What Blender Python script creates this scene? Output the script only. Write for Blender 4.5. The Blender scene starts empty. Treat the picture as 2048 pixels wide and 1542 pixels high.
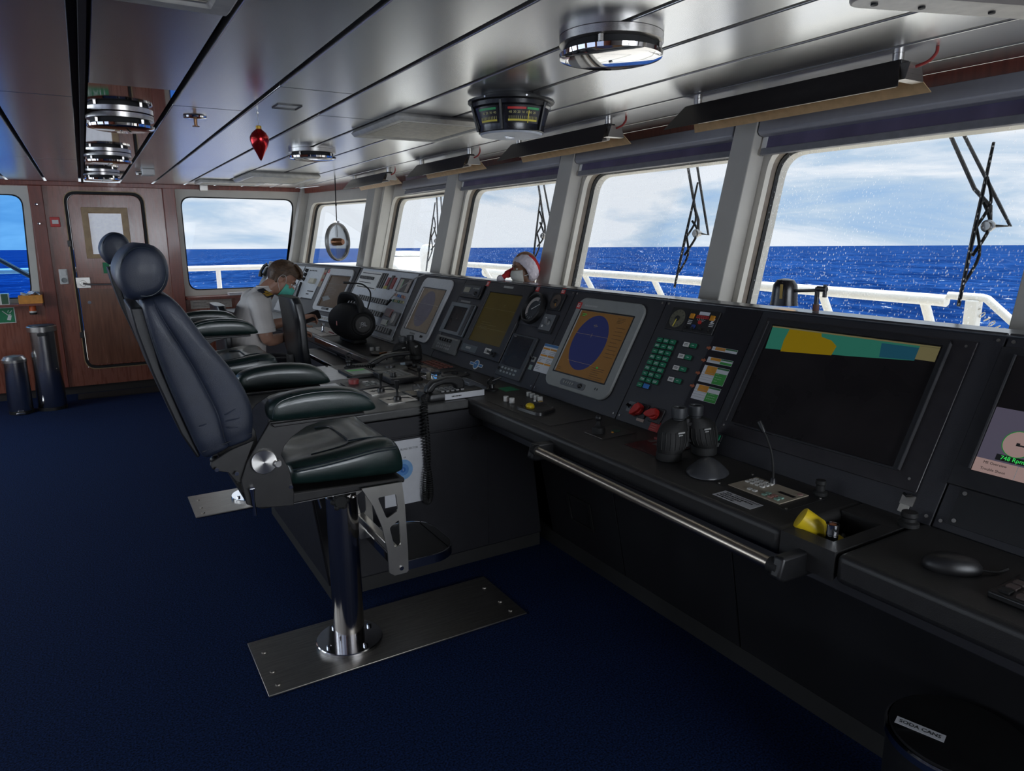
import bpy, bmesh, math, random
from math import sin, cos, pi, radians as RAD
from mathutils import Vector as V, Matrix as MX
random.seed(7)
SC = bpy.context.scene
COL = SC.collection

# ------------------------------------------------------------------ camera, sky, light, exposure
cd = bpy.data.cameras.new('camera'); cam = bpy.data.objects.new('camera', cd); COL.objects.link(cam)
cam.matrix_world = MX(((0.8572969, 0.1119222, -0.5025092, 0.0),
                       (-0.5147944, 0.1761927, -0.8390130, 0.0),
                       (-0.0053657, 0.9779722, 0.2086664, 1.6),
                       (0, 0, 0, 1)))
cd.sensor_width = 36.0; cd.lens = 1400.0/2048*36; cd.clip_start = .02; cd.clip_end = 60000
SC.camera = cam
SC.view_settings.view_transform = 'Standard'; SC.view_settings.look = 'None'
SC.view_settings.exposure = 0.0; SC.view_settings.gamma = 1.0; SC.view_settings.use_curve_mapping = False
SC.cycles.max_bounces = 8; SC.cycles.transparent_max_bounces = 16; SC.cycles.caustics_reflective = False
SC.cycles.caustics_refractive = False; SC.cycles.sample_clamp_indirect = 4.0
SC.cycles.use_denoising = True

w = bpy.data.worlds.new('sky'); SC.world = w; w.use_nodes = True
nt = w.node_tree; nt.nodes.clear()
def wn(t, **k):
    n = nt.nodes.new(t)
    for a, b in k.items(): setattr(n, a, b)
    return n
tc = wn('ShaderNodeTexCoord'); mp = wn('ShaderNodeMapping'); mp.inputs['Scale'].default_value = (1.5, 1.5, 7.5)
nz = wn('ShaderNodeTexNoise'); nz.inputs['Scale'].default_value = 2.3; nz.inputs['Detail'].default_value = 8; nz.inputs['Roughness'].default_value = .58; nz.inputs['Distortion'].default_value = .5
cr = wn('ShaderNodeValToRGB')
e = cr.color_ramp.elements; e[0].position = .31; e[0].color = (.40, .58, .82, 1); e[1].position = .54; e[1].color = (.95, .97, 1.0, 1)
m_ = e.new(.42); m_.color = (.57, .70, .84, 1)
sx = wn('ShaderNodeSeparateXYZ'); zr = wn('ShaderNodeValToRGB')       # higher up the cloud deck is greyer and bluer
ze = zr.color_ramp.elements; ze[0].position = 0; ze[0].color = (.40, .41, .42, 1); ze[1].position = .7; ze[1].color = (1, 1, 1, 1); zq = ze.new(.16); zq.color = (.42, .42, .42, 1)   # overcast: the zenith is brighter than the horizon
mx = wn('ShaderNodeMix', data_type='RGBA', blend_type='MULTIPLY'); mx.inputs['Factor'].default_value = 1
bg = wn('ShaderNodeBackground'); bg.inputs['Strength'].default_value = 2.3; wo = wn('ShaderNodeOutputWorld')
L = nt.links.new
L(tc.outputs['Generated'], mp.inputs['Vector']); L(mp.outputs['Vector'], nz.inputs['Vector']); L(nz.outputs['Fac'], cr.inputs['Fac'])
L(tc.outputs['Generated'], sx.inputs['Vector']); L(sx.outputs['Z'], zr.inputs['Fac'])
L(cr.outputs['Color'], mx.inputs['A']); L(zr.outputs['Color'], mx.inputs['B']); L(mx.outputs['Result'], bg.inputs['Color']); L(bg.outputs['Background'], wo.inputs['Surface'])

sd = bpy.data.lights.new('sun', 'SUN'); sd.energy = 4.6; sd.angle = RAD(1.5); sd.color = (1.0, .95, .86)
sun = bpy.data.objects.new('sun', sd); COL.objects.link(sun)
sun.rotation_euler = V((-.42, -.30, -.95)).to_track_quat('-Z', 'Y').to_euler(); sun.location = (6, 3, 20)

# daylight area lamps, added at unseen rear and right windows to brighten the room
def fill_light(name, loc, rot, sx_, sy_, power, col):
    d = bpy.data.lights.new(name, 'AREA'); d.shape = 'RECTANGLE'; d.size = sx_; d.size_y = sy_; d.energy = power; d.color = col
    o = bpy.data.objects.new(name, d); COL.objects.link(o); o.location = loc; o.rotation_euler = rot
for y, e_ in ((-.9, 3), (1.0, 5), (2.9, 7), (4.8, 20), (6.7, 30)): fill_light('fill_rear_window', (-3.27, y, 1.52), (0, -pi/2, 0), 1.0, 1.5, e_, (.78, .89, 1.0))
for x in (.65, 1.95): fill_light('fill_right_window', (x, -4.07, 1.52), (pi/2, 0, 0), 1.5, 1.0, 74, (.86, .92, 1.0))

# ------------------------------------------------------------------ materials
MATS = {}
def mat(name, col, rough=.5, metal=0.0, var=.12, vscale=30.0, bump=0.0, bscale=200.0, stretch=(1, 1, 1), spec=.5, emit=None, estr=0.0, coat=0.0, col2=None, alpha=1.0, rvar=.06, det=4):
    if name in MATS: return MATS[name]
    m = bpy.data.materials.new(name); m.use_nodes = True; t = m.node_tree; b = t.nodes['Principled BSDF']; lk = t.links.new
    b.inputs['Roughness'].default_value = rough; b.inputs['Metallic'].default_value = metal; b.inputs['Specular IOR Level'].default_value = spec
    b.inputs['Coat Weight'].default_value = coat; b.inputs['Coat Roughness'].default_value = .12
    co = t.nodes.new('ShaderNodeTexCoord'); ma = t.nodes.new('ShaderNodeMapping'); ma.inputs['Scale'].default_value = stretch
    lk(co.outputs['Object'], ma.inputs['Vector'])
    n = t.nodes.new('ShaderNodeTexNoise'); n.inputs['Scale'].default_value = vscale; n.inputs['Detail'].default_value = det
    lk(ma.outputs['Vector'], n.inputs['Vector'])
    r = t.nodes.new('ShaderNodeValToRGB'); c2 = col2 if col2 else tuple(min(1, c*(1+var)) for c in col); c1 = col if col2 else tuple(c*(1-var) for c in col)
    r.color_ramp.elements[0].position = .3; r.color_ramp.elements[1].position = .7
    r.color_ramp.elements[0].color = (*c1, 1); r.color_ramp.elements[1].color = (*c2, 1)
    lk(n.outputs['Fac'], r.inputs['Fac']); lk(r.outputs['Color'], b.inputs['Base Color'])
    if rvar:
        q = t.nodes.new('ShaderNodeMapRange'); q.inputs['To Min'].default_value = max(.02, rough-rvar); q.inputs['To Max'].default_value = min(1, rough+rvar)
        lk(n.outputs['Fac'], q.inputs['Value']); lk(q.outputs['Result'], b.inputs['Roughness'])
    if bump:
        n2 = t.nodes.new('ShaderNodeTexNoise'); n2.inputs['Scale'].default_value = bscale; n2.inputs['Detail'].default_value = 3; lk(ma.outputs['Vector'], n2.inputs['Vector'])
        bp = t.nodes.new('ShaderNodeBump'); bp.inputs['Strength'].default_value = bump; bp.inputs['Distance'].default_value = .002
        lk(n2.outputs['Fac'], bp.inputs['Height']); lk(bp.outputs['Normal'], b.inputs['Normal'])
    if emit: b.inputs['Emission Color'].default_value = (*emit, 1); b.inputs['Emission Strength'].default_value = estr
    MATS[name] = m; return m

def glass_mat(name, tint=(1, 1, 1), refl=.08, specks=0.0, haze=0.0, scale=90):
    m = bpy.data.materials.new(name); m.use_nodes = True; t = m.node_tree; t.nodes.clear(); lk = t.links.new
    o = t.nodes.new('ShaderNodeOutputMaterial'); tr = t.nodes.new('ShaderNodeBsdfTransparent'); tr.inputs['Color'].default_value = (*tint, 1)
    gl = t.nodes.new('ShaderNodeBsdfGlossy'); gl.inputs['Roughness'].default_value = .02
    fr = t.nodes.new('ShaderNodeFresnel'); fr.inputs['IOR'].default_value = 1.33
    ml = t.nodes.new('ShaderNodeMath'); ml.operation = 'MULTIPLY'; ml.inputs[1].default_value = refl/.08
    mi = t.nodes.new('ShaderNodeMixShader'); lk(fr.outputs['Fac'], ml.inputs[0]); lk(ml.outputs[0], mi.inputs['Fac']); lk(tr.outputs[0], mi.inputs[1]); lk(gl.outputs[0], mi.inputs[2])
    last = mi
    if specks:                                                        # salt spray drops dried and running on the pane
        co = t.nodes.new('ShaderNodeTexCoord'); ma = t.nodes.new('ShaderNodeMapping'); ma.inputs['Scale'].default_value = (1, 1, .45)
        lk(co.outputs['Object'], ma.inputs['Vector'])
        vo = t.nodes.new('ShaderNodeTexVoronoi'); vo.inputs['Scale'].default_value = scale; lk(ma.outputs['Vector'], vo.inputs['Vector'])
        nz = t.nodes.new('ShaderNodeTexNoise'); nz.inputs['Scale'].default_value = 5; nz.inputs['Detail'].default_value = 5; lk(ma.outputs['Vector'], nz.inputs['Vector'])
        a = t.nodes.new('ShaderNodeMapRange'); a.inputs['From Min'].default_value = .0; a.inputs['From Max'].default_value = .25; a.inputs['To Min'].default_value = 1; a.inputs['To Max'].default_value = 0
        lk(vo.outputs['Distance'], a.inputs['Value'])
        b = t.nodes.new('ShaderNodeMapRange'); b.inputs['From Min'].default_value = .34; b.inputs['From Max'].default_value = .64; b.inputs['To Min'].default_value = haze; b.inputs['To Max'].default_value = specks
        lk(nz.outputs['Fac'], b.inputs['Value'])
        mm = t.nodes.new('ShaderNodeMath'); mm.operation = 'MULTIPLY'; lk(a.outputs[0], mm.inputs[0]); lk(b.outputs[0], mm.inputs[1])
        df = t.nodes.new('ShaderNodeBsdfTranslucent'); df.inputs['Color'].default_value = (.95, .97, 1, 1)
        m2 = t.nodes.new('ShaderNodeMixShader'); lk(mm.outputs[0], m2.inputs['Fac']); lk(mi.outputs[0], m2.inputs[1]); lk(df.outputs[0], m2.inputs[2]); last = m2
    lk(last.outputs[0], o.inputs['Surface']); MATS[name] = m; return m

K = mat
console_paint = K('console_paint', (.029, .029, .035), .48, var=.10, vscale=8, bump=.15, bscale=350)
worktop_black = K('worktop_black', (.026, .025, .025), .46, var=.1, bump=.2, bscale=500)
black_plastic = K('black_plastic', (.012, .012, .013), .42, var=.1)
black_rubber = K('black_rubber', (.008, .008, .008), .7)
dark_bezel = K('dark_bezel', (.020, .020, .023), .4)
slate_bezel = K('slate_bezel', (.055, .06, .07), .42)
grey_bezel = K('grey_bezel', (.30, .31, .30), .5, var=.05)
white_plate = K('white_plate', (.70, .73, .78), .5, var=.05)
white_plastic = K('white_plastic', (.80, .79, .76), .45, var=.04)
cream_paint = K('cream_paint', (.70, .67, .60), .5, var=.05, vscale=6)
mullion_paint = K('mullion_paint', (.52, .50, .46), .5, var=.05, vscale=6)
ext_white = K('exterior_white_paint', (.85, .84, .80), .5, var=.05, vscale=10, bump=.2)
steel = K('brushed_steel', (.56, .54, .51), .30, 1.0, var=.10, vscale=6, stretch=(1, 60, 60))
chrome = K('polished_steel', (.62, .62, .64), .10, 1.0, var=.04)
mirror_steel = K('mirror_polished_steel', (.70, .68, .68), .045, 1.0, var=.03, rvar=.02)
dark_steel = K('worn_deck_steel', (.34, .32, .29), .40, 1.0, var=.15, vscale=9, stretch=(1, 12, 1))
blue_leather = K('navy_leather', (.024, .032, .056), .42, var=.18, vscale=14, bump=.40, bscale=800, coat=.05)
green_leather = K('dark_green_leather', (.009, .024, .021), .30, var=.25, vscale=12, bump=.35, bscale=750, coat=.35)
black_leather = K('black_leather', (.016, .018, .021), .36, var=.2, vscale=12, bump=.4, bscale=350, coat=.15)
piping = K('leather_piping', (.022, .034, .045), .35, var=.1)
thread = K('seam_thread', (.05, .07, .08), .6)
black_metal = K('black_powder_coat', (.022, .021, .021), .38, var=.1, bump=.15, bscale=600)
ceil_panel = K('ceiling_panel_enamel', (.86, .86, .86), .255, .82, var=.03, vscale=3, rvar=.02, stretch=(1, .25, 1))
groove_dark = K('ceiling_groove', (.018, .014, .014), .6)
wood = K('mahogany_veneer', (.20, .056, .032), .28, var=.2, vscale=7, stretch=(9, 9, .8), coat=.3, col2=(.33, .105, .062), det=6)
wood_dark = K('mahogany_trim', (.17, .038, .026), .36, vscale=7, stretch=(9, 9, .8), coat=.2, col2=(.26, .066, .042), det=6)
brass_wood = K('varnished_oak_frame', (.36, .22, .10), .4, vscale=20, col2=(.48, .32, .16))
red = K('red_plastic', (.62, .035, .03), .4); red_print = K('red_print', (.42, .03, .03), .6)
green_btn = K('green_button', (.012, .20, .10), .4); green_dark = K('green_sign_ink', (.01, .23, .09), .5)
blue_btn = K('blue_button', (.05, .22, .62), .4); blue_ink = K('blue_ink', (.06, .20, .45), .5); sky_ink = K('sky_blue_ink', (.22, .45, .78), .6)
paper = K('paper', (.74, .75, .79), .8, var=.03); ink = K('black_ink', (.015, .015, .015), .7); white_ink = K('white_ink', (.80, .80, .78), .6)
orange_ink = K('orange_ink', (.70, .30, .03), .6); green_ink = K('leaf_green_ink', (.05, .33, .06), .6); yellow_ink = K('yellow_ink', (.75, .62, .08), .6)
yellow = K('yellow_plastic', (.86, .62, .02), .38, var=.05); orange = K('orange_plastic', (.80, .13, .02), .4); orange_box = K('orange_card', (.80, .34, .07), .7)
skin = K('skin', (.44, .235, .165), .5, var=.08, vscale=25); skin_dark = K('tanned_skin', (.22, .105, .06), .5, var=.08)
shirt = K('white_cotton_shirt', (.78, .74, .72), .75, var=.06, vscale=10, bump=.5, bscale=24); navy_cloth = K('navy_cloth', (.012, .014, .025), .8)
gold = K('gold_braid', (.70, .42, .05), .4, .3); hair = K('brown_hair', (.030, .016, .009), .45, vscale=60, stretch=(1, 1, 5), col2=(.15, .085, .045), bump=.8, bscale=70)
mask_green = K('surgical_mask_green', (.12, .60, .47), .7, bump=.3, bscale=60); mask_white = K('white_mask', (.58, .57, .53), .8, bump=.3, bscale=60)
santa_red = K('red_felt', (.50, .02, .025), .85, bump=.6, bscale=120); fluff = K('white_plush', (.66, .60, .66), .95, bump=1.0, bscale=160)
lens_dark = K('dark_glass', (.010, .010, .012), .07, spec=.6); screen_off = K('dark_screen', (.021, .018, .019), .28, var=.3, vscale=5, spec=.18)
blind_purple = K('purple_blind_film', (.11, .095, .17), .25, var=.25, vscale=6, stretch=(1, .3, 4)); blind_grey = K('blind_rail_grey', (.34, .34, .37), .45, var=.04)
tan_bezel = K('cream_keypad', (.46, .40, .31), .5, var=.05); brown_screen = K('amber_screen', (.07, .038, .015), .3, spec=.08, emit=(.62, .33, .12), estr=.085, var=.08)
def W_(n, c, e): return K(n, tuple(x*.2 for x in c), .3, emit=c, estr=e, var=.05, spec=.08)
radar_blue = W_('radar_blue', (.022, .028, .10), .42); radar_green = W_('radar_green', (.03, .45, .08), .3)
olive_screen = K('olive_screen', (.045, .034, .011), .24, spec=.1, emit=(.30, .23, .06), estr=.05, var=.25, vscale=4); dim_brown = K('dim_brown_screen', (.07, .046, .030), .25, spec=.1, emit=(.25, .17, .11), estr=.05)
pale_brown = K('pale_brown_screen', (.12, .10, .08), .25, spec=.1, emit=(.4, .33, .26), estr=.08); mauve = K('mauve_screen', (.06, .058, .07), .25, spec=.1, emit=(.2, .2, .28), estr=.10)
teal_screen = W_('chart_teal', (.04, .24, .17), .36); ochre_screen = W_('chart_ochre', (.30, .20, .008), .42); blue_screen = W_('chart_blue', (.02, .11, .17), .38); sand_screen = W_('chart_sand', (.24, .21, .10), .38)
pink_screen = W_('pink_screen', (.42, .29, .27), .55); violet_screen = W_('violet_screen', (.10, .09, .13), .6); lcd_green = W_('lcd_green', (.05, .7, .12), .8)
lamp_warm = W_('lit_lamp', (1.0, .55, .15), 1.6); gold_reflector = K('amber_reflector', (.72, .45, .22), .38, .35, var=.06)
clear_glass = glass_mat('window_glass', (.97, .985, 1), .010); spray_glass = glass_mat('sprayed_window_glass', (.97, .985, 1), .010, .80, .14, 90)
blue_glass = glass_mat('blue_tinted_window_glass', (.42, .72, 1.0), .012); ring_glass = glass_mat('spin_disc_glass', (.9, .92, .94), .06)
lens_glass = glass_mat('clear_cover', (.93, .93, .93), .10)

# ------------------------------------------------------------------ mesh building
I4 = MX.Identity(4)
def T(x, y, z): return MX.Translation((x, y, z))
def RX(a): return MX.Rotation(a, 4, 'X')
def RY(a): return MX.Rotation(a, 4, 'Y')
def RZ(a): return MX.Rotation(a, 4, 'Z')
def frame(o, x, y):                                                   # a matrix from origin, x axis and approximate y axis
    x = V(x).normalized(); z = x.cross(V(y)).normalized(); y = z.cross(x)
    return MX(((x.x, y.x, z.x, o[0]), (x.y, y.y, z.y, o[1]), (x.z, y.z, z.z, o[2]), (0, 0, 0, 1)))
def rrect(wd, h, r, n=5, cx=0, cy=0):
    out = []
    for sxx, syy, a0 in ((1, 1, 0), (-1, 1, 90), (-1, -1, 180), (1, -1, 270)):
        for i in range(n+1):
            a = RAD(a0+90*i/n); out.append((cx+sxx*(wd/2-r)+r*cos(a), cy+syy*(h/2-r)+r*sin(a)))
    return out
def circ(r, n=24, cx=0, cy=0, ry=None): return [(cx+r*cos(2*pi*i/n), cy+(ry or r)*sin(2*pi*i/n)) for i in range(n)]
def spline(pts, k=6, closed=False):                                   # Catmull-Rom through points
    P = [V(p) for p in pts]; n = len(P); out = []
    for i in range(n if closed else n-1):
        p0 = P[(i-1) % n] if closed or i > 0 else P[0]; p1 = P[i]; p2 = P[(i+1) % n]; p3 = P[(i+2) % n] if closed or i+2 < n else P[-1]
        for j in range(k):
            t = j/k
            out.append(.5*((2*p1)+(p2-p0)*t+(2*p0-5*p1+4*p2-p3)*t*t+(3*p1-p0-3*p2+p3)*t**3))
    if not closed: out.append(P[-1])
    return out
class MB:
    def __init__(s, M=None): s.v = []; s.f = []; s.M = M or I4
    def add(s, vs, fs, M=None):
        o = len(s.v); X = s.M @ M if M else s.M
        s.v += [X @ V(p) for p in vs]; s.f += [tuple(i+o for i in f) for f in fs]; return s
    def box(s, c, sz, M=None):
        x, y, z = (q/2 for q in sz); a, b, d = c
        return s.add([(a-x, b-y, d-z), (a+x, b-y, d-z), (a+x, b+y, d-z), (a-x, b+y, d-z), (a-x, b-y, d+z), (a+x, b-y, d+z), (a+x, b+y, d+z), (a-x, b+y, d+z)],
                     [(3, 2, 1, 0), (4, 5, 6, 7), (0, 1, 5, 4), (1, 2, 6, 5), (2, 3, 7, 6), (3, 0, 4, 7)], M)
    def bx(s, x0, x1, y0, y1, z0, z1, M=None): return s.box(((x0+x1)/2, (y0+y1)/2, (z0+z1)/2), (abs(x1-x0), abs(y1-y0), abs(z1-z0)), M)
    def prism(s, poly, z0, z1, M=None, scale=1.0):
        n = len(poly); cx = sum(p[0] for p in poly)/n; cy = sum(p[1] for p in poly)/n
        ar = sum(poly[i][0]*poly[(i+1) % n][1]-poly[(i+1) % n][0]*poly[i][1] for i in range(n))
        if ar < 0: poly = list(reversed(poly))
        if z1 < z0: z0, z1 = z1, z0
        vs = [(p[0], p[1], z0) for p in poly]+[(cx+(p[0]-cx)*scale, cy+(p[1]-cy)*scale, z1) for p in poly]
        return s.add(vs, [tuple(range(n-1, -1, -1)), tuple(range(n, 2*n))]+[(i, (i+1) % n, n+(i+1) % n, n+i) for i in range(n)], M)
    def ring(s, outer, inner, z0, z1, M=None):                         # plate with a hole; equal point counts
        n = len(outer); vs = [(p[0], p[1], z) for z in (z0, z1) for q in (outer, inner) for p in q]; fs = []
        for i in range(n):
            j = (i+1) % n
            fs += [(n+i, n+j, j, i), (2*n+i, 2*n+j, 3*n+j, 3*n+i), (i, j, 2*n+j, 2*n+i), (n+j, n+i, 3*n+i, 3*n+j)]
        return s.add(vs, fs, M)
    def lathe(s, prof, M=None, n=28, cap=True):
        vs = []; fs = []; m = len(prof)
        for i in range(n):
            a = 2*pi*i/n
            vs += [(r*cos(a), r*sin(a), z) for r, z in prof]
        for i in range(n):
            j = (i+1) % n
            for k in range(m-1): fs.append((i*m+k, j*m+k, j*m+k+1, i*m+k+1))
        if cap and prof[0][0] > 1e-6: fs.append(tuple(i*m for i in range(n-1, -1, -1)))
        if cap and prof[-1][0] > 1e-6: fs.append(tuple(i*m+m-1 for i in range(n)))
        return s.add(vs, fs, M)
    def cyl(s, p0, p1, r, r1=None, n=20):
        p0 = V(p0); p1 = V(p1); d = p1-p0
        return s.lathe([(r, 0), (r if r1 is None else r1, d.length)], T(*p0) @ d.to_track_quat('Z', 'Y').to_matrix().to_4x4(), n)
    def tube(s, pts, r, n=10, closed=False, flat=1.0):
        P = [V(p) for p in pts]; m = len(P); vs = []; fs = []; up = None
        for i, p in enumerate(P):
            d = (P[(i+1) % m]-P[i-1]) if closed else (P[min(i+1, m-1)]-P[max(i-1, 0)])
            d.normalize()
            if up is None: up = d.orthogonal().normalized()
            up = (up-d*up.dot(d)).normalized(); sd_ = d.cross(up); rr = r[i] if isinstance(r, (list, tuple)) else r
            for k in range(n):
                a = 2*pi*k/n; vs.append(p+up*(rr*cos(a))+sd_*(rr*flat*sin(a)))
        for i in range(m if closed else m-1):
            j = (i+1) % m
            for k in range(n): q = (k+1) % n; fs.append((i*n+k, i*n+q, j*n+q, j*n+k))
        if not closed: fs += [tuple(range(n-1, -1, -1)), tuple((m-1)*n+k for k in range(n))]
        return s.add(vs, fs)
    def ell(s, c, r, M=None, nu=20, nv=12):
        vs = []; fs = []
        prof = [(max(1e-7, sin(pi*k/nv)), -cos(pi*k/nv)) for k in range(nv+1)]
        X = T(*c) @ (M or I4) @ MX.Diagonal((*r, 1)); return s.lathe(prof, X, nu)
    def loft(s, rings, cap=True, M=None):
        n = len(rings[0]); vs = [p for r in rings for p in r]; fs = []
        for i in range(len(rings)-1):
            for k in range(n): q = (k+1) % n; fs.append((i*n+k, i*n+q, (i+1)*n+q, (i+1)*n+k))
        if cap: fs += [tuple(range(n-1, -1, -1)), tuple((len(rings)-1)*n+k for k in range(n))]
        return s.add(vs, fs, M)
    def grid(s, fn, nu, nv, M=None, closed_u=False):
        vs = [fn(i/(nu-1 if not closed_u else nu), j/(nv-1)) for i in range(nu) for j in range(nv)]; fs = []
        for i in range(nu if closed_u else nu-1):
            for j in range(nv-1): a = i*nv+j; b = ((i+1) % nu)*nv+j; fs.append((a, b, b+1, a+1))
        return s.add(vs, fs, M)
    def plate2d(s, loops, z0, z1, M=None):                             # flat plate with holes, first loop outside
        cu = bpy.data.curves.new('tmp', 'CURVE'); cu.dimensions = '2D'; cu.fill_mode = 'BOTH'; cu.extrude = abs(z1-z0)/2
        for lp in loops:
            sp = cu.splines.new('POLY'); sp.points.add(len(lp)-1); sp.use_cyclic_u = True
            for i, p in enumerate(lp): sp.points[i].co = (p[0], p[1], 0, 1)
        return s.addcurve(cu, T(0, 0, (z0+z1)/2) if M is None else M @ T(0, 0, (z0+z1)/2))
    def addcurve(s, cu, M):
        ob = bpy.data.objects.new('tmp', cu); me = bpy.data.meshes.new_from_object(ob)
        s.add([v.co.copy() for v in me.vertices], [tuple(p.vertices) for p in me.polygons], M)
        bpy.data.objects.remove(ob); bpy.data.curves.remove(cu); bpy.data.meshes.remove(me); return s
    def text(s, txt, size, M=None, ax='CENTER', ext=.0002, sq=1.0, space=1.0):
        cu = bpy.data.curves.new('tmp', 'FONT'); cu.body = txt; cu.size = size; cu.align_x = ax; cu.align_y = 'CENTER'; cu.extrude = ext; cu.resolution_u = 2; cu.space_character = space
        return s.addcurve(cu, (M or I4) @ MX.Diagonal((sq, 1, 1, 1)))
def smooth(me, ang=35):
    for p in me.polygons: p.use_smooth = True
    me.set_sharp_from_angle(angle=RAD(ang))
def mk(name, mb, m, parent=None, bev=0, seg=2, ang=35, sub=0, world=True, bang=30):
    me = bpy.data.meshes.new(name)
    inv = parent['_w'].inverted() if (parent is not None and world) else I4
    P = parent
    me.from_pydata([inv @ v for v in mb.v], [], mb.f); me.validate(); me.update()
    bm = bmesh.new(); bm.from_mesh(me); bmesh.ops.remove_doubles(bm, verts=bm.verts, dist=1e-6); bmesh.ops.recalc_face_normals(bm, faces=bm.faces); bm.to_mesh(me); bm.free()
    smooth(me, ang); me.materials.append(m)
    o = bpy.data.objects.new(name, me); COL.objects.link(o)
    if parent is not None: o.parent = parent['o']
    if bev:
        md = o.modifiers.new('edge', 'BEVEL'); md.width = bev; md.segments = seg; md.limit_method = 'ANGLE'; md.angle_limit = RAD(bang); md.use_clamp_overlap = True
    if sub:
        md = o.modifiers.new('soft', 'SUBSURF'); md.levels = sub; md.render_levels = sub
    return {'o': o, '_w': (parent['_w'] if parent is not None else I4)}
def thing(name, label, cat, M=None, group=None):
    M = M or I4
    o = bpy.data.objects.new(name, None); o.empty_display_size = .05; COL.objects.link(o); o.matrix_world = M
    o['label'] = label; o['category'] = cat
    if group: o['group'] = group
    return {'o': o, '_w': M.copy()}
def solo(name, label, cat, mb, m, at=(0, 0, 0), group=None, **k):      # a thing that is one mesh, its origin at 'at'
    t = mk(name, MB().add(*(lambda X: ([X @ v for v in mb.v], mb.f))(T(*at).inverted())), m, None, **k); o = t['o']; o.location = at; t['_w'] = T(*at)
    o['label'] = label; o['category'] = cat
    if group: o['group'] = group
    return t
def struct(name, mb, m, parent=None, **k):
    t = mk(name, mb, m, parent, **k)
    if parent is None: t['o']['kind'] = 'structure'
    return t
def copy_tree(o, parent=None):
    c = o.copy(); COL.objects.link(c); c.parent = parent
    if parent is not None: c.matrix_parent_inverse = o.matrix_parent_inverse.copy()
    for ch in list(o.children): copy_tree(ch, c)
    return c

# ------------------------------------------------------------------ the wheelhouse shell
ZC = 2.155
def round_poly(pts, r, n=6):
    out = []; m = len(pts)
    for i, p in enumerate(pts):
        p = V(p); a = (V(pts[i-1])-p).normalized(); b = (V(pts[(i+1) % m])-p).normalized()
        rr = r[i] if isinstance(r, (list, tuple)) else r
        p0 = p+a*rr; p1 = p+b*rr
        for k in range(n+1):
            t = k/n; out.append(tuple((1-t)**2*p0+2*t*(1-t)*p+t*t*p1))
    return out
carpet = K('navy_carpet', (.0014, .0042, .017), .95, vscale=150, col2=(.012, .033, .118), bump=1.0, bscale=300, spec=.15, det=1)
struct('floor', MB().bx(-3.2, 2.62, -4, 8.62, -.05, 0), carpet)

def ymax(x): return min(8.5, 6.35+(2.66-x)/.193) if x < 2.66 else 6.35
cel = MB(); gap = .011
xs = [-3.2, -2.9, -2.58, -2.26, -1.94, -1.62, -1.2, -.88, -.56, -.25, .04, .07, .384, .69, .997, 1.298, 1.58, 1.89, 2.18, 2.46, 2.66]
cuts = {10: [3.46], 12: [3.47], 13: [2.86, 6.3], 14: [3.42, 6.6], 15: [5.3], 16: [6.9], 9: [3.46, 6.15], 8: [6.1], 7: [4.4]}
for i in range(len(xs)-1):
    a, b = xs[i]+gap, xs[i+1]-gap
    if abs(xs[i]-.04) < 1e-6: continue
    ya = -4.0
    segs = []
    for c in cuts.get(i, []): segs.append((ya, c-.0025)); ya = c+.0025
    segs.append((ya, None))
    for y0, y1 in segs:
        if abs(xs[i]-.07) < 1e-6:
            if y1 is not None: continue
            y0, y1 = -4, 3.13
        p = [(a, y0), (b, y0), (b, y1 if y1 else ymax(b)), (a, y1 if y1 else ymax(a))]
        cel.prism(p, ZC, ZC+.03)
struct('ceiling', cel, ceil_panel, bev=.003)
struct('trim_1', MB().bx(-3.2, 2.75, -4, 8.6, ZC+.04, ZC+.09), groove_dark)         # dark deckhead seen in the gaps between panels
struct('trim_2', MB().bx(.07+gap, .384-gap, 3.135, 8.3, ZC+.002, ZC+.03), mirror_steel)   # polished strip the round lamps hang from
struct('trim_3', MB().bx(.052, .070, -4, 8.5, ZC-.012, ZC+.03), groove_dark)

EW = frame((0, 8.5, 0), (1, 0, 0), (0, 0, 1))
right_win = [(.945, 1.03), (2.02, 1.03), (2.155, 2.032), (.945, 2.038)]
left_win = [(-2.0, 1.02), (-.492, 1.02), (-.455, 2.025), (-2.0, 2.025)]
wl = MB(EW).plate2d([[(-3.2, .085), (1.90, .085), (2.25, ZC), (-3.2, ZC)],
                     [(.90, .972), (1.97, .972), (2.235, 2.118), (.90, 2.118)],
                     [(-2.1, .965), (-.43, .965), (-.40, 2.10), (-2.1, 2.10)],
                     [(-.10, .275), (.575, .275), (.575, 2.045), (-.10, 2.045)]], -.07, 0)
struct('wall_left', wl, wood)
wlo = struct('trim_4', MB(EW).bx(-3.2, 1.9, 0, .088, -.07, -.035), groove_dark)
struct('trim_5', MB(EW).bx(-.403, -.288, .085, 2.112, .001, .028), wood_dark, bev=.006)
struct('trim_6', MB(EW).bx(.777, .897, .085, 2.125, .001, .045), wood_dark, bev=.006)
struct('trim_7', MB(EW).bx(-3.2, 2.235, 2.112, ZC, .001, .05), wood_dark, bev=.004)
struct('trim_8', MB(EW).prism([(.9, .93), (1.95, .93), (1.96, .972), (.9, .972)], .001, .03), wood_dark, bev=.004)
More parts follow.
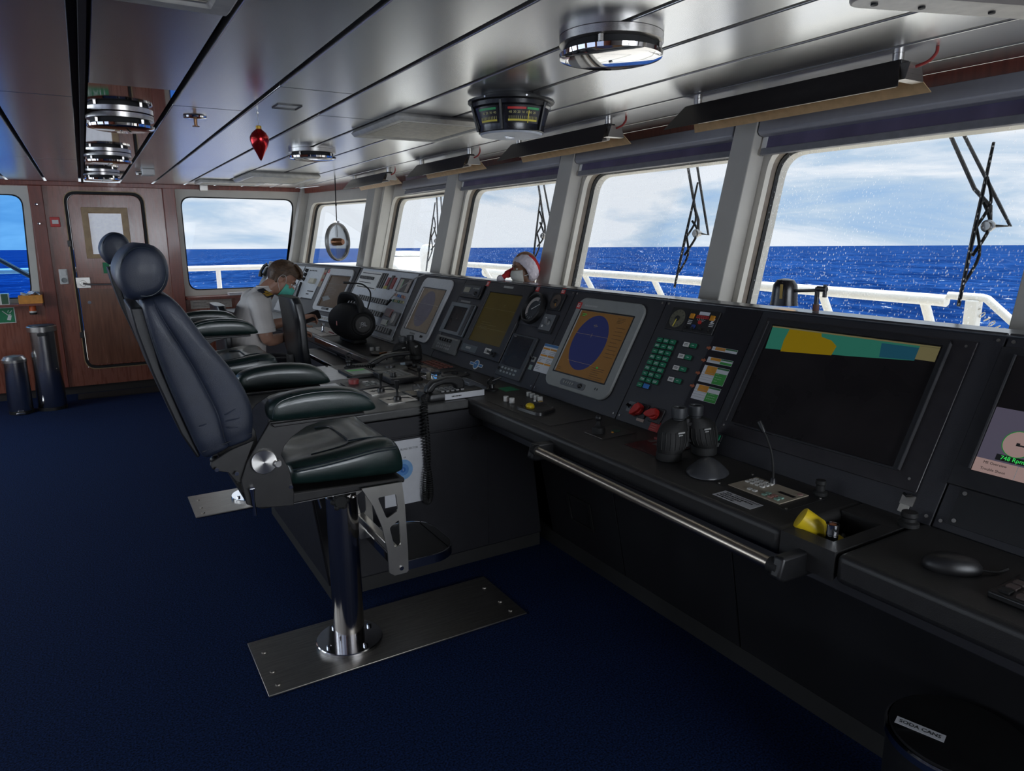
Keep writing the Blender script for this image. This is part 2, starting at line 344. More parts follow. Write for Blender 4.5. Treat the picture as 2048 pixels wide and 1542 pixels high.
for nm, hole, outer, g in (('window_1', right_win, [(.897, .97), (1.965, .97), (2.232, 2.12), (.897, 2.12)], clear_glass),
                           ('window_2', left_win, [(-2.1, .96), (-.43, .96), (-.397, 2.105), (-2.1, 2.105)], blue_glass)):
    hp = round_poly(hole, .11)
    f = struct(nm, MB(EW).plate2d([outer, hp], -.06, .004), cream_paint)
    mk('gasket', MB(EW).plate2d([round_poly(hole, .11), round_poly([(a+(.012 if i in (0, 3) else -.012), b+(.012 if i < 2 else -.012)) for i, (a, b) in enumerate(hole)], .105)], -.02, -.006), black_rubber, f)
    mk('pane', MB(EW).prism(hp, -.045, -.039), g, f)

# watertight door in the left wall
d = struct('door_1', MB(EW).prism(round_poly([(-.092, .283), (.567, .283), (.567, 2.038), (-.092, 2.038)], .10), -.055, -.004), wood, bev=.006)
mk('gasket', MB(EW).plate2d([round_poly([(-.118, .258), (.594, .258), (.594, 2.064), (-.118, 2.064)], .115), round_poly([(-.094, .281), (.569, .281), (.569, 2.040), (-.094, 2.040)], .10)], -.05, .006), black_rubber, d)
mk('edge_strip', MB(EW).plate2d([round_poly([(-.126, .25), (.602, .25), (.602, 2.072), (-.126, 2.072)], .12), round_poly([(-.118, .258), (.594, .258), (.594, 2.064), (-.118, 2.064)], .115)], -.002, .010), brass_wood, d)
mk('window_frame', MB(EW).plate2d([[(.018, 1.40), (.432, 1.40), (.432, 1.91), (.018, 1.91)], [(.076, 1.44), (.372, 1.44), (.372, 1.852), (.076, 1.852)]], -.003, .02), brass_wood, d, bev=.004)
struct('window_3', MB(EW).bx(.078, .370, 1.442, 1.85, -.002, .002), K('frosted_pane_glow', (.66, .67, .72), .35, emit=(.8, .85, .95), estr=.28), d)  # emission put into the pane stands in for daylight behind the door
mk('lower_panel', MB(EW).prism(round_poly([(-.088, .30), (.562, .30), (.562, 1.085), (-.088, 1.085)], .03), -.003, .004), K('lighter_mahogany_panel', (.16, .055, .025), .25, vscale=5, stretch=(9, 9, .8), coat=.5, col2=(.26, .095, .045)), d)
hb = MB(EW); hb.bx(-.105, .02, 1.10, 1.21, .002, .008); hb.cyl((-.045, 1.15, .005), (-.045, 1.15, .04), .03)
mk('handle_plate', hb, steel, d, bev=.003)
mk('handle', MB(EW).tube([(-.045, 1.15, .045), (.0, 1.138, .048), (.24, 1.13, .048)], .010), steel, d)
mk('lock', MB(EW).cyl((-.012, .952, .003), (-.012, .952, .014), .017), chrome, d)
for z in (1.55, .62): mk('hinge', MB(EW).bx(-.135, -.100, z-.03, z+.03, .004, .022), black_metal, d, bev=.003)
es = thing('exit_sign', 'green sign reading EXIT on the wooden door behind the headrests', 'sign', EW @ T(.27, 1.30, .006))
mk('plate', MB().bx(-.12, .12, -.055, .055, 0, .004), green_dark, es, world=False)
mk('lettering', MB().text('EXIT', .085, T(.02, 0, .0048)), white_ink, es, world=False)

# windows of the sloped front wall: two facets
SL = .24
def facet(p0, p1):                                                     # p0 far end, p1 near end of the ceiling line
    dx = V((p1[0]-p0[0], p1[1]-p0[1], 0)).normalized(); out = V((-dx.y, dx.x, 0))   # outwards (towards the bow)
    return frame((p0[0], p0[1], ZC), dx, out*SL+V((0, 0, 1))), (V(p1)-V(p0)).length
F1, L1 = facet((2.63, 6.35), (2.63, -4.0))
F2, L2 = facet((2.215, 8.5), (2.63, 6.35))
CS = math.sqrt(1+SL*SL)
def yz(z): return (z-ZC)*CS                                            # height to distance along the slope
holes1 = []; holes2 = []
def s1(Y): return 6.35-Y
def s2(Y): return (8.5-Y)*L2/2.15
wins = [('window_4', F1, s1(2.24), s1(1.06), 1, spray_glass), ('window_5', F1, s1(3.61), s1(2.37), 1, spray_glass), ('window_6', F1, s1(5.18), s1(3.76), 1, spray_glass),
        ('window_7', F1, s1(6.31), s1(5.37), 1, spray_glass), ('window_8', F2, s2(8.33), s2(6.94), 2, clear_glass),
        ('window_9', F1, s1(.93), s1(-.25), 1, clear_glass),]
wins[3] = ('window_7', F1, s1(6.78), s1(5.37), 1, spray_glass)
F1 = F1; hl1 = []; hl2 = []
for nm, F, a, b, wch, g in wins:
    a += .03; b -= .03
    hole = round_poly([(a, yz(.98)), (b, yz(.98)), (b, yz(2.005)), (a, yz(2.005))], .10)
    (hl1 if wch == 1 else hl2).append(hole)
    sm = lambda q: round_poly([(a+q, yz(.98)+q), (b-q, yz(.98)+q), (b-q, yz(2.005)-q), (a+q, yz(2.005)-q)], .10)
    f = struct(nm, MB(F).plate2d([sm(-.012), sm(.0)], -.150, -.122), K('bronze_window_trim', (.20, .16, .12), .45))
    mk('gasket', MB(F).plate2d([sm(-.012), sm(.004)], -.172, -.1505), black_rubber, f)
    mk('outer_frame', MB(F).plate2d([sm(-.02), sm(.006)], -.215, -.173), cream_paint, f)
    mk('pane', MB(F).prism(sm(.0), -.166, -.160), g, f)
w1 = MB(F1).plate2d([[(-.55, yz(.86)), (L1, yz(.86)), (L1, .02), (-.55, .02)]]+hl1, -.121, -.09)
struct('wall_front', w1, cream_paint)
w2 = MB(F2).plate2d([[(-.02, yz(.86)), (L2-.47, yz(.86)), (L2-.47, .02), (-.02, .02)]]+hl2, -.121, -.09)
struct('wall_front_corner', w2, cream_paint)
def ml(F, a, b): return MB(F).bx(a, b, yz(.86), .0, -.089, 0)
for i, (F, a, b) in enumerate([(F1, s1(2.365), s1(2.24)), (F1, s1(3.755), s1(3.61)), (F1, s1(5.37), s1(5.18)), (F2, s2(6.945), s2(6.81)), (F1, s1(1.06), s1(.93)), (F1, s1(-.25), s1(-.4)), (F1, s1(-1.6), s1(-1.75)), (F2, 0.02, .10)]):
    struct('trim_%d' % (10+i), ml(F, a, b), mullion_paint, bev=.004)
struct('trim_21', MB(F1).bx(s1(6.95), s1(6.757), yz(.86), .02, -.20, .005), cream_paint)
struct('wall_front_lower', MB().bx(2.44, 2.50, -4, 6.4, 0, .97).prism([(2.44, 6.4), (2.50, 6.4), (2.06, 8.56), (2.0, 8.56)], 0, .97), cream_paint)
struct('trim_20', MB().bx(2.655, 2.69, -4, 6.36, 2.095, ZC+.001).prism([(2.655, 6.35), (2.69, 6.35), (2.275, 8.5), (2.24, 8.5)], 2.095, ZC+.001), wood_dark)
# walls behind the camera, with their own windows
RW = frame((0, -4, 0), (1, 0, 0), (0, 0, 1))
h = [rrect(1.5, 1.0, .11, cx=x, cy=1.52) for x in (.65, 1.95)]
struct('wall_right', MB(RW).plate2d([[(-3.2, 0), (2.9, 0), (2.9, ZC), (-3.2, ZC)]]+h, -.05, 0), cream_paint)
BW = frame((-3.2, 0, 0), (0, 1, 0), (0, 0, 1))
h = [rrect(1.5, 1.0, .11, cx=y, cy=1.52) for y in (-.9, 1.0, 2.9, 4.8, 6.7)]
struct('wall_rear', MB(BW).plate2d([[(-4, 0), (8.6, 0), (8.6, ZC), (-4, ZC)]]+h, -.05, 0), wood)

# roller blinds over the front windows
for i, (F, a, b, drop, lab) in enumerate([(F1, s1(2.235), s1(1.065), .052, 'purple roller blind with grey rail over the largest window beside the black wiper'),
                               (F1, s1(3.605), s1(2.375), .042, 'purple roller blind over the window between the Santa hat and the black clip-on lamp'),
                               (F1, s1(5.175), s1(3.765), .042, 'purple roller blind over the window above the Santa hat'),
                               (F1, s1(6.345), s1(5.375), .006, 'grey rolled-up blind rail over the window with the white deck locker')]):
    y0 = yz(2.035)
    t = thing('roller_blind', lab, 'blind', F @ T(a, y0, -.05), 'roller blinds over the front windows'); ln = b-a
    mk('cassette', MB().prism([(.038, 0), (-.03, 0), (-.045, .012), (-.045, .075), (.038, .075)], 0.002, ln-.002, frame((0, 0, 0), (0, 0, -1), (0, 1, 0))), blind_grey, t, world=False, bev=.004)
    if drop > .01: mk('film', MB().bx(.03, ln-.03, -drop, 0, -.002, .002), blind_purple, t, world=False)
    mk('bottom_bar', MB().bx(.012, ln-.012, -drop-.030, -drop, -.008, .012), K('blind_bar_grey', (.20, .20, .22), .45), t, world=False, bev=.003)
    if drop > .01:
        for q in (.005, ln-.031): mk('end_bracket', MB().bx(q, q+.026, -drop, -.001, -.006, .004), white_plastic, t, world=False)

# things on the left wall
t = thing('alarm_call_box', 'small red box with a pale label beside the wooden door', 'alarm box', EW @ T(-.215, 1.762, 0))
mk('body', MB().bx(-.042, .042, -.048, .048, 0, .03), red, t, world=False, bev=.005); mk('label_plate', MB().bx(-.026, .028, -.018, .02, .0302, .0315), white_plastic, t, world=False)
t = thing('wall_socket', 'cream switch and socket unit left of the wooden door', 'socket', EW @ T(-.207, 1.223, .0))
mk('plate', MB().bx(-.037, .037, -.076, .076, 0, .016), white_plastic, t, world=False, bev=.005); mk('switch', MB().bx(-.026, .026, .012, .064, .0161, .022), white_plastic, t, world=False, bev=.004)
mk('outlet', MB().lathe([(.025, 0), (.025, .006), (.019, .006), (.018, .001), (0, .001)], T(0, -.036, .0162)), grey_bezel, t, world=False)
for z, lab in ((1.93, 'upper small metal stud on the dark wood post left of the red box'), (1.745, 'lower small metal stud on the dark wood post left of the red box')):
    solo('wall_stud', lab, 'stud', MB().lathe([(.012, 0), (.008, .006), (.008, .012), (.014, .018), (.012, .026), (0, .028)], EW @ T(-.35, z, .029)), chrome, at=(-.35, 8.47, z), group='metal studs on the wood post')
t = thing('notice_sheet', 'printed notice in a narrow frame under the far right-hand window', 'notice', EW @ T(1.16, .875, .002))
mk('sheet', MB().bx(-.215, .215, -.046, .046, 0, .003), K('faded_print', (.50, .42, .36), .6, vscale=40, col2=(.62, .56, .50)), t, world=False)
mk('print_lines', MB().bx(-.19, -.05, .018, .022, .0031, .0036).bx(-.19, .1, .005, .008, .0031, .0036).bx(-.19, .16, -.01, -.007, .0031, .0036).bx(-.19, .05, -.025, -.022, .0031, .0036), ink, t, world=False)
t = thing('radar_beacon_sign', 'green safety sign with a white beacon symbol on the wood panel', 'sign', EW @ T(-.735, .862, .001))
mk('border', MB().bx(-.078, .078, -.078, .078, 0, .003), white_ink, t, world=False); mk('field', MB().bx(-.070, .070, -.070, .070, .0031, .004), green_dark, t, world=False)
s = MB(); s.prism([(.005, -.045), (.035, -.052), (.048, -.005), (.022, .002)], .0041, .005); s.tube([(.02, .0, .0045), (-.01, .03, .0045), (-.025, .045, .0045)], .004); s.tube([(.02, .028, .0045), (.028, .05, .0045)], .003); s.tube([(.035, .02, .0045), (.055, .045, .0045)], .004); s.tube([(.02, .003, .0045), (.045, .008, .0045)], .003)
mk('symbol', s, white_ink, t, world=False)
t = thing('torch', 'orange hand torch hanging in a clip under the left window', 'torch', EW @ T(-.505, .965, .03))
mk('bracket', MB().bx(-.02, .02, -.03, .03, -.03, -.018), black_plastic, t, world=False)
mk('barrel', MB().lathe([(.0, .128), (.012, .126), (.018, .112), (.019, .07), (.022, .03), (.027, -.02), (.03, -.07), (.03, -.085)], RX(-pi/2)), orange, t, world=False)
mk('lens_ring', MB().lathe([(.031, -.104), (.032, -.086), (.0, -.085)], RX(-pi/2)), black_rubber, t, world=False); mk('collar', MB().lathe([(.031, -.086), (.0315, -.076), (.03, -.0705)], RX(-pi/2)), white_plastic, t, world=False)
struct('sill_1', MB(EW).bx(-2.1, -.41, .955, .975, .004, .16), wood_dark)
t = thing('tissue_box', 'white and green carton on the sill of the blue-tinted window', 'box', T(-.74, 8.42, .975))
mk('carton', MB().bx(-.14, .06, -.045, .045, 0, .105), white_plastic, t, world=False); mk('green_band', MB().bx(.0, .055, -.0455, .0455, .004, .104), K('dark_green_card', (.05, .12, .07), .6), t, world=False)
mk('print', MB().bx(-.10, -.05, -.0462, -.0452, .02, .05), K('pale_green_ink', (.35, .55, .35), .6), t, world=False)
t = thing('open_orange_box', 'open orange carton with crumpled white paper on the window sill', 'box', T(-.505, 8.42, .975))
mk('carton', MB().ring(rrect(.20, .10, .004, 1), rrect(.19, .09, .003, 1), 0, .08).bx(-.098, .098, -.048, .048, .001, .006), orange_box, t, world=False)
cr_ = MB(); cr_.grid(lambda u, v: (-.08+.16*u+.004*random.random(), -.04+.08*v, .085+.035*sin(u*9+v*5)*sin(v*3.1)*.6+.025*random.random()), 9, 6)
mk('crumpled_paper', cr_, paper, t, world=False, ang=10)
for nm, lab, x, y, r, hgt, split in (('pedal_bin', 'shorter steel pedal bin with domed pale lid by the wall', -.67, 7.85, .098, .535, .46), ('tall_waste_bin', 'taller steel bin with a dark flat lid beside the door post', -.425, 7.90, .120, .80, .40)):
    t = thing(nm, lab, 'bin', T(x, y, 0))
    mk('body', MB().lathe([(r*.98, .03), (r, .035), (r, split-.003), (r*.985, split-.002), (r*.985, split+.002), (r, split+.003), (r, hgt-.05), (0, hgt-.05)], n=40), K('bin_steel', (.62, .60, .58), .20, 1.0, var=.03, rvar=.02), t, world=False)
    mk('base', MB().lathe([(r*1.01, 0), (r*1.01, .029), (0, .029)], n=32), black_plastic, t, world=False)
    if nm == 'pedal_bin': mk('lid', MB().lathe([(r*1.02, hgt-.049), (r*1.02, hgt-.025), (r*.8, hgt+.005), (0, hgt+.018)], n=40), steel, t, world=False); mk('pedal', MB().bx(-.035, .035, -r-.03, -r+.01, .012, .024), chrome, t, world=False, bev=.004)
    else:
        mk('lid', MB().lathe([(r*1.01, hgt-.049), (r*1.01, hgt-.004), (r*.98, hgt), (0, hgt)], n=40), steel, t, world=False); mk('lid_insert', MB().lathe([(r*.88, hgt+.0005), (r*.86, hgt+.008), (0, hgt+.010)], n=32), black_plastic, t, world=False)
        mk('grip', MB().bx(-.035, .035, -r-.012, -r+.02, hgt-.085, hgt-.055), black_plastic, t, world=False, bev=.004)
solo('door_mat', 'dark ribbed mat on the carpet before the wooden door', 'mat', MB().bx(-.22, .62, 8.17, 8.45, .0005, .012), K('brown_black_mat', (.02, .016, .016), .95, vscale=90, stretch=(1, 0.02, 1), bump=1, bscale=60), at=(.2, 8.3, 0))
t = thing('closed_book', 'flat pale book lying on the ledge by the far window', 'book', T(1.45, 8.38, .972))
struct('sill_2', MB(EW).prism([(.9, .945), (1.95, .945), (1.955, .971), (.9, .971)], .031, .22), wood_dark)
mk('pages', MB().bx(-.12, .12, -.075, .07, .004, .024), paper, t, world=False); mk('cover', MB().bx(-.125, .125, -.08, .075, 0, .0035).bx(-.125, .125, -.08, .075, .0245, .028), K('grey_book_cover', (.4, .36, .36), .6), t, world=False)

# ------------------------------------------------------------------ the bridge console
VD = V((.275, 0, .49)).normalized(); PL = math.sqrt(.275**2+.49**2)
def PM(Y, v=0.0): return frame(V((1.835, Y, .845))+VD*v, (0, -1, 0), VD)       # panel: x to the viewer's right, y up the slope, z out
KD = V((1.79-2.11, 8.27-6.15, 0)).normalized(); KN = V((-KD.y, KD.x, 0)); KN = KN if KN.x < 0 else -KN
KB = V((2.11, 6.15, .845))+KN*.275; KV = (V((2.11, 6.15, 1.335))-KB).normalized()
def PA(s, v=0.0): return frame(KB+KD*s+KV*v, -KD, KV)                           # the far, turned-in part of the panel
def xz(mb, poly, y0, y1): return mb.prism(poly, -y1, -y0, frame((0, 0, 0), (1, 0, 0), (0, 0, 1)))
def kz(mb, poly, s0, s1_):                                                      # same profile along the turned part; poly x measured like X
    F = frame(V((2.11, 6.15, 0)), -KN, (0, 0, 1)); z = V((F[0][2], F[1][2], F[2][2])); sg = 1 if z.dot(KD) > 0 else -1
    return mb.prism([(a-2.11, b) for a, b in poly], sg*s0, sg*s1_, F)
con = thing('bridge_console', 'long black sloping instrument console under the front windows', 'console', T(1.8, 3, 0))
secs = [(-.9, .915), (.919, 2.222), (2.226, 2.875), (2.879, 4.075), (4.079, 6.12)]
for a, b in secs:
    mk('instrument_panel', MB(PM(b)).bx(0, b-a, .0, PL+.004, -.02, 0), console_paint, con, bev=.003)
far_paint = K('far_console_paint', (.045, .046, .052), .45, var=.08)
mk('instrument_panel', MB(PA(0)).bx(-2.18, -.004, 0, PL+.004, -.02, 0), far_paint, con, bev=.003)
top = MB(); xz(top, [(2.098, 1.333), (2.25, 1.333), (2.25, 1.315), (2.125, 1.30)], -.9, 6.15); kz(top, [(2.098, 1.333), (2.25, 1.333), (2.25, 1.315), (2.125, 1.30)], 0.012, 2.18)
mk('top_ledge', top, K('ledge_satin', (.05, .055, .065), .22, spec=.7), con, bev=.006)
wt = MB(); prof = [(1.48, .845), (1.85, .845), (1.85, .80), (1.56, .768), (1.478, .768)]
def wtop(y0, y1):
    mb = MB(); xz(mb, prof, y0, y1); return mk('worktop', mb, worktop_black, con, bev=.022, seg=4)
mb = MB(); hole_c = (1.532, 1.735, .992, 1.105)
xz(mb, prof, 1.107, 6.13); mk('worktop', mb, worktop_black, con, bev=.018, seg=4)
mb = MB(); xz(mb, prof, -.9, .947); mk('worktop', mb, worktop_black, con, bev=.018, seg=4)
mb = MB(); xz(mb, [(1.48, .845), (1.532, .845), (1.532, .80), (1.478, .768)], .950, 1.1065); xz(mb, [(1.735, .845), (1.85, .845), (1.85, .80), (1.735, .79)], .950, 1.1065); mb.bx(1.5325, 1.7345, .950, .990, .79, .8449)
mk('worktop', mb, worktop_black, con)
tr = MB().bx(1.533, 1.734, .9905, 1.1065, .755, .760); tr.bx(1.528, 1.5318, .991, 1.106, .755, .843)
mk('recess_tray', tr, black_plastic, con)
mb = MB(); kz(mb, [(1.50, .845), (1.85, .845), (1.85, .80), (1.56, .768), (1.498, .768)], .0, 2.1); mk('worktop', mb, worktop_black, con, bev=.014, seg=3)
fr = [(1.82, .766), (1.90, .766), (2.03, .05), (1.965, .05)]
for a, b in ((-.9, 1.6), (1.604, 2.27), (2.274, 2.86), (4.12, 6.13)):
    mb = MB(); xz(mb, fr, a, b); mk('front_panel', mb, K('lower_panel_black', (.011, .011, .013), .55, var=.15, vscale=5), con, bev=.004)
fas = MB(); xz(fas, [(1.545, .767), (1.80, .767), (1.80, .70), (1.545, .712)], 2.30, 2.86); mk('fascia', fas, K('grey_blue_fascia', (.06, .062, .075), .5), con, bev=.003)
fas = MB(); xz(fas, [(1.57, .767), (1.80, .767), (1.80, .69), (1.57, .70)], -.9, 2.29); mk('fascia', fas, console_paint, con, bev=.003)
pl = MB(); xz(pl, [(1.958, 0), (2.03, 0), (2.03, .075), (1.958, .075)], -.9, 6.1); mk('plinth', pl, K('plinth_black', (.02, .02, .02), .6), con)
bk = MB(); xz(bk, [(2.245, 1.314), (2.25, 1.314), (2.085, .93), (2.06, 0), (2.05, 0), (2.08, .93)], -.9, 6.1); mk('back_panel', bk, console_paint, con)
mk('side_panel', MB().prism([(1.86, .84), (1.84, .05), (2.05, 0), (2.08, .93), (2.24, 1.31), (2.12, 1.30)], 0, .02, frame((0, -.88, 0), (1, 0, 0), (0, 0, 1))), console_paint, con)
kb = MB(); kz(kb, [(1.80, .767), (1.83, .767), (1.98, 0), (1.95, 0)], .02, 2.1); kz(kb, [(1.85, .767), (2.2, 1.31), (2.21, 1.31), (2.05, .767)], .02, 2.1); kz(kb, [(1.86, .84), (2.12, 1.31), (2.2, 1.31), (2.05, .0), (1.95, 0)], 2.165, 2.178)
mk('far_body', kb, far_paint, con)
vp = MB(); F = frame((1.8745, 2.654, .49), (0, -1, 0), V((-.1, 0, .49))); vp.ring(rrect(.19, .155, .008, 2, .095, -.20), rrect(.16, .125, .006, 2, .095, -.20), .001, .006, F)
mk('vent_frame', vp, black_rubber, con)
for Y in (2.245, 2.205, 2.895, 2.86, .935, .898):
    for v in (.022, .54): mk('screw', MB(PM(Y, v)).cyl((0, 0, 0), (0, 0, .003), .005, n=10), dark_steel, con)
# handrail
t = thing('handrail', 'long brushed steel grab rail in front of the console', 'handrail', T(1.40, 1.6, .79))
mk('rail', MB().cyl((1.40, 2.16, .797), (1.40, 1.055, .785), .0165), K('satin_rail', (.46, .40, .33), .30, 1.0, var=.02, rvar=0), t)
for y, yy in ((2.175, 1), (1.04, -1)):
    b = MB(); b.prism([(1.375, .765), (1.39, .82), (1.56, .815), (1.56, .745), (1.40, .752)], -y-.016, -y+.016, frame((0, 0, 0), (1, 0, 0), (0, 0, 1))); mk('bracket', b, black_plastic, t, bev=.008, seg=3)
    mk('end_socket', MB().cyl((1.40, y-yy*.03, .797 if yy > 0 else .785), (1.40, y, .797 if yy > 0 else .785), .021), black_rubber, t)

# ---- helpers for devices set in the panel
def plate(mb, w_, h_, r, z0, z1, cx=0, cy=0): return mb.prism(rrect(w_, h_, r, 5, cx, cy) if r else [(cx-w_/2, cy-h_/2), (cx+w_/2, cy-h_/2), (cx+w_/2, cy+h_/2), (cx-w_/2, cy+h_/2)], z0, z1)
def P(name, fn, m, t, **k):
    mb = MB(); fn(mb); return mk(name, mb, m, t, world=False, **k)
def dashes(mb, x, y, rows, wmax, dy, hgt=.0022, z=.0, seed=1, cols=1, dx=.03):
    rnd = random.Random(seed)
    for c in range(cols):
        for r in range(rows):
            xx = x+c*dx; e_ = x+c*dx+wmax*rnd.uniform(.35, 1)
            while xx < e_: ln = rnd.uniform(.003, .010); mb.bx(xx, min(xx+ln, e_), y-r*dy, y-r*dy+hgt, z, z+.0002); xx += ln+.0022
def knob(t, x, y, z, r=.008, h=.012, m=black_plastic, name='knob'): return P(name, lambda b: b.lathe([(r*1.25, z), (r*1.25, z+h*.25), (r, z+h*.3), (r*.9, z+h), (0, z+h)], T(x, y, 0), 16), m, t)
def red_emblem(Y, v, lab, M=None):
    t = thing('emblem_plate', lab, 'emblem', (M or PM(Y, v)) @ T(0, 0, .0), 'small red emblem plates')
    P('plate', lambda b: b.bx(-.016, .016, -.017, .017, .0, .0022), red, t)
    def g(b):
        for q in (-.008, 0, .008): b.bx(-.010, .010, q-.0016, q+.0016, .0022, .0028)
        b.bx(-.0105, -.0075, -.0095, .0095, .0022, .0028)
    P('mark', g, white_ink, t)

# radar display with amber screen (near one)
t = thing('radar_display', 'large grey-framed radar display with blue oval on amber screen', 'radar display', PM(2.556, .288))
def radar(t, W, H, sx, sy, scr, circ_m, dash_m, off, bz, cx=0, cyv=0, rx=.125, ry=.145, blob=True):
    P('bezel', lambda b: b.ring(rrect(W, H, .055, 8), rrect(sx, sy, .003, 8, cx, cyv), 0, .014), bz, t, bev=.004)
    P('screen', lambda b: plate(b, sx+.004, sy+.004, 0, .001, .006, cx, cyv), scr, t)
    P('screen_rim', lambda b: b.ring(rrect(sx+.010, sy+.010, .004, 3, cx, cyv), rrect(sx-.002, sy-.002, .002, 3, cx, cyv), .0135, .0155), black_plastic, t)
radar(t, .488, .465, .392, .325, brown_screen, 0, 0, 0, grey_bezel, -.004, .004)
P('radar_plot', lambda b: b.prism(circ(.123, 48, -.046, .012, .140), .0061, .0066), radar_blue, t)
def dd(b):
    dashes(b, .085, .150, 4, .10, .007, seed=3, z=.0062); dashes(b, .10, .105, 9, .08, .018, seed=5, z=.0062); dashes(b, -.19, .155, 3, .05, .009, seed=4, z=.0062); dashes(b, .06, -.10, 6, .10, .010, seed=6, z=.0062); dashes(b, -.19, -.135, 2, .05, .009, seed=7, z=.0062)
P('screen_text', dd, K('screen_text_brown', (.05, .025, .01), .5), t)
P('screen_marks', lambda b: b.bx(.085, .095, -.098, -.09, .0062, .0068).bx(-.18, -.15, .148, .151, .0062, .0068).bx(-.18, -.16, .140, .143, .0062, .0068), radar_green, t)
P('echo_trace', lambda b: b.tube([(-.06, .10, .0068), (-.045, .104, .0068), (-.03, .098, .0068), (-.052, .093, .0068)], .0012).bx(-.166, .073, .050, .0512, .0066, .0069).bx(-.14, .045, -.0905, -.0893, .0066, .0069).bx(-.047, -.0455, .04, .06, .0066, .0069), K('echo_amber', (.5, .35, .15), .5), t)
P('maker_print', lambda b: dashes(b, -.185, .186, 1, .115, .01, .009, .0142, 77), K('pale_lettering', (.46, .46, .45), .5), t)
P('control_strip', lambda b: plate(b, .188, .032, .014, .0142, .017, -.015, -.200), K('control_strip_grey', (.13, .14, .15), .45), t)
for i in range(5): P('key', lambda b: plate(b, .011, .011, .003, .0171, .020, -.078+.0165*i, -.199), grey_bezel, t)
knob(t, .045, -.200, .017, .010, .010)
P('small_symbols', lambda b: b.bx(.145, .150, -.195, -.185, .0142, .0146).bx(.160, .166, -.196, -.186, .0142, .0146), ink, t)
red_emblem(2.782, .474, 'small red plate on the top left corner of the radar frame with blue oval', PM(2.782, .474) @ T(0, 0, .014))

# second radar (pale blank oval) and third
t = thing('radar_display', 'pale-framed radar display with dim grey oval behind the dark binoculars', 'radar display', PM(4.447, .302))
radar(t, .472, .462, .370, .318, pale_brown, 0, 0, 0, K('pale_bezel', (.70, .71, .73), .5, var=.04), 0, -.008)
P('radar_plot', lambda b: b.prism(circ(.118, 44, -.03, .0, .135), .0061, .0066), mauve, t)
P('glare_line', lambda b: b.bx(-.184, .184, .034, .0355, .0066, .0069).bx(-.184, .184, -.092, -.0905, .0066, .0069).bx(-.184, .184, -.06, -.0585, .0066, .0069), K('screen_line', (.45, .42, .4), .5), t)
P('control_strip', lambda b: plate(b, .085, .012, .003, .0142, .016, -.02, -.192), K('strip_grey', (.3, .3, .31), .4), t)
P('small_symbols', lambda b: b.bx(.11, .15, -.205, -.188, .0142, .0146).bx(.155, .162, -.2, -.19, .0142, .0146), ink, t)
t = thing('radar_display', 'pale-framed radar display with dim brown screen behind the round loudspeaker', 'radar display', PA(.320, .312))
radar(t, .525, .43, .412, .315, dim_brown, 0, 0, 0, K('pale_bezel', (.5, .51, .53), .5), .035, -.014)
P('chart_lines', lambda b: (dashes(b, -.13, .02, 8, .2, .016, .0015, .0062, 11), b.bx(-.16, .23, .06, .0615, .0062, .0065), b.prism([(-.16, -.08), (-.05, -.06), (.02, -.09), (-.1, -.12)], .0062, .0064)), K('pale_trace', (.25, .27, .28), .5), t)
P('control_strip', lambda b: plate(b, .15, .022, .008, .0142, .016, .02, -.192), K('control_strip_grey', (.13, .14, .15), .5), t)
knob(t, .07, -.192, .0142, .009, .009)
red_emblem(0, 0, 'tiny red plate above the dim brown radar screen at the far console', PA(.555, .492) @ T(0, 0, .014))
t = thing('key_strip', 'row of pale square keys below the dim brown far radar', 'keypad', PA(.31, .031))
P('base', lambda b: plate(b, .40, .042, .003, 0, .006), white_plate, t)
for i in range(7): P('key', lambda b: plate(b, .045, .028, .003, .0061, .010, -.165+.055*i, 0), K('key_offwhite', (.45, .44, .42), .5), t)

# section D, left of the near radar
t = thing('panel_radio', 'small dark radio unit with lit window above the grey hooded monitor', 'radio', PM(3.918, .475))
P('body', lambda b: plate(b, .262, .094, .004, 0, .016), dark_bezel, t, bev=.003); P('face', lambda b: plate(b, .215, .068, .003, .0161, .019), slate_bezel, t)
P('display', lambda b: plate(b, .075, .034, .002, .0191, .020, -.055, .002), K('radio_lcd', (.35, .33, .26), .4), t)
for i in range(4): P('key', lambda b: plate(b, .014, .010, .002, .0191, .022, .03+.02*i, .016), grey_bezel, t)
knob(t, .075, -.016, .019, .011, .012); P('slot', lambda b: b.bx(-.09, .04, -.030, -.026, .0191, .0196), ink, t)
t = thing('hooded_monitor', 'small grey-framed dark monitor left of the olive screen', 'monitor', PM(3.935, .278))
P('bezel', lambda b: b.ring(rrect(.325, .212, .008, 4), rrect(.205, .165, .006, 4, -.022, -.002), 0, .020), K('mid_grey_bezel', (.16, .18, .20), .42), t, bev=.004)
P('screen', lambda b: plate(b, .21, .17, 0, .002, .010, -.022, -.002), screen_off, t); P('side_strip', lambda b: b.bx(.118, .155, -.10, .10, .0201, .024), dark_bezel, t)
P('name_strip', lambda b: plate(b, .13, .012, .001, .0005, .002, -.02, .125), K('engraved_strip', (.22, .22, .21), .5), t)
t = thing('keypad_unit', 'dark keypad with two rows of keys under the small grey monitor', 'keypad', PM(3.934, .102))
P('body', lambda b: plate(b, .325, .104, .006, 0, .016), K('keypad_grey', (.12, .125, .125), .5), t, bev=.003)
for i in range(5): knob(t, -.085+.034*i, .026, .016, .010, .014)
for r in range(2):
    for i in range(7): P('key', lambda b: plate(b, .020, .013, .002, .0161, .019, -.095+.027*i, -.006-.020*r), K('key_mid_grey', (.26, .27, .27), .5), t)
P('caption', lambda b: plate(b, .27, .010, .001, .0161, .0168, 0, .044), K('engraved_strip', (.22, .22, .21), .5), t)
t = thing('chart_monitor', 'large black monitor with olive green screen beside the Santa hat', 'monitor', PM(3.497, .316))
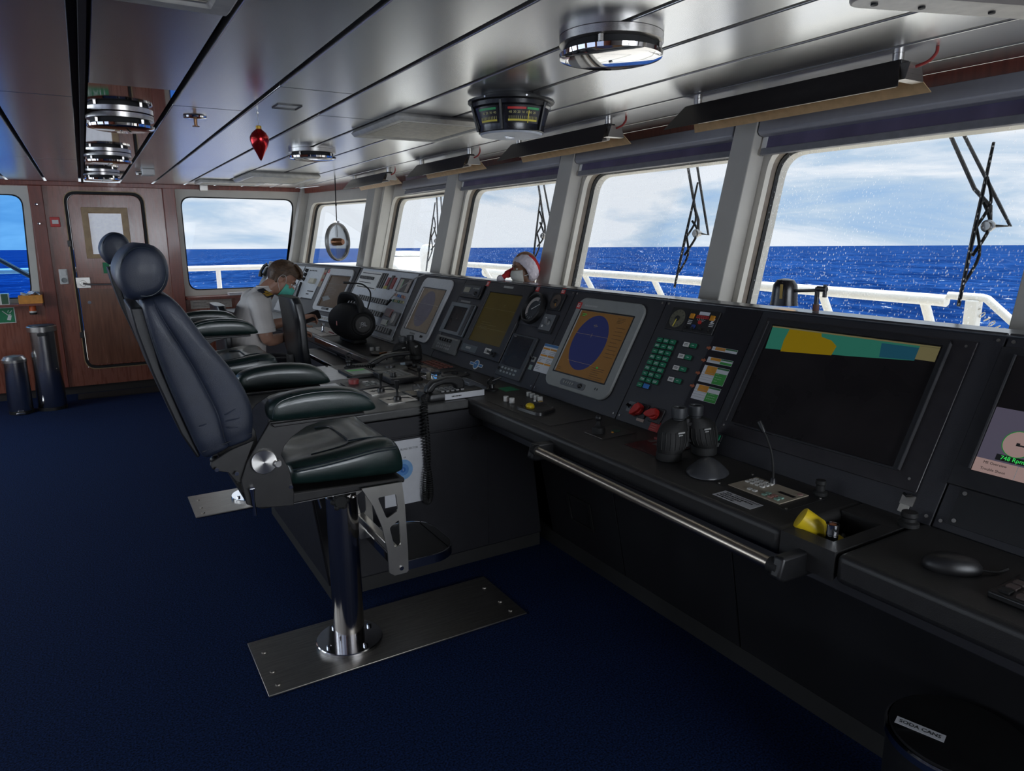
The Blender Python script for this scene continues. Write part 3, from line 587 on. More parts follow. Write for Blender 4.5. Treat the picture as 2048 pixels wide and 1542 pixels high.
P('bezel', lambda b: b.ring(rrect(.485, .458, .006, 4), rrect(.378, .314, .003, 4, -.005, .011), 0, .018), dark_bezel, t, bev=.003)
P('screen', lambda b: plate(b, .384, .320, 0, .002, .008, -.005, .011), olive_screen, t)
P('screen_lines', lambda b: (b.bx(-.19, .18, .068, .0692, .0082, .0084), b.bx(-.19, .18, -.055, -.054, .0082, .0084), dashes(b, -.14, -.02, 4, .2, .014, .0012, .0082, 13), dashes(b, .02, .10, 2, .05, .01, .0014, .0082, 14)), K('screen_line_olive', (.2, .19, .09), .5), t)
P('caption', lambda b: plate(b, .105, .013, .001, .0181, .019, -.0, .209), K('engraved_pale', (.42, .42, .40), .5), t)
P('name_plate', lambda b: plate(b, .183, .042, .004, .0181, .020, -.125, -.197), K('slate_plate', (.10, .12, .135), .5), t)
P('maker_print', lambda b: dashes(b, -.165, -.203, 1, .085, .01, .014, .0202, 81), K('pale_lettering', (.46, .46, .45), .5), t)
P('key_card', lambda b: plate(b, .066, .032, .002, .0181, .0195, .088, -.185), white_plastic, t); P('card_text', lambda b: dashes(b, .062, -.178, 3, .05, .008, .003, .0196, 16), ink, t)
P('switch', lambda b: b.cyl((.165, -.195, .018), (.165, -.195, .026), .016).tube([(.165, -.195, .03), (.125, -.19, .04)], .007), black_plastic, t)
for Y, v, l in ((3.746, .533, 'small red plate at the top left corner of the olive monitor'), (3.225, .543, 'small red plate above the big round dial gauge'), (2.984, .545, 'small red plate above the square brown clock gauge')):
    red_emblem(Y, v, l, PM(Y, v) @ T(0, 0, .018 if Y > 3.7 else 0))
t = thing('maker_emblem', 'blue round emblem with side wings below the olive monitor', 'emblem', PM(3.493, .041))
P('disc', lambda b: b.lathe([(.029, 0), (.029, .003), (0, .003)], n=28), white_plastic, t); P('blue_field', lambda b: b.lathe([(.024, .0031), (.024, .0038), (0, .0038)], n=28), blue_ink, t)
P('wings', lambda b: b.bx(-.075, -.027, -.009, .009, 0, .002).bx(.027, .073, -.009, .009, 0, .002), white_plastic, t); P('wing_field', lambda b: b.bx(-.071, -.030, -.006, .006, .0021, .0026).bx(.030, .069, -.006, .006, .0021, .0026), blue_ink, t)
P('print', lambda b: dashes(b, -.016, .002, 1, .032, .01, .005, .0039, 71), white_ink, t)
t = thing('dial_gauge', 'large round dial gauge with pale sector on a square dark plate', 'gauge', PM(3.155, .422))
P('plate', lambda b: plate(b, .212, .186, .004, 0, .004), K('gauge_plate', (.04, .041, .048), .45), t, bev=.001)
P('housing', lambda b: b.lathe([(.088, .004), (.088, .03), (.082, .036), (.074, .036), (.0725, .0125), (.07, .004)], n=40, cap=False), black_plastic, t)
P('dial', lambda b: b.lathe([(.0715, .012), (.0715, .018), (0, .018)], n=36), K('dial_grey', (.05, .055, .06), .4), t)
P('scale_sector', lambda b: b.grid(lambda u, v: ((.045+.02*v)*cos(RAD(70+150*u)), (.045+.02*v)*sin(RAD(70+150*u)), .0188), 20, 2), K('pale_sector', (.55, .50, .47), .5), t)
P('ticks', lambda b: [b.box((0, 0, 0), (.002, .012, .0004), T(0, 0, .0188) @ RZ(RAD(a)) @ T(0, .056, 0)) for a in range(-240, -20, 20)], white_ink, t)
P('pointer', lambda b: b.box((0, .02, .021), (.004, .07, .001), RZ(RAD(-60))), white_ink, t)
t = thing('square_gauge', 'square brown clock-like gauge near the small red plates', 'gauge', PM(2.993, .479))
P('body', lambda b: plate(b, .115, .096, .004, 0, .012), black_plastic, t, bev=.003); P('dial', lambda b: b.lathe([(.040, .0121), (.040, .0135), (0, .0135)], n=30), K('brown_dial', (.085, .06, .045), .5), t)
P('hub', lambda b: b.lathe([(.012, .0136), (.011, .02), (0, .02)], n=16), black_rubber, t); P('pointer', lambda b: b.box((0, -.015, .0145), (.003, .03, .0008), RZ(RAD(30))), orange_ink, t)
t = thing('switch_plate', 'grey plate with a rotary switch between the dial gauge and amber radar', 'switch', PM(2.985, .358))
P('frame', lambda b: plate(b, .124, .106, .004, 0, .006), black_plastic, t); P('plate', lambda b: plate(b, .10, .09, .003, .0061, .010, -.008, .004), K('switch_plate_grey', (.15, .16, .17), .5), t, bev=.001)
P('lever', lambda b: b.lathe([(.016, .010), (.014, .02), (0, .02)], T(.006, .0, 0), 18).box((.006, 0, .026), (.010, .034, .012), RZ(.6)), K('switch_grey', (.2, .21, .22), .5), t); P('labels', lambda b: plate(plate(b, .012, .012, 0, .0101, .0106, -.03, .024), .014, .012, 0, .0101, .0106, -.035, -.02), white_ink, t)
t = thing('log_display', 'small dark screen with two rows of round keys left of the yellow table card', 'display', PM(3.125, .145))
P('body', lambda b: plate(b, .243, .247, .004, 0, .014), K('log_body', (.045, .05, .055), .42), t, bev=.003); P('screen', lambda b: plate(b, .196, .172, .002, .0141, .0155, -.005, .026), screen_off, t)
for r in range(2):
    for i in range(5): P('key', lambda b: plate(b, .021, .011, .005, .0141, .0175, -.07+.033*i, -.076-.022*r), K('key_pale_blue', (.30, .33, .34), .5), t)
knob(t, -.105, -.085, .014, .007, .008); P('caption', lambda b: dashes(b, -.095, .105, 1, .05, .01, .004, .0156, 18), K('pale_lettering', (.46, .46, .45), .5), t)
t = thing('table_card', 'white card with blue head and yellow rows hung beside amber radar', 'card', PM(2.868, .177))
P('sheet', lambda b: plate(b, .132, .152, .003, .001, .003), paper, t); P('heading', lambda b: b.bx(-.064, .064, .062, .075, .0031, .0036), blue_ink, t)
P('yellow_rows', lambda b: [b.bx(x0, x1, y, y+.009, .0031, .0036) for y in (.045, .008, -.035) for x0, x1 in ((-.062, -.003), (.003, .062))], orange_ink, t)
P('print', lambda b: (dashes(b, -.058, .038, 4, .05, .0085, .0028, .0031, 21), dashes(b, .006, .035, 3, .05, .0085, .0028, .0031, 22), dashes(b, -.058, -.004, 3, .05, .0085, .0028, .0031, 23), dashes(b, .006, -.004, 3, .05, .0085, .0028, .0031, 24), dashes(b, -.058, -.046, 3, .05, .0085, .0028, .0031, 25)), K('grey_print', (.25, .25, .28), .7), t)
t = thing('toggle_switch', 'small toggle switch with pale tags between the log display and yellow card', 'switch', PM(2.972, .135))
P('plate', lambda b: plate(b, .030, .028, .002, 0, .003, 0, .022), grey_bezel, t); P('tag', lambda b: plate(b, .026, .026, .002, 0, .003, .002, -.022), K('pale_green_tag', (.25, .32, .29), .5), t); P('lever', lambda b: b.lathe([(.007, .003), (.006, .01), (0, .01)], T(-.002, .024, 0), 12).cyl((-.002, .024, .01), (-.006, .034, .026), .0035), black_plastic, t)

# section F: clock, alarm unit, button blocks, cards, red selectors
t = thing('panel_clock', 'square olive dial gauge with a yellow pointer at the console top', 'gauge', PM(2.114, .477))
P('body', lambda b: plate(b, .104, .100, .003, 0, .008), black_plastic, t, bev=.002); P('dial', lambda b: b.lathe([(.040, .0081), (.040, .0095), (0, .0095)], n=36), K('olive_dial', (.13, .125, .085), .5), t)
P('hub', lambda b: b.lathe([(.012, .0096), (.012, .012), (0, .012)], n=20), black_rubber, t); P('pointer', lambda b: b.box((0, -.020, .0125), (.0045, .034, .001), RZ(RAD(-6))), yellow_ink, t)
P('ticks', lambda b: [b.box((0, .032, .0100), (.0016, .008, .0003), RZ(RAD(a))) for a in range(0, 360, 30)], ink, t)
t = thing('steering_alarm_unit', 'dark alarm unit with a red strip and two orange buttons beside the olive gauge', 'alarm unit', PM(1.983, .477))
P('body', lambda b: plate(b, .156, .100, .003, 0, .008), black_plastic, t, bev=.002)
P('red_strip', lambda b: b.bx(-.033, .032, .013, .025, .0081, .0095), red, t)
for i in range(5): P('window', lambda b: b.bx(-.030+.0125*i, -.021+.0125*i, .015, .023, .0096, .0100), K('red_dim', (.25, .03, .03), .4), t)
for x, y in ((-.055, .018), (.052, .019)): P('orange_button', lambda b: plate(b, .021, .021, .002, .0081, .014, x, y), K('orange_button', (.72, .30, .02), .4), t, bev=.001)
P('paper_tag', lambda b: b.bx(-.025, .028, .028, .042, .0081, .009).box((.046, .035, .0086), (.008, .024, .0012), RZ(-.5)), paper, t)
P('blue_button', lambda b: plate(b, .017, .017, .002, .0081, .013, -.027, -.026), K('deep_blue_button', (.02, .05, .22), .4), t)
P('lines', lambda b: [b.box((0, .014, .0083), (.001, .026, .0004), T(-.004, -.006, 0) @ RZ(RAD(a))) for a in (55, 30, 0, -30, -55)], white_ink, t)
P('red_lamp', lambda b: b.lathe([(.008, .0081), (.008, .012), (0, .013)], T(-.004, -.004, 0), 16), red, t)
P('captions', lambda b: [b.bx(x, x+.022, y, y+.003, .0082, .0085) for x in (-.068, .046) for y in (-.002, -.009, -.016)], white_ink, t)
for i in range(4): P('switch', lambda b: b.lathe([(.006, .0081), (.005, .016), (0, .016)], T(-.066+.04*i, -.033, 0), 12), black_rubber, t)
def button(name, lab, Y, v, m, grp, txt=1, rows=1):
    t = thing(name, lab, 'button', PM(Y, v), grp)
    P('collar', lambda b: plate(b, .0335, .0215, .001, 0, .005), black_rubber, t)
    P('cap', lambda b: plate(b, .0305, .0185, .0015, .0051, .010), m, t)
    if txt: P('legend', lambda b: [b.bx(-.006-.004*(rows > 1), .006+.004*(rows > 1), -.001+.005*(k-(rows-1)/2), .001+.005*(k-(rows-1)/2), .0101, .0104) for k in range(rows)], white_ink if m is not white_plastic else ink, t)
ordn = ['topmost', 'second from top', 'third from top', 'fourth from top', 'fifth from top', 'sixth from top', 'seventh from top', 'eighth from top']
colw = ['left', 'middle', 'right']
random.seed(3)
for r in range(8):
    for c in range(3):
        button('push_button', '%s green button in the %s column of the tall green block' % (ordn[r], colw[c]), 2.159-.0375*c, .374-.0255*r, green_btn, 'green push buttons in the tall block', 1, 1+(r*3+c) % 2)
button('push_button', 'green button in the bottom row beside the single blue button', 2.160, .169, green_btn, 'green push buttons in the tall block')
button('push_button', 'single blue button at the bottom of the green button block', 2.1225, .169, blue_btn, 'green push buttons in the tall block', 0)
for r, v in enumerate((.374, .323, .272, .2215)):
    nm = ['topmost', 'second from top', 'third from top', 'lowest'][r]
    button('push_button', '%s white button of the four white and green pairs' % nm, 2.0065, v, white_plastic, 'white and green button pairs', 1, 2)
    button('push_button', '%s green button of the four white and green pairs' % nm, 1.970, v, green_btn, 'white and green button pairs')
bp_ = thing('overlay_panel', 'glossy black overlay panel carrying the yellow and green fire tables', 'panel', PM(1.80, .30)); 
P('sheet', lambda b: b.prism([(-.094, .252), (.078, .252), (.078, -.20), (-.094, -.165), (-.108, -.165)][0:4], .0003, .0022), K('overlay_black', (.013, .012, .016), .3), bp_)
for i, (v0, v1, lab, nr) in enumerate(((.371, .387, 'shortest white, orange and green table strip, topmost on the black overlay', 1), (.321, .3435, 'second white, orange and green table strip from the top', 2), (.241, .309, 'tallest white, orange and green table, third from the top', 6), (.170, .230, 'lowest white, orange and green table above the binoculars', 5))):
    t = thing('table_card', lab, 'card', PM(1.816, (v0+v1)/2) @ T(0, 0, .0023), 'white, orange and green tables'); hh = v1-v0; y1 = hh/2
    P('sheet', lambda b: plate(b, .121, hh, 0, 0, .001), paper, t)
    no = 1 if nr == 1 else (1 if nr == 2 else (3 if nr == 6 else 2)); rh = hh/(nr+1 if nr > 1 else 2)
    P('orange_field', lambda b: b.bx(-.045, .004, y1-rh*(no+.6), y1-.001, .0011, .0014), orange_ink, t)
    P('green_head', lambda b: b.bx(.005, .060, y1-rh*.8, y1-.001, .0011, .0014), K('dark_green_ink', (.03, .16, .05), .6), t)
    if nr > 1: P('green_field', lambda b: b.bx(.005, .060, -y1+.001, y1-rh*(2.4 if nr > 2 else 1.6), .0011, .0014), green_ink, t)
    P('rule_lines', lambda b: [b.bx(-.059, .004, -y1+rh*k, -y1+rh*k+.0009, .0015, .0016) for k in range(1, nr-no+2 if nr > 2 else 2)], K('rule_grey', (.3, .3, .3), .6), t)
    if nr > 2: P('print', lambda b: dashes(b, .012, y1-rh*2.9, nr-2, .042, rh*.95, .0025, .0015, 30+i), K('pale_green_ink', (.35, .55, .35), .6), t)
for i, (v, l) in enumerate(((.378, 'topmost'), (.326, 'second from top'), (.272, 'third from top'), (.218, 'lowest'))):
    t = thing('arrow_sticker', '%s dark orange arrow sticker pointing at its table' % l, 'sticker', PM(1.893, v) @ T(0, 0, .0023), 'orange arrow stickers')
    P('arrow', lambda b: b.prism([(.012, 0), (0, .009), (0, .004), (-.012, .004), (-.012, -.004), (0, -.004), (0, -.009)], 0, .001), K('rust_orange', (.42, .12, .05), .6), t)
t = thing('key_switch', 'small grey key switch left of the two red rotary selectors', 'switch', PM(2.160, .070))
P('plate', lambda b: plate(b, .042, .046, .006, 0, .004), K('switch_plate_grey', (.15, .16, .17), .5), t, bev=.001); P('barrel', lambda b: b.lathe([(.009, .004), (.009, .012), (0, .012)], n=18), chrome, t); P('key', lambda b: b.cyl((0, 0, .010), (-.004, .004, .030), .006, n=12), black_plastic, t)
for Y, lab, ang in ((2.102, 'red rotary selector nearer the small key switch', -35), (2.011, 'red rotary selector above the red printed tag', -70)):
    t = thing('rotary_selector', lab, 'selector', PM(Y, .068), 'red rotary selectors')
    P('base', lambda b: plate(b, .066, .062, .003, 0, .006, .008, -.002), black_plastic, t, bev=.002)
    P('handle', lambda b: b.lathe([(.025, .006), (.024, .022), (0, .022)], n=8).prism([(-.018, 0), (-.010, .030), (0, .040), (.010, .030), (.018, 0), (.012, -.022), (-.012, -.022)], .006, .034, RZ(RAD(180+ang))), red, t, bev=.003)
solo('caption_plate', 'small cream caption plate below the left red knob', 'plate', MB(PM(2.081, .030)).bx(-.022, .022, -.007, .007, .0005, .002), K('cream_tag', (.50, .38, .32), .6), at=tuple(PM(2.081, .03).translation))
t = thing('printed_tag', 'red printed warning tag below the right red knob', 'tag', PM(1.992, .023) @ T(0, 0, .0005))
P('sheet', lambda b: plate(b, .052, .042, .001, 0, .0012), red_print, t); P('print', lambda b: dashes(b, -.021, .012, 4, .042, .009, .003, .0013, 41), K('pale_red', (.45, .2, .18), .7), t)
t = thing('green_press_button', 'green-capped button with two pale tags right of the tall binoculars', 'button', PM(1.684, .055))
P('collar', lambda b: plate(b, .040, .026, .002, 0, .006), black_rubber, t); P('cap', lambda b: plate(b, .033, .020, .002, .0061, .012), green_btn, t); P('legend', lambda b: b.bx(-.011, .008, -.004, .005, .0121, .0125), K('pale_mint', (.5, .7, .6), .6), t)
P('tag', lambda b: plate(plate(b, .034, .015, .001, .0003, .0015, .002, -.024), .030, .010, .001, .0003, .0015, .002, -.040), grey_bezel, t)
t = thing('name_tag', 'small white tag on the black panel behind the binocular eyepieces', 'tag', PM(1.770, .088) @ T(0, 0, .003))
P('sheet', lambda b: plate(b, .044, .020, .001, -.0006, .001), paper, t); P('print', lambda b: dashes(b, -.016, .002, 2, .03, .007, .003, .0011, 44), ink, t)

# section G: the large dark chart screen
t = thing('large_chart_screen', 'very large black screen with a teal and ochre chart strip along its top', 'screen', PM(1.33, .30))
P('bezel', lambda b: plate(b, .71, .455, .004, 0, .006, -.005, .0), K('big_bezel', (.028, .025, .028), .35), t, bev=.002)
P('frame', lambda b: b.ring(rrect(.620, .400, .004, 4, -.025, .017), rrect(.590, .378, .003, 4, -.025, .012), .0061, .016), dark_bezel, t)
for a_, b_ in ((-.3375, -.3345), (.2855, .288)): P('frame_edge', lambda b: b.bx(a_, b_, -.180, .210, .0062, .019), K('edge_grey', (.10, .10, .105), .3, .3), t)
P('screen', lambda b: plate(b, .590, .378, 0, .0062, .009, -.025, .012), screen_off, t)
P('chart_land', lambda b: b.prism([(-.245, .197), (-.123, .196), (-.115, .180), (-.075, .172), (-.05, .155), (-.055, .122), (-.245, .108), (-.25, .15)], .0093, .0097), ochre_screen, t)
P('chart_sea', lambda b: b.prism([(-.318, .196), (.205, .196), (.205, .145), (.0, .128), (-.31, .110)], .0091, .0093), teal_screen, t)
P('chart_deep', lambda b: b.prism([(.09, .186), (.205, .186), (.205, .146), (.10, .14)], .0094, .0096), blue_screen, t)
P('chart_margin', lambda b: b.bx(.205, .262, .150, .192, .0091, .0095).bx(-.318, .262, .1925, .1975, .0094, .0098), sand_screen, t)
for x, y in ((.32, -.195), (.325, .21), (-.345, .21), (-.345, -.195)): P('screw', lambda b: b.cyl((x, y, .006), (x, y, .008), .004, n=10), dark_steel, t)
t = thing('hook_plate', 'small steel clip with a key and tag under the large chart screen', 'clip', PM(.997, .044))
P('plate', lambda b: plate(b, .036, .030, .002, 0, .003, .002, .004), K('dull_steel', (.33, .31, .28), .4, .8), t); P('tag', lambda b: plate(b, .026, .022, .002, .0005, .004, .0, -.022), K('pale_tag', (.5, .48, .44), .6), t); P('lever', lambda b: b.tube([(-.012, .018, .006), (.0, .012, .012), (.012, .02, .010)], .004, 8), black_rubber, t)

# section H at the right edge
t = thing('engine_monitor', 'monitor cut by the right photo edge with round gauge and pink bar', 'monitor', PM(.63, .322))
P('bezel', lambda b: plate(b, .575, .40, .004, 0, .010), dark_bezel, t, bev=.003); P('frame_edge', lambda b: b.bx(-.248, -.244, -.147, .178, .0101, .018), K('edge_grey', (.10, .10, .105), .3, .3), t)
P('screen', lambda b: b.bx(-.243, .255, -.150, .178, .0101, .0115), screen_off, t); P('picture', lambda b: b.bx(-.242, .254, -.112, .03, .0116, .0120), violet_screen, t)
P('menu_bar', lambda b: b.bx(-.242, .254, -.149, -.112, .0116, .0121), pink_screen, t); P('menu_text', lambda b: [b.text(q, .0098, T(x, y, .0124)) for q, x, y in (('ME Overview', -.195, -.121), ('Trouble Shoot', -.195, -.138), ('DG Overview', -.095, -.121), ('Air System', -.095, -.138))], ink, t)
P('menu_lines', lambda b: [b.bx(x, x+.0012, -.149, -.112, .0122, .0124) for x in (-.145, -.045, .055, .155)], white_ink, t)
P('gauge_face', lambda b: b.lathe([(.034, .0121), (.034, .0125), (0, .0125)], T(-.163, -.058, 0), 32), pink_screen, t); P('gauge_ring', lambda b: b.lathe([(.036, .0121), (.036, .0128), (.034, .0128), (.034, .0121), (.036, .0121)], T(-.163, -.058, 0), 32, False), radar_green, t)
P('gauge_needle', lambda b: b.box((-.150, -.060, .0128), (.03, .004, .0004)).box((-.163, -.058, .0128), (.008, .008, .0005)), ink, t)
P('readout', lambda b: b.bx(-.20, -.125, -.108, -.092, .0122, .0126), ink, t); P('readout_text', lambda b: b.text('748 Rpm', .015, T(-.162, -.100, .0129)), lcd_green, t)
t = thing('blanking_plate', 'blank black cover plate with screws below the right-hand monitor', 'panel', PM(.60, .070))
P('plate', lambda b: plate(b, .56, .10, .003, 0, .006), black_plastic, t)
for x in (-.266, .266):
    for y in (-.038, .038): P('screw', lambda b: b.cyl((x, y, .006), (x, y, .009), .0055, n=10), dark_steel, t)

# the far switch board (section C/B)
t = thing('switch_board', 'pale grey switch board crowded with black switches behind the loudspeaker', 'switch board', PM(5.44, .28))
P('plate', lambda b: b.prism([(-.625, -.265), (.655, -.265), (.595, .272), (-.615, .272)], 0, .004), white_plate, t)
def X_(Y): return 5.44-Y
P('upper_plate', lambda b: b.bx(X_(6.035), X_(5.545), .09, .252, .0041, .008), white_plastic, t)
P('slot', lambda b: b.bx(X_(6.0), X_(5.56), .228, .234, .0081, .0085).bx(X_(6.0), X_(5.7), .143, .149, .0081, .0085).bx(X_(6.0), X_(5.56), .098, .106, .0081, .0085), ink, t)
for i in range(10): P('switch', lambda b: b.box((X_(5.99)+.034*i, .187, .013), (.021, .026, .014)), black_plastic, t)
P('rack_slots', lambda b: [b.bx(X_(5.535)+.045*i, X_(5.535)+.045*i+.032, .115, .248, .0041, .012) for i in range(3)], black_plastic, t)
P('red_column', lambda b: b.bx(X_(5.37), X_(5.32), .12, .215, .0041, .012).bx(X_(5.25), X_(5.20), .125, .22, .0041, .013), K('dull_red', (.30, .05, .05), .5), t)
P('yellow_block', lambda b: b.bx(X_(5.37), X_(5.30), .115, .14, .0121, .016), K('dull_yellow', (.5, .42, .05), .5), t)
P('black_column', lambda b: b.bx(X_(5.30), X_(5.255), .115, .235, .0041, .014), black_plastic, t)
P('meter_block', lambda b: b.bx(X_(5.115), X_(4.87), .112, .225, .0041, .014), black_plastic, t)
P('meter_strip', lambda b: b.bx(X_(5.09), X_(5.04), .12, .213, .0141, .015).bx(X_(4.93), X_(4.88), .116, .213, .0141, .015), K('pale_salmon', (.48, .40, .36), .5), t); P('meter_green', lambda b: b.bx(X_(5.04), X_(5.025), .12, .213, .0141, .015), K('pale_green_ink', (.35, .55, .35), .6), t)
for i, (m, v) in enumerate([(K('salmon_key', (.55, .28, .2), .5), .085), (K('salmon_key', (.5, .3, .2), .5), .083), (blue_btn, .080), (blue_btn, .078), (K('salmon_key', (.5, .3, .2), .5), .080), (K('salmon_key', (.5, .3, .2), .5), .076)]): P('key', lambda b: plate(b, .026, .020, .002, .0041, .012, X_(5.09)+.038*i, v), m, t)
for i in range(6): P('key', lambda b: plate(b, .026, .020, .002, .0041, .012, X_(5.07)+.038*i, .036), K('straw_key', (.5, .48, .25), .5) if i % 3 else green_btn, t)
for y0, Ya, n, pitch in ((.006, 5.79, 13, .052), (-.098, 5.52, 8, .050), (-.205, 5.20, 8, .048)):
    for i in range(n): P('toggle', lambda b: b.box((X_(Ya)+pitch*i, y0, .013), (.036, .040, .018)), black_plastic, t)
for i, (Y, v) in enumerate(((5.974, .002), (5.888, .003), (5.968, -.024), (5.889, -.024), (5.97, -.056), (5.90, -.056), (5.823, -.057), (5.66, -.075))): knob(t, X_(Y), v, .004, .016, .02)
P('caption_plate', lambda b: b.bx(X_(5.49), X_(5.13), -.07, -.02, .0041, .0055).bx(X_(5.18), X_(4.76), -.272+.012, -.245, .0041, .0055).bx(X_(5.6), X_(5.2), -.135, -.125, .0041, .0055), K('pale_caption', (.62, .63, .64), .5), t)
P('rose_block', lambda b: b.bx(X_(5.09), X_(4.98), -.098, -.036, .0041, .02), K('rose_grey', (.30, .15, .15), .5), t)
P('meter_frame', lambda b: b.bx(X_(4.95), X_(4.82), -.152, -.05, .0041, .016), black_plastic, t); P('meter_face', lambda b: b.prism(circ(.026, 24, X_(4.895), -.10, .042), .0161, .018), white_plastic, t)
P('lit_window', lambda b: b.bx(X_(5.09), X_(4.99), -.168, -.124, .0041, .014), K('pale_green_window', (.55, .62, .52), .3), t)
t = thing('gooseneck_microphone', 'thin black gooseneck microphone arching before the pale switch board', 'microphone', T(1.83, 5.35, 1.0))
gp = spline([(1.845, 5.35, .895), (1.87, 5.35, 1.03), (1.903, 5.35, 1.13), (1.895, 5.35, 1.19), (1.84, 5.35, 1.237), (1.77, 5.35, 1.248), (1.695, 5.35, 1.256)], 6)
mk('stalk', MB().tube(gp, .006, 8), black_rubber, t); mk('capsule', MB().tube([(1.74, 5.35, 1.252), (1.69, 5.35, 1.257)], .0095, 10), black_plastic, t); mk('socket', MB().cyl((1.845, 5.35, .847), (1.845, 5.35, .90), .012), black_plastic, t)
t = thing('grey_cable', 'thin grey cable hanging down across the pale switch board', 'cable', T(1.98, 4.8, 1.3))
mk('wire', MB().tube(spline([(2.085, 4.70, 1.331), (2.04, 4.74, 1.31), (1.995, 4.87, 1.25), (1.965, 4.94, 1.20), (1.935, 5.03, 1.13)], 6), .004, 8), K('cable_grey', (.35, .34, .33), .5), t); mk('plug', MB().tube([(1.94, 5.01, 1.135), (1.925, 5.06, 1.10)], .010, 8), black_plastic, t)

# far turned-in board behind the officer
t = thing('phone_board', 'pale board with black knobs and cream box right of the officer', 'switch board', PA(.90, .36))
P('plate', lambda b: plate(b, .455, .335, .004, 0, .004, -.02, .0), K('cool_white_plate', (.74, .78, .82), .5, var=.04), t)
for x, y in ((-.162, .124), (-.155, .078), (-.15, .03)): knob(t, x, y, .004, .017, .028)
for i in range(5): P('key', lambda b: b.box((-.09+.035*i, .13, .006), (.012, .010, .006)), black_plastic, t)
P('cream_box', lambda b: plate(b, .12, .05, .004, .004, .03, .08, .015), K('cream_box', (.62, .58, .46), .5), t, bev=.004)
P('caption', lambda b: (b.bx(.04, .175, -.092, -.083, .0041, .006), b.bx(.04, .1, -.124, -.114, .0041, .006)), ink, t); P('edge', lambda b: b.bx(-.255, -.247, -.17, .17, .0041, .008).bx(-.03, .20, -.169, -.163, .0041, .008), black_plastic, t)
t = thing('sticker_strip', 'narrow strip of reddish stickers beside the dim brown far radar', 'sticker', PA(.66, .42))
P('sheet', lambda b: b.bx(-.035, .035, -.09, .09, 0, .002), K('beige_sticker', (.42, .33, .25), .6), t); P('light_bar', lambda b: b.bx(-.03, -.018, -.085, .085, .0021, .008), white_plastic, t); P('red_marks', lambda b: b.bx(.0, .03, .04, .06, .0021, .003).bx(.0, .03, -.03, -.005, .0021, .003), red_print, t)
solo('side_plate', 'large blank pale plate on the far console left of the officer', 'panel', MB(PA(1.59, .428)).bx(-.44, .44, -.10, .10, 0, .004), K('cool_white_plate', (.58, .62, .66), .5), at=tuple(PA(1.59, .43).translation))
solo('side_plate', 'large blank grey plate behind the green face mask', 'panel', MB(PA(1.24, .17)).bx(-.22, .16, -.15, .14, 0, .004), K('dull_white_plate', (.52, .52, .54), .5), at=tuple(PA(1.24, .17).translation))
t = thing('telephone_handset', 'black handset hanging at the far end of the console behind the officer', 'telephone', PA(2.13, .43))
P('handset', lambda b: b.tube([(.02, .08, .03), (.0, .05, .05), (-.02, -.02, .05), (-.03, -.07, .03)], [.022, .016, .016, .024], 12), black_plastic, t); P('cradle', lambda b: b.bx(-.03, .03, -.05, .05, 0, .025), black_plastic, t)
solo('black_rod', 'thin upright black rod beside the pale knob board', 'rod', MB(PA(1.015, .27)).tube([(-.02, .075, .025), (.02, -.075, .025)], .012, 10), black_plastic, at=tuple(PA(1.015, .27).translation))

# ------------------------------------------------------------------ centre console
cc = thing('center_console', 'low black console with steel control plates between the two pilot chairs', 'console', T(1.1, 3.48, 0))
cp = [(.77, .07), (.672, .845), (1.478, .845), (1.60, .765), (1.60, .07)]
mb = MB(); xz(mb, [(.77, .075), (.676, .80), (1.47, .80), (1.56, .762), (1.818, .762), (1.90, .075)], 2.877, 4.10); mk('body', mb, K('centre_side_paint', (.013, .013, .017), .5, var=.1), cc, bev=.006)
mb = MB(); xz(mb, [(.669, .805), (.669, .845), (1.4795, .845), (1.4795, .805)], 2.868, 4.11); mk('top', mb, K('centre_top_grey', (.10, .10, .098), .35, var=.1), cc, bev=.008, seg=3)
mb = MB(); xz(mb, [(.78, 0), (.78, .074), (1.9, .074), (1.9, 0)], 2.895, 4.08); mk('plinth', mb, K('plinth_black', (.02, .02, .02), .6), cc)
mb = MB(); xz(mb, [(.70, .716), (.688, .80), (1.59, .80), (1.59, .716)], 2.8705, 2.8765); mk('upper_fascia', mb, K('centre_side_paint', (.013, .013, .017), .5), cc, bev=.002)
mb = MB(); xz(mb, [(.775, .085), (.70, .709), (1.58, .709), (1.58, .085)], 2.8705, 2.8765); dr = mk('side_door', mb, K('centre_side_paint', (.013, .013, .017), .5), cc, bev=.002)
mk('lock', MB().cyl((1.505, 2.871, .655), (1.505, 2.867, .655), .014), black_rubber, dr)
t = thing('wall_notice', 'white sheet with a blue disc taped to the centre console side', 'notice', T(1.14, 2.869, .55))
FN = frame((1.148, 2.8695, .548), (1, 0, 0), (0, 0, 1))
P_ = lambda n, fn, m, t, F: mk(n, (lambda b: (fn(b), b)[1])(MB(F)), m, t)
P_('sheet', lambda b: b.bx(-.105, .105, -.155, .151, 0, .0008), paper, t, FN)
P_('heading', lambda b: b.text('BLIND SECTOR', .0125, T(.022, .108, .0011)), ink, t, FN); P_('subheading', lambda b: b.text('UP', .010, T(-.002, .068, .0011)), ink, t, FN)
P_('disc', lambda b: b.prism(circ(.048, 40, -.012, .012), .0009, .0013), sky_ink, t, FN); P_('inner_disc', lambda b: b.prism(circ(.028, 32, -.012, .012), .0014, .0016), K('mid_blue_ink', (.10, .28, .65), .6), t, FN); P_('core', lambda b: b.prism(circ(.013, 24, -.012, .012), .0017, .0018), K('deep_blue_ink', (.03, .16, .50), .6), t, FN); P_('mark', lambda b: b.bx(-.0128, -.0112, .006, .018, .0019, .002), white_ink, t, FN)
ZT = .8455
def TP(x, y): return T(x, y, ZT)
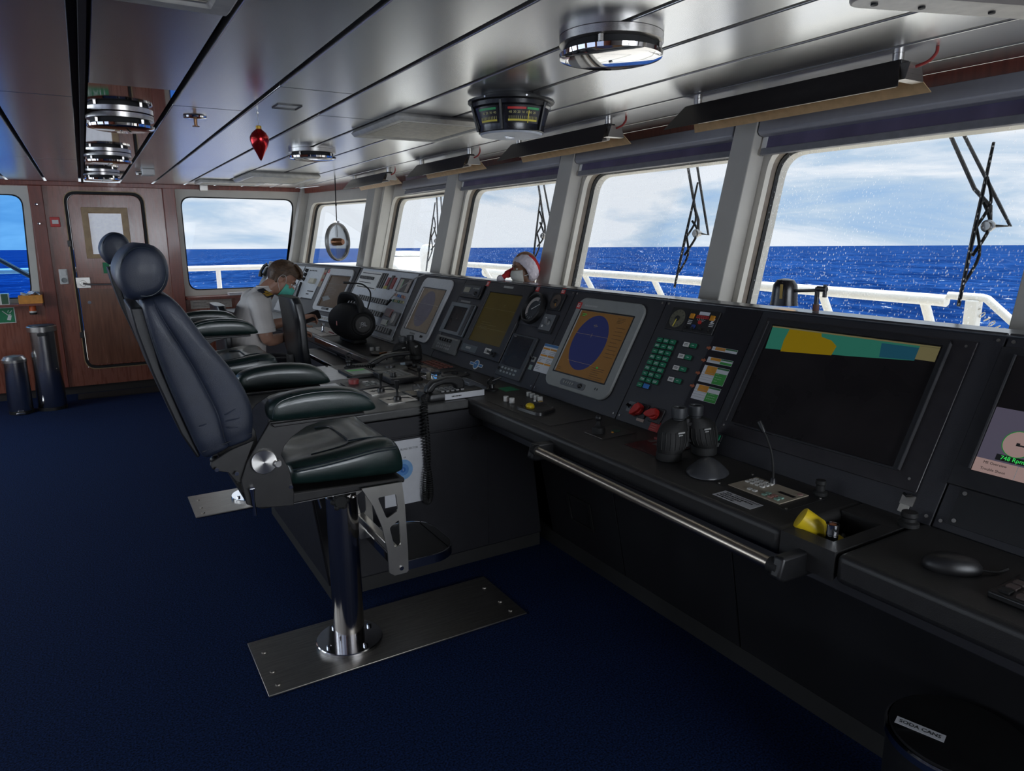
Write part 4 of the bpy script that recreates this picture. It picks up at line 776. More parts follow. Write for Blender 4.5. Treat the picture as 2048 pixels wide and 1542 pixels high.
def lever(b, x, y, h=.095): b.lathe([(.018, 0), (.019, .012), (.016, .018), (.006, .022), (.005, .05), (.008, .056), (.013, h), (0, h+.001)], T(x, y, 0), 16)
for y, l in ((3.045, 'bright lever plate nearest the telephone cord on the centre console'), (3.262, 'bright lever plate behind the first one on the centre console')):
    t = thing('lever_plate', l, 'control plate', TP(1.195, y), 'bright lever plates')
    P('plate', lambda b: plate(b, .15, .13, .002, 0, .003), steel, t); P('lever', lambda b: lever(b, -.005, -.005), black_plastic, t)
    P('arrow_mark', lambda b: (b.prism([(-.06, .015), (-.035, .03), (-.035, .022), (-.01, .022), (-.01, .008), (-.035, .008), (-.035, 0)], .0031, .0035), b.prism([(.02, .035), (.06, .02), (.068, -.03), (.05, -.005), (.02, .012)], .0031, .0035)), ink, t)
t = thing('thruster_panel', 'dark control panel with a red mushroom knob at the chair arm', 'control panel', TP(1.175, 3.45))
P('plate', lambda b: plate(b, .20, .20, .003, 0, .006), dark_bezel, t); P('red_knob', lambda b: b.lathe([(.026, .006), (.028, .026), (.026, .03), (0, .031)], T(-.045, .045, 0), 24), K('dull_red', (.22, .03, .03), .45), t)
P('key', lambda b: [b.box((.0+.03*i, .02-.03*j, .008), (.02, .014, .004)) for i in range(3) for j in range(3)], grey_bezel, t); P('white_key', lambda b: b.box((.02, .05, .0085), (.03, .012, .005)).box((.05, .02, .0085), (.012, .03, .005)), white_plastic, t)
t = thing('small_screen_panel', 'tilted little screen with a green strip beside the far chair arm', 'display', TP(1.245, 3.76))
P('frame', lambda b: plate(b, .16, .24, .004, 0, .016), black_plastic, t, bev=.003); P('screen', lambda b: plate(b, .11, .16, .002, .0161, .0168, 0, .0), K('pale_screen', (.4, .47, .45), .2, emit=(.5, .6, .55), estr=.06), t); P('green_strip', lambda b: b.bx(-.05, .05, .02, .06, .0169, .0174), K('lit_green_strip', (.1, .4, .1), .4, emit=(.2, .8, .2), estr=.05), t)
t = thing('blank_cover', 'plain bright aluminium cover with corner screws on the centre console', 'panel', TP(1.05, 3.88))
P('plate', lambda b: plate(b, .25, .44, .003, 0, .003), K('satin_aluminium', (.62, .63, .66), .3, .9), t)
for x in (-.11, .11):
    for y in (-.2, .2): P('screw', lambda b: b.cyl((x, y, .003), (x, y, .008), .008, n=10), black_rubber, t)
t = thing('blank_cover', 'plain bright aluminium strip left of the red mushroom knob', 'panel', TP(.99, 3.42))
P('plate', lambda b: plate(b, .13, .30, .003, 0, .003), K('satin_aluminium', (.62, .63, .66), .3, .9), t)
t = thing('keypad_box', 'raised black keypad box with grey keys and one knob', 'keypad', TP(1.37, 3.51))
P('body', lambda b: plate(b, .16, .27, .005, 0, .030), dark_bezel, t, bev=.005); P('face', lambda b: plate(b, .135, .235, .003, .0301, .032), K('keypad_face', (.22, .22, .20), .5), t)
for i in range(4):
    for j in range(5): P('key', lambda b: plate(b, .018, .024, .002, .0321, .036, -.035+.026*i, -.06+.034*j), grey_bezel, t)
knob(t, -.048, -.085, .032, .014, .026)
t = thing('covered_switch', 'switch under a clear cover in front of the handset', 'switch', TP(1.355, 3.13))
P('plate', lambda b: plate(b, .16, .13, .002, 0, .004), dark_bezel, t); P('caption', lambda b: b.bx(-.07, -.01, -.05, .05, .0041, .005), K('beige_caption', (.42, .36, .26), .5), t); P('cover', lambda b: plate(b, .10, .10, .006, .0051, .035, .02, 0), lens_glass, t, bev=.004)
P('button', lambda b: b.lathe([(.02, .0051), (.018, .02), (0, .02)], T(.02, .0, 0), 20), K('beige_button', (.3, .25, .18), .5), t)
t = thing('covered_joystick', 'small black joystick beside a clear box on the centre console', 'joystick', TP(1.50, 3.42))
P('plate', lambda b: plate(b, .17, .20, .003, 0, .004), K('brown_grey_plate', (.10, .085, .075), .5), t); P('stick', lambda b: lever(b, -.04, -.02, .07), black_rubber, t); P('cover', lambda b: plate(b, .085, .14, .006, .0041, .045, .035, .02), lens_glass, t, bev=.005); P('knob', lambda b: b.lathe([(.012, .0042), (.011, .03), (0, .03)], T(.035, .03, 0), 16), K('cream_knob', (.5, .46, .36), .5), t)
t = thing('ring_control', 'round dark ring control set flush before the blue emblem', 'control', TP(1.70, 3.46))
P('plate', lambda b: b.lathe([(.085, 0), (.085, .004), (.065, .010), (.060, .004), (0, .004)], n=36), dark_bezel, t); P('hub', lambda b: b.lathe([(.02, .004), (.018, .014), (0, .014)], n=20), black_rubber, t)
t = thing('red_key_panel', 'small dark panel with rows of dim red keys in front of the tall monitor', 'keypad', TP(1.735, 3.78))
P('plate', lambda b: plate(b, .13, .30, .003, 0, .004), dark_bezel, t)
for i in range(3):
    for j in range(7): P('key', lambda b: plate(b, .024, .026, .002, .0041, .009, -.035+.035*i, -.12+.04*j), K('dim_red_key', (.24, .07, .05), .5), t)
t = thing('tracker_disc', 'grey round disc with a black centre knob under the far handset', 'control', TP(1.435, 3.76))
P('disc', lambda b: b.lathe([(.10, 0), (.10, .016), (.095, .020), (0, .020)], n=40), K('disc_grey', (.22, .22, .20), .5), t); P('knob', lambda b: b.lathe([(.03, .020), (.028, .03), (.012, .034), (0, .034)], n=20), black_plastic, t)
t = thing('switch_cluster', 'dark control plate with knobs behind the round grey disc', 'control panel', TP(1.61, 3.70))
P('plate', lambda b: plate(b, .12, .22, .003, 0, .004), K('brown_grey_plate', (.10, .085, .075), .5), t)
for j in range(3): knob(t, -.02, -.07+.07*j, .004, .013, .018); 
P('caption', lambda b: b.bx(.015, .05, -.09, .09, .0041, .005), K('beige_caption', (.42, .36, .26), .5), t)
# microphone with coiled lead
t = thing('hand_microphone', 'black hand microphone with coiled lead standing on the centre console', 'microphone', TP(1.262, 3.97))
P('body', lambda b: b.lathe([(.03, 0), (.03, .01), (.018, .016), (.016, .03), (.022, .038), (.022, .05), (.012, .056), (0, .058)], n=20), black_plastic, t); P('ring', lambda b: b.tube([(.016*cos(a), 0, .072+.016*sin(a)) for a in [2*pi*i/16 for i in range(16)]], .004, 8, True), black_plastic, t)
def coil(p, r, turns, n=10):
    P3 = [V(q) for q in p]; out = []; L_ = len(P3)-1
    for i in range(turns*n+1):
        f = i/(turns*n)*L_; k = min(int(f), L_-1); u = f-k; c = P3[k].lerp(P3[k+1], u); d = (P3[k+1]-P3[k]).normalized(); a = d.orthogonal().normalized(); b_ = d.cross(a); g = 2*pi*i/n
        out.append(c+a*(r*cos(g))+b_*(r*sin(g)))
    return out
P('lead', lambda b: b.tube(coil(spline([(.0, -.03, .014), (.03, -.05, .012), (.09, -.07, .012), (.15, -.08, .012)], 4), .009, 20, 8), .0032, 6), black_rubber, t)
# telephones
class MB_at:                                                            # the same builder seen through a placed frame
    def __init__(s, b, M): s.b = b; s.M = M
    def bx(s, *a): s.b.bx(*a, s.M); return s
def handset(b, x0, x1, z0, arch, r=.017, y=0):
    b.tube(spline([(x0-.01, y, z0-.012), (x0, y, z0+.008), (x0+.045, y, z0+arch*.75), ((x0+x1)/2, y, z0+arch), (x1-.04, y, z0+arch*.85), (x1, y, z0+.02), (x1, y, z0-.012)], 4), [.027]*4+[.024]*4+[r+.004]*4+[r+.004]*4+[.024]*4+[.029]*5, 14)
t = thing('telephone', 'black desk telephone with white label strip and arched handset', 'telephone', TP(1.44, 2.985))
P('base', lambda b: b.loft([[(x*s_, y*s_, z) for x, y in rrect(.30, .15, .02, 4)] for s_, z in ((.97, 0), (1, .006), (1, .02), (.95, .034))]), black_plastic, t, bev=.002)
P('keypad', lambda b: [b.box((-.06+.026*i, -.038+.022*j, .0365), (.016, .013, .006)) for i in range(5) for j in range(4)], K('key_pale_grey', (.34, .34, .34), .45), t)
P('handset', lambda b: b.prism([(-.142, .034), (-.133, .060), (-.104, .087), (-.03, .100), (.03, .097), (.054, .087), (.064, .068), (.062, .034), (.018, .034), (.015, .054), (-.01, .066), (-.05, .068), (-.088, .058), (-.106, .034)], -.012, .036, frame((0, 0, 0), (1, 0, 0), (0, 0, 1))), black_plastic, t, bev=.010, seg=3)
P('label_strip', lambda b: b.prism([(-.065, .002), (.145, .002), (.145, .030), (-.065, .030)], .0, .0015, frame((0, -.0755, 0), (1, 0, 0), (0, 0, 1))), paper, t)
P('label_print', lambda b: dashes(MB_at(b, frame((.0, -.0772, .0), (1, 0, 0), (0, 0, 1))), -.03, .013, 1, .125, .01, .006, 0, 91), ink, t)
t = thing('coiled_lead', 'black coiled telephone cord looping down before the white notice', 'cord', T(1.236, 2.835, .62))
mk('coil', MB().tube(coil(spline([(1.30, 2.97, .865), (1.255, 2.90, .868), (1.238, 2.846, .85), (1.236, 2.842, .72), (1.243, 2.84, .60), (1.256, 2.838, .50), (1.256, 2.838, .42), (1.240, 2.836, .392), (1.224, 2.834, .42), (1.228, 2.832, .50), (1.246, 2.830, .60), (1.246, 2.832, .72), (1.243, 2.838, .83), (1.262, 2.88, .872), (1.31, 2.955, .868)], 5), .0095, 120, 8), .0034, 6), black_rubber, t)
t = thing('telephone', 'black low telephone with a slanted handset in the centre console before the dark binoculars', 'telephone', TP(1.50, 3.90))
P('base', lambda b: plate(b, .22, .12, .008, 0, .028), K('phone_cradle_grey', (.05, .05, .052), .45), t, bev=.006)
P('handset', lambda b: b.prism([(-.145, .030), (-.12, .045), (-.05, .073), (.02, .080), (.115, .080), (.115, .058), (.02, .058), (-.04, .050), (-.10, .024), (-.13, .018)], -.024, .024, frame((0, 0, 0), (1, 0, 0), (0, 0, 1))), black_plastic, t, bev=.007, seg=3); P('window', lambda b: b.box((.045, -.061, .018), (.03, .003, .014)), K('pale_blue_window', (.4, .5, .58), .4), t)
# items between telephone and panel
t = thing('tilted_display', 'small grey wedge display behind the desk telephone', 'display', TP(1.60, 3.045))
P('body', lambda b: b.prism([(-.05, 0), (.045, 0), (.05, .018), (-.035, .062), (-.05, .05)], -.045, .045, frame((0, 0, 0), (1, 0, 0), (0, 0, 1)) @ I4), slate_bezel, t, bev=.004)
P('screen', lambda b: b.bx(-.038, .032, -.036, .036, 0, .0012, frame((.006, 0, .0418), V((.085, 0, -.044)), (0, 1, 0))), K('grey_lcd', (.27, .29, .28), .3), t)
t = thing('ring_lever', 'black ring lever on a small pedestal behind the wedge display', 'lever', TP(1.675, 2.995))
P('pedestal', lambda b: b.lathe([(.035, 0), (.035, .006), (.015, .012), (.012, .03), (0, .03)], n=20), black_plastic, t); P('ring', lambda b: b.tube([(.022*cos(a), .006*sin(a*2), .046+.018*sin(a)) for a in [2*pi*i/16 for i in range(16)]], .005, 8, True), black_plastic, t); P('lever', lambda b: b.tube([(0, 0, .045), (.05, -.005, .06)], .006, 8), black_plastic, t)
t = thing('green_card', 'flat dark green card with pale print lying below the log display', 'card', TP(1.755, 2.97))
P('sheet', lambda b: plate(b, .085, .095, .002, 0, .001), green_dark, t); P('print', lambda b: b.bx(-.03, -.005, -.035, .035, .0011, .0013).bx(.005, .03, -.035, .035, .0011, .0013), K('dim_green', (.02, .32, .16), .6), t)
# trackball panel
t = thing('trackball_panel', 'radar control panel with white knobs and a yellow trackball', 'control panel', TP(1.65, 2.535))
P('plate', lambda b: plate(b, .225, .525, .003, 0, .002), K('track_panel', (.034, .032, .030), .45), t, bev=.0008)
P('palm_rest', lambda b: b.loft([[(x*q+.0, y*q-.02, z) for x, y in round_poly([(-.085, .09), (-.07, -.10), (.06, -.055), (.065, .07)], .04, 5)] for q, z in ((1.0, .0021), (.97, .014), (.86, .017), (.72, .008), (.55, .005))]), black_plastic, t, ang=50)
P('trackball', lambda b: b.ell((-.022, .028, .010), (.021, .021, .018)), yellow, t)
for x, y, h in ((-.040, .208, .024), (-.036, .162, .024), (.107, .240, .020), (.104, .204, .020), (.099, .163, .020), (.098, .129, .020)): P('white_knob', lambda b: b.lathe([(.0125, .0021), (.0125, h), (.011, h+.002), (0, h+.002)], T(x, y, 0), 18), white_plastic, t)
P('amber_key', lambda b: b.box((.055, .06, .018), (.018, .012, .004)), K('amber_key', (.55, .36, .12), .4), t); P('white_key', lambda b: b.box((.04, .085, .018), (.008, .008, .008)), white_plastic, t)
t = thing('joystick', 'black ball-topped joystick on a plate beside the console edge', 'joystick', TP(1.645, 2.09))
P('plate', lambda b: b.bx(-.045, .12, -.08, .05, 0, .002), K('joystick_plate', (.045, .042, .04), .4), t); P('edge', lambda b: b.bx(-.046, -.043, -.08, .03, .0021, .003), steel, t)
P('boot', lambda b: b.lathe([(.026, .002), (.027, .014), (.024, .024), (.016, .028), (.010, .036), (.007, .05), (0, .05)], n=24), black_rubber, t); P('ball', lambda b: b.ell((0, 0, .060), (.0135, .0135, .0135)), black_plastic, t)
P('green_button', lambda b: b.lathe([(.018, .002), (.016, .005), (0, .006)], T(.07, -.02, 0), 20), K('faded_green', (.03, .10, .06), .5), t); P('amber_lamp', lambda b: b.lathe([(.005, .002), (.004, .006), (0, .006)], T(.045, -.03, 0), 12), orange_ink, t)
t = thing('red_alarm_plate', 'dark reddish plate with tags half hidden behind the binoculars', 'control panel', TP(1.71, 1.86))
P('plate', lambda b: b.bx(-.08, .085, -.11, .055, 0, .002), K('dark_red_plate', (.06, .008, .010), .3), t); P('tag', lambda b: b.box((.035, .03, .003), (.03, .02, .001)).box((.02, -.01, .003), (.03, .02, .001)), K('dull_tag', (.16, .13, .12), .6), t); P('red_button', lambda b: b.box((.07, .03, .006), (.025, .035, .008)), K('dull_red', (.22, .03, .03), .45), t)
# binoculars
def binos(name, lab, x, y, z, rz, s=1.0, grp=None):
    t = thing(name, lab, 'binoculars', T(x, y, z) @ RZ(rz) @ MX.Scale(s, 4))
    for sx_ in (-1, 1):
        bw = MB(); F = T(sx_*.060, 0, 0)
        bw.loft([[(px_*a+sx_*ox, py_*b_+oy, zz) for px_, py_ in circ(1, 28)] for a, b_, ox, oy, zz in ((.034, .034, .066, 0, .0), (.038, .038, .066, 0, .003), (.038, .038, .066, 0, .021), (.0355, .036, .066, 0, .025), (.044, .039, .060, 0, .036), (.049, .038, .0555, 0, .054), (.0495, .036, .054, .002, .078), (.045, .033, .051, .003, .096), (.036, .029, .045, .005, .108), (.023, .023, .034, .006, .117))])
        br_ = mk('barrel', bw, black_rubber, t, world=False)
        rb = MB()
        for k in range(9):
            a = RAD(-165+k*19)
            rb.tube([(sx_*.060+.0445*cos(a), .0395*sin(a), .038), (sx_*.055+.0495*cos(a), .0378*sin(a), .060), (sx_*.053+.0475*cos(a), .0345*sin(a)+.002, .088)], .0018, 6)
        mk('grip_ribs', rb, black_rubber, br_, world=False)
        ey = MB(); ey.lathe([(.017, .112), (.017, .120), (.022, .124), (.023, .150), (.0215, .154), (.016, .154), (.015, .146), (0, .146)], T(sx_*.031, .006, 0), 26); mk('eyepiece', ey, K('eyecup_grey', (.035, .038, .042), .5), br_, world=False)
        mk('lettering', MB().box((sx_*.048-.004, -.0350, .088), (.024, .003, .0045)).box((sx_*.048-.007, -.0358, .081), (.014, .003, .003)), K('pale_lettering', (.46, .46, .45), .5), br_, world=False)
    mk('hinge', MB().cyl((0, .008, .03), (0, .008, .118), .012).box((0, .006, .10), (.06, .022, .012)).box((0, .006, .05), (.05, .02, .012)), black_plastic, t, world=False, bev=.002)
    return t
binos('binoculars', 'black rubber binoculars standing on the console beside the tables card', 1.722, 1.692, .8455, -.10, 1.16)
binos('binoculars', 'dark binoculars standing at the far side of the centre console', 1.655, 4.03, .8455, .25, 1.0)
t = thing('binocular_strap', 'black strap arching over the dark binoculars on the far worktop', 'strap', T(1.56, 3.98, .86)); mk('strap', MB().tube(spline([(1.50, 3.99, .848), (1.51, 3.98, .90), (1.56, 3.97, .925), (1.64, 3.968, .93)], 5), .006, 8, flat=.4), black_rubber, t)
solo('dark_puck', 'low dark dome with a sharp front edge lying before the binoculars', 'computer mouse', MB().loft([[(.067*q*cos(a)*(1.25 if cos(a) < 0 else 1), .067*q*sin(a), zz) for a in [2*pi*i/32 for i in range(32)]] for q, zz in ((.96, 0), (1, .003), (.98, .008), (.80, .021), (.55, .036), (.30, .047), (.10, .052), (.02, .053))], M=T(1.655, 1.53, ZT) @ RZ(.5)), K('dark_grey_shell', (.05, .052, .058), .35), at=(1.655, 1.53, ZT), ang=60)
# public address panel
t = thing('talkback_panel', 'cream keypad panel with gooseneck microphone set in the worktop', 'microphone panel', TP(1.683, 1.315))
P('plate', lambda b: b.bx(-.082, .083, -.132, .130, 0, .002), black_plastic, t); P('face', lambda b: b.bx(-.066, .064, -.094, .095, .0021, .005), tan_bezel, t, bev=.001)
for c in range(4):
    for r in range(3): P('key', lambda b: b.box((.04-.019*r, .078-.0185*c, .007), (.011, .012, .004)), white_plastic, t)
for k in range(2): P('key', lambda b: b.box((-.045, .03-.0185*k, .007), (.011, .012, .004)), white_plastic, t)
for c in range(3):
    for r in range(2): P('key', lambda b: b.box((-.028-.018*r, -.025-.022*c, .007), (.011, .013, .004)), [K('pale_mint_key', (.3, .5, .42), .5), K('pale_rose_key', (.5, .25, .22), .5), K('pale_mint_key', (.3, .5, .42), .5)][c], t)
P('display', lambda b: b.bx(.005, .019, -.085, -.03, .0051, .006), screen_off, t); P('logo_mark', lambda b: b.cyl((.045, -.078, .0051), (.045, -.078, .0062), .008, n=20), K('red_white', (.5, .3, .28), .5), t)
P('gooseneck', lambda b: b.tube(spline([(.056, .028, .005), (.056, .030, .05), (.055, .04, .10), (.054, .062, .145), (.052, .080, .170)], 5), .0035, 8), black_rubber, t); P('microphone', lambda b: b.tube([(.0535, .072, .158), (.052, .082, .174), (.051, .092, .188)], [.006, .009, .008], 12), black_plastic, t); P('socket', lambda b: b.lathe([(.011, .005), (.008, .02), (.005, .024), (0, .024)], T(.056, .028, 0), 16), black_plastic, t)
for x in (-.075, .076):
    for y in (-.124, .122): P('screw', lambda b: b.cyl((x, y, .002), (x, y, .004), .004, n=10), dark_steel, t)
t = thing('instruction_label', 'white label with printed instructions stuck in front of the cream keypad', 'label', TP(1.55, 1.314))
P('sheet', lambda b: b.bx(-.028, .028, -.07, .07, 0, .0008), paper, t)
P('heading', lambda b: b.text('ANNOUNCEMENT', .0105, T(.018, -.018, .0010) @ RZ(-pi/2)), ink, t)
P('print', lambda b: (dashes(MB_at(b, T(.018, .055, .0009) @ RZ(-pi/2)), 0, -.004, 1, .030, .01, .007, 0, 61), dashes(MB_at(b, T(.006, .06, .0009) @ RZ(-pi/2)), 0, -.004, 3, .115, .0125, .007, 0, 62)), ink, t)
solo('rotary_control', 'black round control behind the cream keypad panel', 'knob', MB().lathe([(.020, 0), (.020, .010), (.013, .014), (.012, .030), (.015, .034), (.014, .045), (0, .046)], T(1.79, 1.215, ZT), 24), black_rubber, at=(1.79, 1.215, ZT))
solo('rotary_control', 'black round control under the small steel clip at the seam', 'knob', MB().lathe([(.026, 0), (.026, .010), (.018, .014), (.017, .022), (.021, .027), (.019, .038), (0, .039)], T(1.79, .95, ZT), 24), black_rubber, at=(1.79, .95, ZT))
t = thing('flashlight', 'yellow flashlight leaning out of the recess in the worktop', 'flashlight', T(1.565, 1.055, .80))
Fx = T(1.60, 1.035, .815) @ (V((-.052, .068, .052))).to_track_quat('Z', 'Y').to_matrix().to_4x4()
mk('body', MB(Fx).lathe([(0, -.045), (.020, -.045), (.022, .02), (.025, .034), (.030, .046), (.031, .098), (.028, .100)], n=30), yellow, t); mk('reflector', MB(Fx).lathe([(.0278, .0985), (.012, .066), (0, .064)], n=24), K('pale_yellow_inside', (.75, .58, .08), .5), t)
t = thing('steel_plug', 'short steel plug with an orange core standing in the recess', 'plug', T(1.548, 1.005, .76))
mk('sleeve', MB(T(1.556, 1.012, .762)).lathe([(.015, 0), (.015, .09), (.0165, .092), (.0165, .118), (.013, .118), (.012, .11), (0, .11)], n=28), chrome, t); mk('core', MB(T(1.556, 1.012, .762)).lathe([(.010, .1101), (.009, .116), (0, .117)], n=20), K('orange_core', (.6, .2, .08), .5), t)
solo('cable_loop', 'dark cable bundled in the worktop recess beside the steel plug', 'cable', MB().tube(spline([(1.60, 1.08, .772), (1.66, 1.05, .795), (1.70, 1.02, .785), (1.66, 1.01, .772), (1.62, 1.03, .80), (1.68, 1.06, .80)], 6), .007, 8), black_rubber, at=(1.66, 1.04, .77))
t = thing('computer_mouse', 'black mouse with a small white sticker on the right worktop', 'computer mouse', TP(1.625, .755) @ RZ(-.9))
P('shell', lambda b: b.loft([[(.062*q*cos(a), .036*q*sin(a)*(1-.12*cos(a)), zz) for a in [2*pi*i/28 for i in range(28)]] for q, zz in ((.95, 0), (1, .006), (.97, .016), (.82, .029), (.5, .037), (.1, .039))]), black_plastic, t, ang=60); P('sticker', lambda b: b.box((.030, .0, .0325), (.020, .024, .004), RY(.30)), K('pale_mint', (.5, .7, .6), .6), t); P('cable', lambda b: b.tube(spline([(.06, 0, .008), (.09, .01, .004), (.12, .04, .004)], 5), .003, 6), black_rubber, t)
t = thing('keyboard', 'black keypad with pale keys cut by the right photo edge', 'keyboard', TP(1.63, .55))
P('body', lambda b: b.bx(-.07, .07, -.20, .10, 0, .016), black_plastic, t, bev=.004)
for i in range(4):
    for j in range(8): P('key', lambda b: plate(b, .022, .022, .003, .0161, .021, -.045+.03*i, .075-.033*j), K('key_dusky', (.11, .085, .08), .5) if (i+j) % 3 else black_rubber, t)
t = thing('waste_bin', 'black bin with steel rim labelled SODA CANS under the worktop', 'bin', T(1.72, .73, 0))
P('body', lambda b: b.lathe([(.15, 0), (.155, .02), (.158, .36), (0, .36)], n=44), black_plastic, t); P('rim', lambda b: b.lathe([(.160, .361), (.164, .364), (.164, .382), (.158, .386), (.157, .372)], n=48), chrome, t); P('lid', lambda b: b.lathe([(.156, .376), (.153, .392), (.12, .402), (0, .405)], n=44), K('lid_black', (.010, .010, .011), .35), t)
Fl = T(-.083, .052, .4045) @ RZ(-1.28) @ RX(RAD(6)) @ RY(0)
P('label', lambda b: b.bx(-.054, .054, -.013, .013, 0, .001, Fl), paper, t); P('lettering', lambda b: b.text('SODA CANS', .0165, Fl @ T(0, 0, .0013)), ink, t)
# clip lamp on the ledge
t = thing('clip_lamp', 'black cylindrical clip-on lamp lit amber on the console ledge', 'lamp', T(2.20, 1.58, 1.335))
mk('shade', MB().lathe([(.046, 1.352), (.050, 1.345), (.047, 1.36), (.044, 1.40), (.042, 1.42), (.030, 1.437), (.012, 1.442), (0, 1.442)], T(2.2, 1.71, 0), 32, False), K('lamp_black', (.012, .011, .013), .28), t); mk('bulb_glow', MB().lathe([(.044, 1.3455), (.040, 1.350), (0, 1.351)], T(2.2, 1.71, 0), 24), lamp_warm, t)
mk('label', MB(frame((2.155, 1.6905, 1.398), (.38, -.92, 0), (0, 0, 1))).bx(-.005, .005, -.026, .026, 0, .0015), K('old_gold', (.35, .24, .06), .5), t)
mk('arm', MB().tube([(2.2, 1.665, 1.40), (2.2, 1.60, 1.405), (2.2, 1.545, 1.412)], .0055, 10).cyl((2.2, 1.545, 1.428), (2.2, 1.545, 1.385), .007), black_metal, t)
mk('post', MB().cyl((2.2, 1.575, 1.334), (2.2, 1.575, 1.418), .008).cyl((2.2, 1.575, 1.413), (2.2, 1.54, 1.413), .010), black_metal, t); mk('clamp', MB().cyl((2.2, 1.575, 1.334), (2.2, 1.575, 1.358), .011), K('rust_brown', (.14, .06, .04), .6), t)
# far worktop: loudspeaker, plate, shelf
t = thing('loudspeaker', 'black barrel-shaped portable loudspeaker with carrying handle on the far worktop', 'loudspeaker', T(1.62, 4.95, .846))
ax = V((.04, -1, -.03)).normalized(); S0 = V((1.640, 4.80, .992)); Fs = frame(S0, ax.cross(V((0, 0, 1))), V((0, 0, 1))); 
if V((Fs[0][2], Fs[1][2], Fs[2][2])).dot(ax) < 0: Fs = Fs @ RY(pi)
mk('body', MB(Fs).lathe([(0, -.46), (.085, -.455), (.105, -.43), (.128, -.35), (.136, -.22), (.132, -.12), (.118, -.05), (.102, -.012), (.090, 0), (.084, -.008), (0, -.010)], n=44), K('speaker_cloth', (.010, .010, .011), .75, bump=.8, bscale=500), t)
mk('end_cone', MB(Fs).lathe([(.083, -.009), (.076, .002), (.064, -.002), (.061, .004), (0, .006)], n=40), black_rubber, t); bd = mk('badge', MB(Fs).lathe([(.058, .0062), (.056, .010), (0, .010)], n=36), K('badge_grey', (.05, .047, .045), .4), t)
mk('lettering', MB(Fs).text('JBL', .045, T(0, 0, .0106), ext=.0008), chrome, bd)
mk('handle', MB(Fs).tube(spline([(0, .085, -.015), (0, .125, -.02), (0, .168, -.06), (0, .182, -.14), (0, .184, -.24), (0, .172, -.34), (0, .130, -.395), (0, .085, -.40)], 6), .021, 12, flat=2.0), black_rubber, t); mk('foot', MB(Fs).bx(-.05, .05, -.145, -.118, -.36, -.06), black_rubber, t, bev=.006)
mk('side_mark', MB(Fs).bx(-.139, -.134, -.012, .018, -.16, -.15), K('pink_tag', (.6, .25, .25), .5), t)
t = thing('control_plate', 'pale metal plate with a chrome lever on the far worktop', 'control plate', TP(1.60, 5.66))
P('plate', lambda b: b.bx(-.10, .10, -.27, .27, 0, .006), K('warm_aluminium', (.50, .46, .42), .35, .6), t); P('lever', lambda b: b.lathe([(.018, .006), (.012, .014), (.008, .05), (.013, .056), (.012, .075), (0, .076)], T(-.01, -.03, 0), 18), chrome, t)
for i in range(4): P('red_key', lambda b: b.box((.02, -.10-.035*i, .009), (.012, .014, .006)), K('dull_red', (.3, .05, .05), .5), t)
P('joint', lambda b: b.bx(-.10, .10, -.13, -.125, .0061, .0065).bx(-.02, -.015, -.27, .27, .0061, .0065), ink, t)
t = thing('pullout_shelf', 'dark pull-out shelf with bright edge under the far worktop', 'shelf', T(1.40, 4.85, .775))
mk('board', MB().bx(1.335, 1.478, 4.52, 5.35, .742, .764), black_plastic, t); mk('edge', MB().bx(1.322, 1.334, 4.52, 5.35, .740, .768), chrome, t, bev=.003)
solo('worktop_edge_strip', 'bright metal strip along the front edge of the far worktop', 'trim', MB().bx(1.466, 1.4765, 4.14, 5.45, .80, .838), chrome, at=(1.47, 4.8, .8), bev=.004)
t = thing('bottle_caps_dish', 'dark low dish with an orange bit lying left of the dark binoculars', 'dish', TP(1.60, 4.33))
P('dish', lambda b: b.lathe([(.05, 0), (.075, .012), (.072, .014), (.048, .004), (0, .004)], n=30), black_plastic, t); P('orange_bit', lambda b: b.box((.01, 0, .009), (.05, .02, .01), RZ(.4)), K('rust_orange2', (.45, .16, .05), .5), t)
for i, (x, y) in enumerate(((1.60, 4.52), (1.635, 4.50))): solo('white_cap', 'small cream cap, %s of two on the worktop below the loudspeaker' % ('left' if i == 0 else 'right'), 'cap', MB().lathe([(.015, 0), (.015, .022), (.012, .024), (0, .024)], T(x, y, ZT), 16), white_plastic, at=(x, y, ZT), group='cream caps on the worktop')
solo('small_grey_block', 'ribbed grey block at the foot of the pale far radar', 'block', MB().bx(1.76, 1.80, 4.28, 4.38, ZT, ZT+.03), slate_bezel, at=(1.78, 4.33, ZT), bev=.004)

# ------------------------------------------------------------------ pilot chairs
YC = 2.53
head_p = [(.141, 1.587), (.179, 1.578), (.204, 1.548), (.211, 1.507), (.202, 1.463), (.177, 1.435), (.141, 1.424), (.105, 1.421), (.083, 1.444), (.070, 1.475), (.068, 1.506), (.078, 1.536), (.096, 1.562), (.119, 1.580)]
back_p = [(.123, 1.418), (.170, 1.436), (.195, 1.438), (.214, 1.424), (.241, 1.387), (.293, 1.291), (.371, 1.178), (.402, 1.100), (.413, 1.050), (.412, 1.020), (.403, .992), (.402, .958), (.331, .938), (.256, .909), (.236, .942), (.200, 1.052), (.158, 1.212), (.131, 1.369)]
arm_p = [(.455, 1.026), (.443, 1.045), (.440, 1.068), (.451, 1.090), (.489, 1.107), (.546, 1.117), (.619, 1.118), (.694, 1.111), (.739, 1.098), (.772, 1.075), (.795, 1.044), (.797, 1.026), (.785, 1.019), (.638, 1.018)]
plate_p = [(.448, 1.024), (.399, .950), (.368, .901), (.347, .847), (.347, .830), (.356, .763), (.392, .744), (.503, .729), (.506, .778), (.497, .858), (.475, .910), (.487, .938), (.510, .962), (.562, .992), (.637, 1.008), (.758, 1.010), (.759, 1.024)]
bplate_p = [(.398, .966), (.327, .947), (.265, .916), (.262, .905), (.266, .894), (.282, .884), (.312, .874), (.333, .840), (.353, .829), (.373, .910)]
